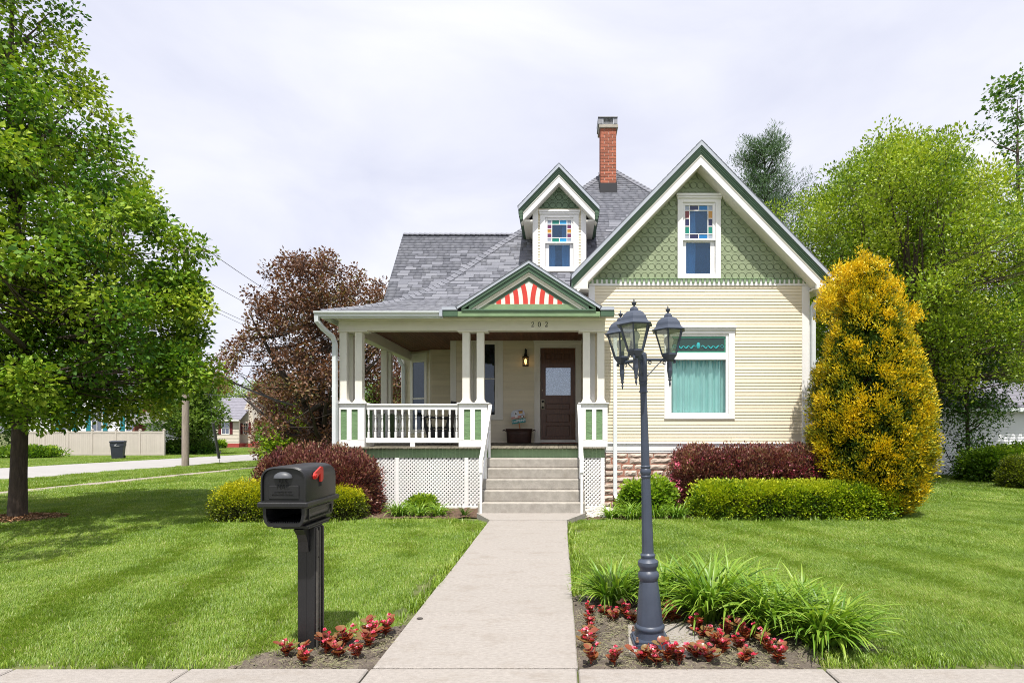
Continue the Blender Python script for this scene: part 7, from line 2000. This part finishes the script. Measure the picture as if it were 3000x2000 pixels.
MB().tube([tuple(Vector((gx, gy, gz(gy))) + d_.normalized() * .35), tuple(e)], .07, 6).obj('guard', mat('dark_guard', (.05, .055, .05), .5), gy_)

# ------------------------------------------------------------------ lawn
GRASS = bpy.data.materials.new('lawn_blade'); GRASS.use_nodes = True
N, L = GRASS.node_tree.nodes, GRASS.node_tree.links
p = N['Principled BSDF']; p.inputs['Roughness'].default_value = .42; p.inputs['Specular IOR Level'].default_value = .4
at = N.new('ShaderNodeAttribute'); at.attribute_name = 'tint'
rp = N.new('ShaderNodeValToRGB'); el = rp.color_ramp.elements
el[0].position = 0; el[0].color = (.085, .155, .014, 1); el[1].position = 1; el[1].color = (.52, .50, .25, 1)
for pos_, c in ((.35, (.158, .268, .022, 1)), (.65, (.25, .355, .040, 1)), (.86, (.38, .44, .10, 1))):
    e_ = el.new(pos_); e_.color = c
geo = N.new('ShaderNodeNewGeometry')
nz = N.new('ShaderNodeTexNoise'); nz.inputs['Scale'].default_value = .9; nz.inputs['Detail'].default_value = 6; nz.inputs['Roughness'].default_value = .65
L.new(geo.outputs['Position'], nz.inputs['Vector'])
ma = N.new('ShaderNodeMath'); ma.operation = 'MULTIPLY_ADD'; ma.inputs[1].default_value = 1.2; ma.inputs[2].default_value = -.58
L.new(nz.outputs['Fac'], ma.inputs[0]); ad = N.new('ShaderNodeMath'); ad.operation = 'ADD'; ad.use_clamp = True
L.new(at.outputs['Fac'], ad.inputs[0]); L.new(ma.outputs[0], ad.inputs[1]); L.new(ad.outputs[0], rp.inputs['Fac']); L.new(rp.outputs['Color'], p.inputs['Base Color'])
tr = N.new('ShaderNodeBsdfTranslucent'); vm = N.new('ShaderNodeVectorMath'); vm.operation = 'MULTIPLY'; vm.inputs[1].default_value = (1.2, 1.25, .6); L.new(rp.outputs['Color'], vm.inputs[0]); L.new(vm.outputs[0], tr.inputs['Color'])
ms = N.new('ShaderNodeMixShader'); ms.inputs['Fac'].default_value = .3; L.new(p.outputs[0], ms.inputs[1]); L.new(tr.outputs[0], ms.inputs[2]); L.new(ms.outputs[0], N['Material Output'].inputs['Surface'])

def grass_patch(name, size, n, h_, w, lean, seed):
    g = np.random.default_rng(seed)
    P = np.column_stack([g.uniform(-size / 2, size / 2, n), g.uniform(-size / 2, size / 2, n), np.zeros(n)])
    hh = h_ * g.uniform(.55, 1.15, n); a = g.uniform(0, 2 * np.pi, n)
    ln = np.abs(g.normal(.30, .18, n)); dv = np.column_stack([np.cos(a) * ln, np.sin(a) * ln + lean, np.ones(n)])
    sd = np.column_stack([-np.sin(a), np.cos(a), np.zeros(n)]); ww = (w * g.uniform(.7, 1.3, n))[:, None]
    b = P; m_ = P + dv * (hh * .55)[:, None]; d2 = dv.copy(); d2[:, :2] *= 1.9; tpt = m_ + d2 * (hh * .45)[:, None]
    V = np.stack([b - sd * ww * .5, b + sd * ww * .5, m_ + sd * ww * .42, m_ - sd * ww * .42, tpt + sd * ww * .08, tpt - sd * ww * .08], 1).reshape(-1, 3)
    k = np.arange(n)[:, None] * 6
    Q = np.concatenate([k + np.array([[0, 1, 2, 3]]), k + np.array([[3, 2, 4, 5]])])
    T = np.repeat(np.clip(np.where(g.random(n) < .07, g.uniform(.75, 1, n), g.normal(.40, .15, n)), 0, 1), 6)
    me = np_mesh(name, V, Q, T); me.materials.append(GRASS)
    return me
def patch_set(tagname, size, n, h_, w, k=3):
    c = bpy.data.collections.new(tagname)
    for i in range(k):
        o = bpy.data.objects.new('grass_patch_%s_%d' % (tagname, i), grass_patch('grass_patch', size, n, h_, w, .30, i + 5)); c.objects.link(o)
    return c
SA, CA = math.sin(R(22)), math.cos(R(22))
def stripe(x, y):
    """+1 / -1: which way the mower went"""
    u = x * CA + y * SA + .16 * math.sin(y * .6) + .10 * math.sin(x * 1.7 + y) + .12 * math.sin(y * 2.1 + x * .7)
    v = math.sin(u * math.pi / .5) + .35 * math.sin(u * math.pi / 1.9 + 1)
    return 1 if v + rng.gauss(0, .15) > -.55 else -1
def lawn(name, label, coll, size, step, region, ok, seed, hscale=1.0):
    g = random.Random(seed); x0, x1, y0, y1 = region
    pts, rots, scs, pk = [], [], [], []
    ny = int((y1 - y0) / step); nx = int((x1 - x0) / step)
    for j in range(ny + 1):
        for i in range(nx + 1):
            x, y = x0 + (i + g.uniform(-.25, .25)) * step, y0 + (j + g.uniform(-.25, .25)) * step
            if not ok(x, y): continue
            pts.append((x, y, gz(y) - .004)); s_ = stripe(x, y)
            # patch leans along its own +y: turn it along the mowing line, one way or the other
            rots.append((0, 0, R(22) + (0 if s_ > 0 else math.pi) + g.gauss(0, .26))); scs.append((1, 1, hscale * g.uniform(.8, 1.15))); pk.append(g.randrange(3))
    me = bpy.data.meshes.new(name); me.from_pydata(pts, [], [])
    for nm, dt, arr in (('rot', 'FLOAT_VECTOR', rots), ('scl', 'FLOAT_VECTOR', scs)):
        a = me.attributes.new(nm, dt, 'POINT'); a.data.foreach_set('vector', np.asarray(arr, np.float32).ravel())
    a = me.attributes.new('pick', 'INT', 'POINT'); a.data.foreach_set('value', np.asarray(pk, np.int32))
    o = link(name, me, GRASS, kind='stuff'); o['label'] = label; o['category'] = 'grass'
    ng = bpy.data.node_groups.new('scatter_' + coll.name, 'GeometryNodeTree')
    ng.interface.new_socket('Geometry', in_out='INPUT', socket_type='NodeSocketGeometry'); ng.interface.new_socket('Geometry', in_out='OUTPUT', socket_type='NodeSocketGeometry')
    nn, nl = ng.nodes, ng.links
    gi, go = nn.new('NodeGroupInput'), nn.new('NodeGroupOutput'); ip = nn.new('GeometryNodeInstanceOnPoints')
    ci = nn.new('GeometryNodeCollectionInfo'); ci.inputs['Collection'].default_value = coll; ci.inputs['Separate Children'].default_value = True; ci.inputs['Reset Children'].default_value = True
    ip.inputs['Pick Instance'].default_value = True
    def na(nm, dt):
        q = nn.new('GeometryNodeInputNamedAttribute'); q.data_type = dt; q.inputs['Name'].default_value = nm; return q.outputs['Attribute']
    eu = nn.new('FunctionNodeEulerToRotation')
    nl.new(gi.outputs[0], ip.inputs['Points']); nl.new(ci.outputs[0], ip.inputs['Instance']); nl.new(na('rot', 'FLOAT_VECTOR'), eu.inputs[0]); nl.new(eu.outputs[0], ip.inputs['Rotation'])
    nl.new(na('scl', 'FLOAT_VECTOR'), ip.inputs['Scale']); nl.new(na('pick', 'INT'), ip.inputs['Instance Index']); nl.new(ip.outputs[0], go.inputs[0])
    md = o.modifiers.new('scatter', 'NODES'); md.node_group = ng
    return o
def in_view(x, y, m_=1.2):
    return -1640 / F * y - m_ < x < 1360 / F * y + m_
def clear(x, y):
    if WX0 - .10 < x < WX1 + .10 and y < 9.35: return False
    if -1.75 < x < .75 and 9.1 < y: 
        if y > 9.35 + (.25 if x < -1.2 or x > .2 else 0): return False
    if in_lbed(x, y) or in_mbed(x, y): return False
    if -4.7 < x < -1.5 and y > 9.85: return False
    if .5 < x < 6.0 and y > 9.85 : return False
    if (x - TB[0]) ** 2 + ((y - TB[1]) / .8) ** 2 < .62: return False
    if -5.2 < x < 5.6 and y > 11: return False
    if x < -14.3: return False
    return True
near = patch_set('near', .26, 820, .034, .0030); mid = patch_set('mid', .40, 860, .036, .0046); farp = patch_set('far', .8, 620, .055, .011)
def edge_ok(x, y, m_=.10): return y > 3.50 + m_ 
lawn('lawn_grass', 'short mown grass close to the front pavement on both sides of the walk', near, .26, .17, (-9, 8, 3.5, 7.2), lambda x, y: clear(x, y) and in_view(x, y) and clear(x + .07, y) and clear(x - .07, y) and y > 3.58, 1)
lawn('lawn_grass', 'short mown grass on the lawns nearer the house', mid, .40, .25, (-15, 16, 7.0, 13.5), lambda x, y: clear(x, y) and in_view(x, y), 2)
lawn('lawn_grass', 'mown grass of the side and back yard', farp, .8, .46, (-14.1, 30, 12.8, 40), lambda x, y: in_view(x, y, 2) and (x < -5.3 or x > 5.9) and not (x > 14.6 and y > 21.4) and x > -14.2, 3)
def verge(x, y):
    if not in_view(x, y, 2): return False
    if -18.95 < x < -15.2 and y < 75: return True
    if x < -26.9 and not (38.3 < y < 42.8 and x > -41.8) and not (56.7 < y < 66.3): return True
    return -26.9 > x or -14.1 < x < -6 and y > 40
lawn('verge_grass', 'grass strips along the side street and lawns across it', farp, .8, .50, (-62, -6, 13, 72), verge, 4, 1.3)
# longer untidy tufts where mower does not reach
TUFT = []
for _ in range(900):
    w = rng.random()
    if w < .25: TUFT.append((WX1 + rng.uniform(.02, .10), rng.uniform(5.1, 9.2)))
    elif w < .5: TUFT.append((WX0 - rng.uniform(.02, .10), rng.uniform(4.4, 9.2)))
    elif w < .68: TUFT.append((rng.uniform(2.2, 5.9), rng.uniform(9.5, 9.85)))
    elif w < .82: TUFT.append((rng.uniform(-6.2, -1.6), rng.uniform(9.3, 9.8)))
    elif w < .9: TUFT.append((rng.uniform(1.7, 2.6), rng.uniform(3.52, 3.75)))
    else: TUFT.append((rng.choice((-1, 1)) * rng.uniform(2.2, 6), rng.uniform(3.48, 3.56)))
V, Q, T = [], [], []
for x, y in TUFT:
    for k in range(7):
        a = rng.uniform(0, 6.28); l = rng.uniform(.05, .13) * (.55 if y < 3.8 else 1); o_ = len(V); w = .003; bx_, by_ = x + rng.gauss(0, .02), y + rng.gauss(0, .02); z = gz(y)
        c, s_ = math.cos(a), math.sin(a); ln = rng.uniform(.15, .8)
        V += [(bx_ - s_ * w, by_ + c * w, z), (bx_ + s_ * w, by_ - c * w, z), (bx_ + c * l * ln * .4 + s_ * w, by_ + s_ * l * ln * .4 - c * w, z + l * .6), (bx_ + c * l * ln * .4 - s_ * w, by_ + s_ * l * ln * .4 + c * w, z + l * .6), (bx_ + c * l * ln, by_ + s_ * l * ln, z + l * .85), (bx_ + c * l * ln, by_ + s_ * l * ln, z + l * .86)]
        Q += [(o_, o_ + 1, o_ + 2, o_ + 3), (o_ + 3, o_ + 2, o_ + 4, o_ + 5)]; T += [rng.uniform(.2, .8)] * 6
o = link('edge_grass', np_mesh('edge_grass', V, Q, T), GRASS, kind='stuff'); o['label'] = 'untrimmed grass tufts along the walk and under the hedges'; o['category'] = 'grass'
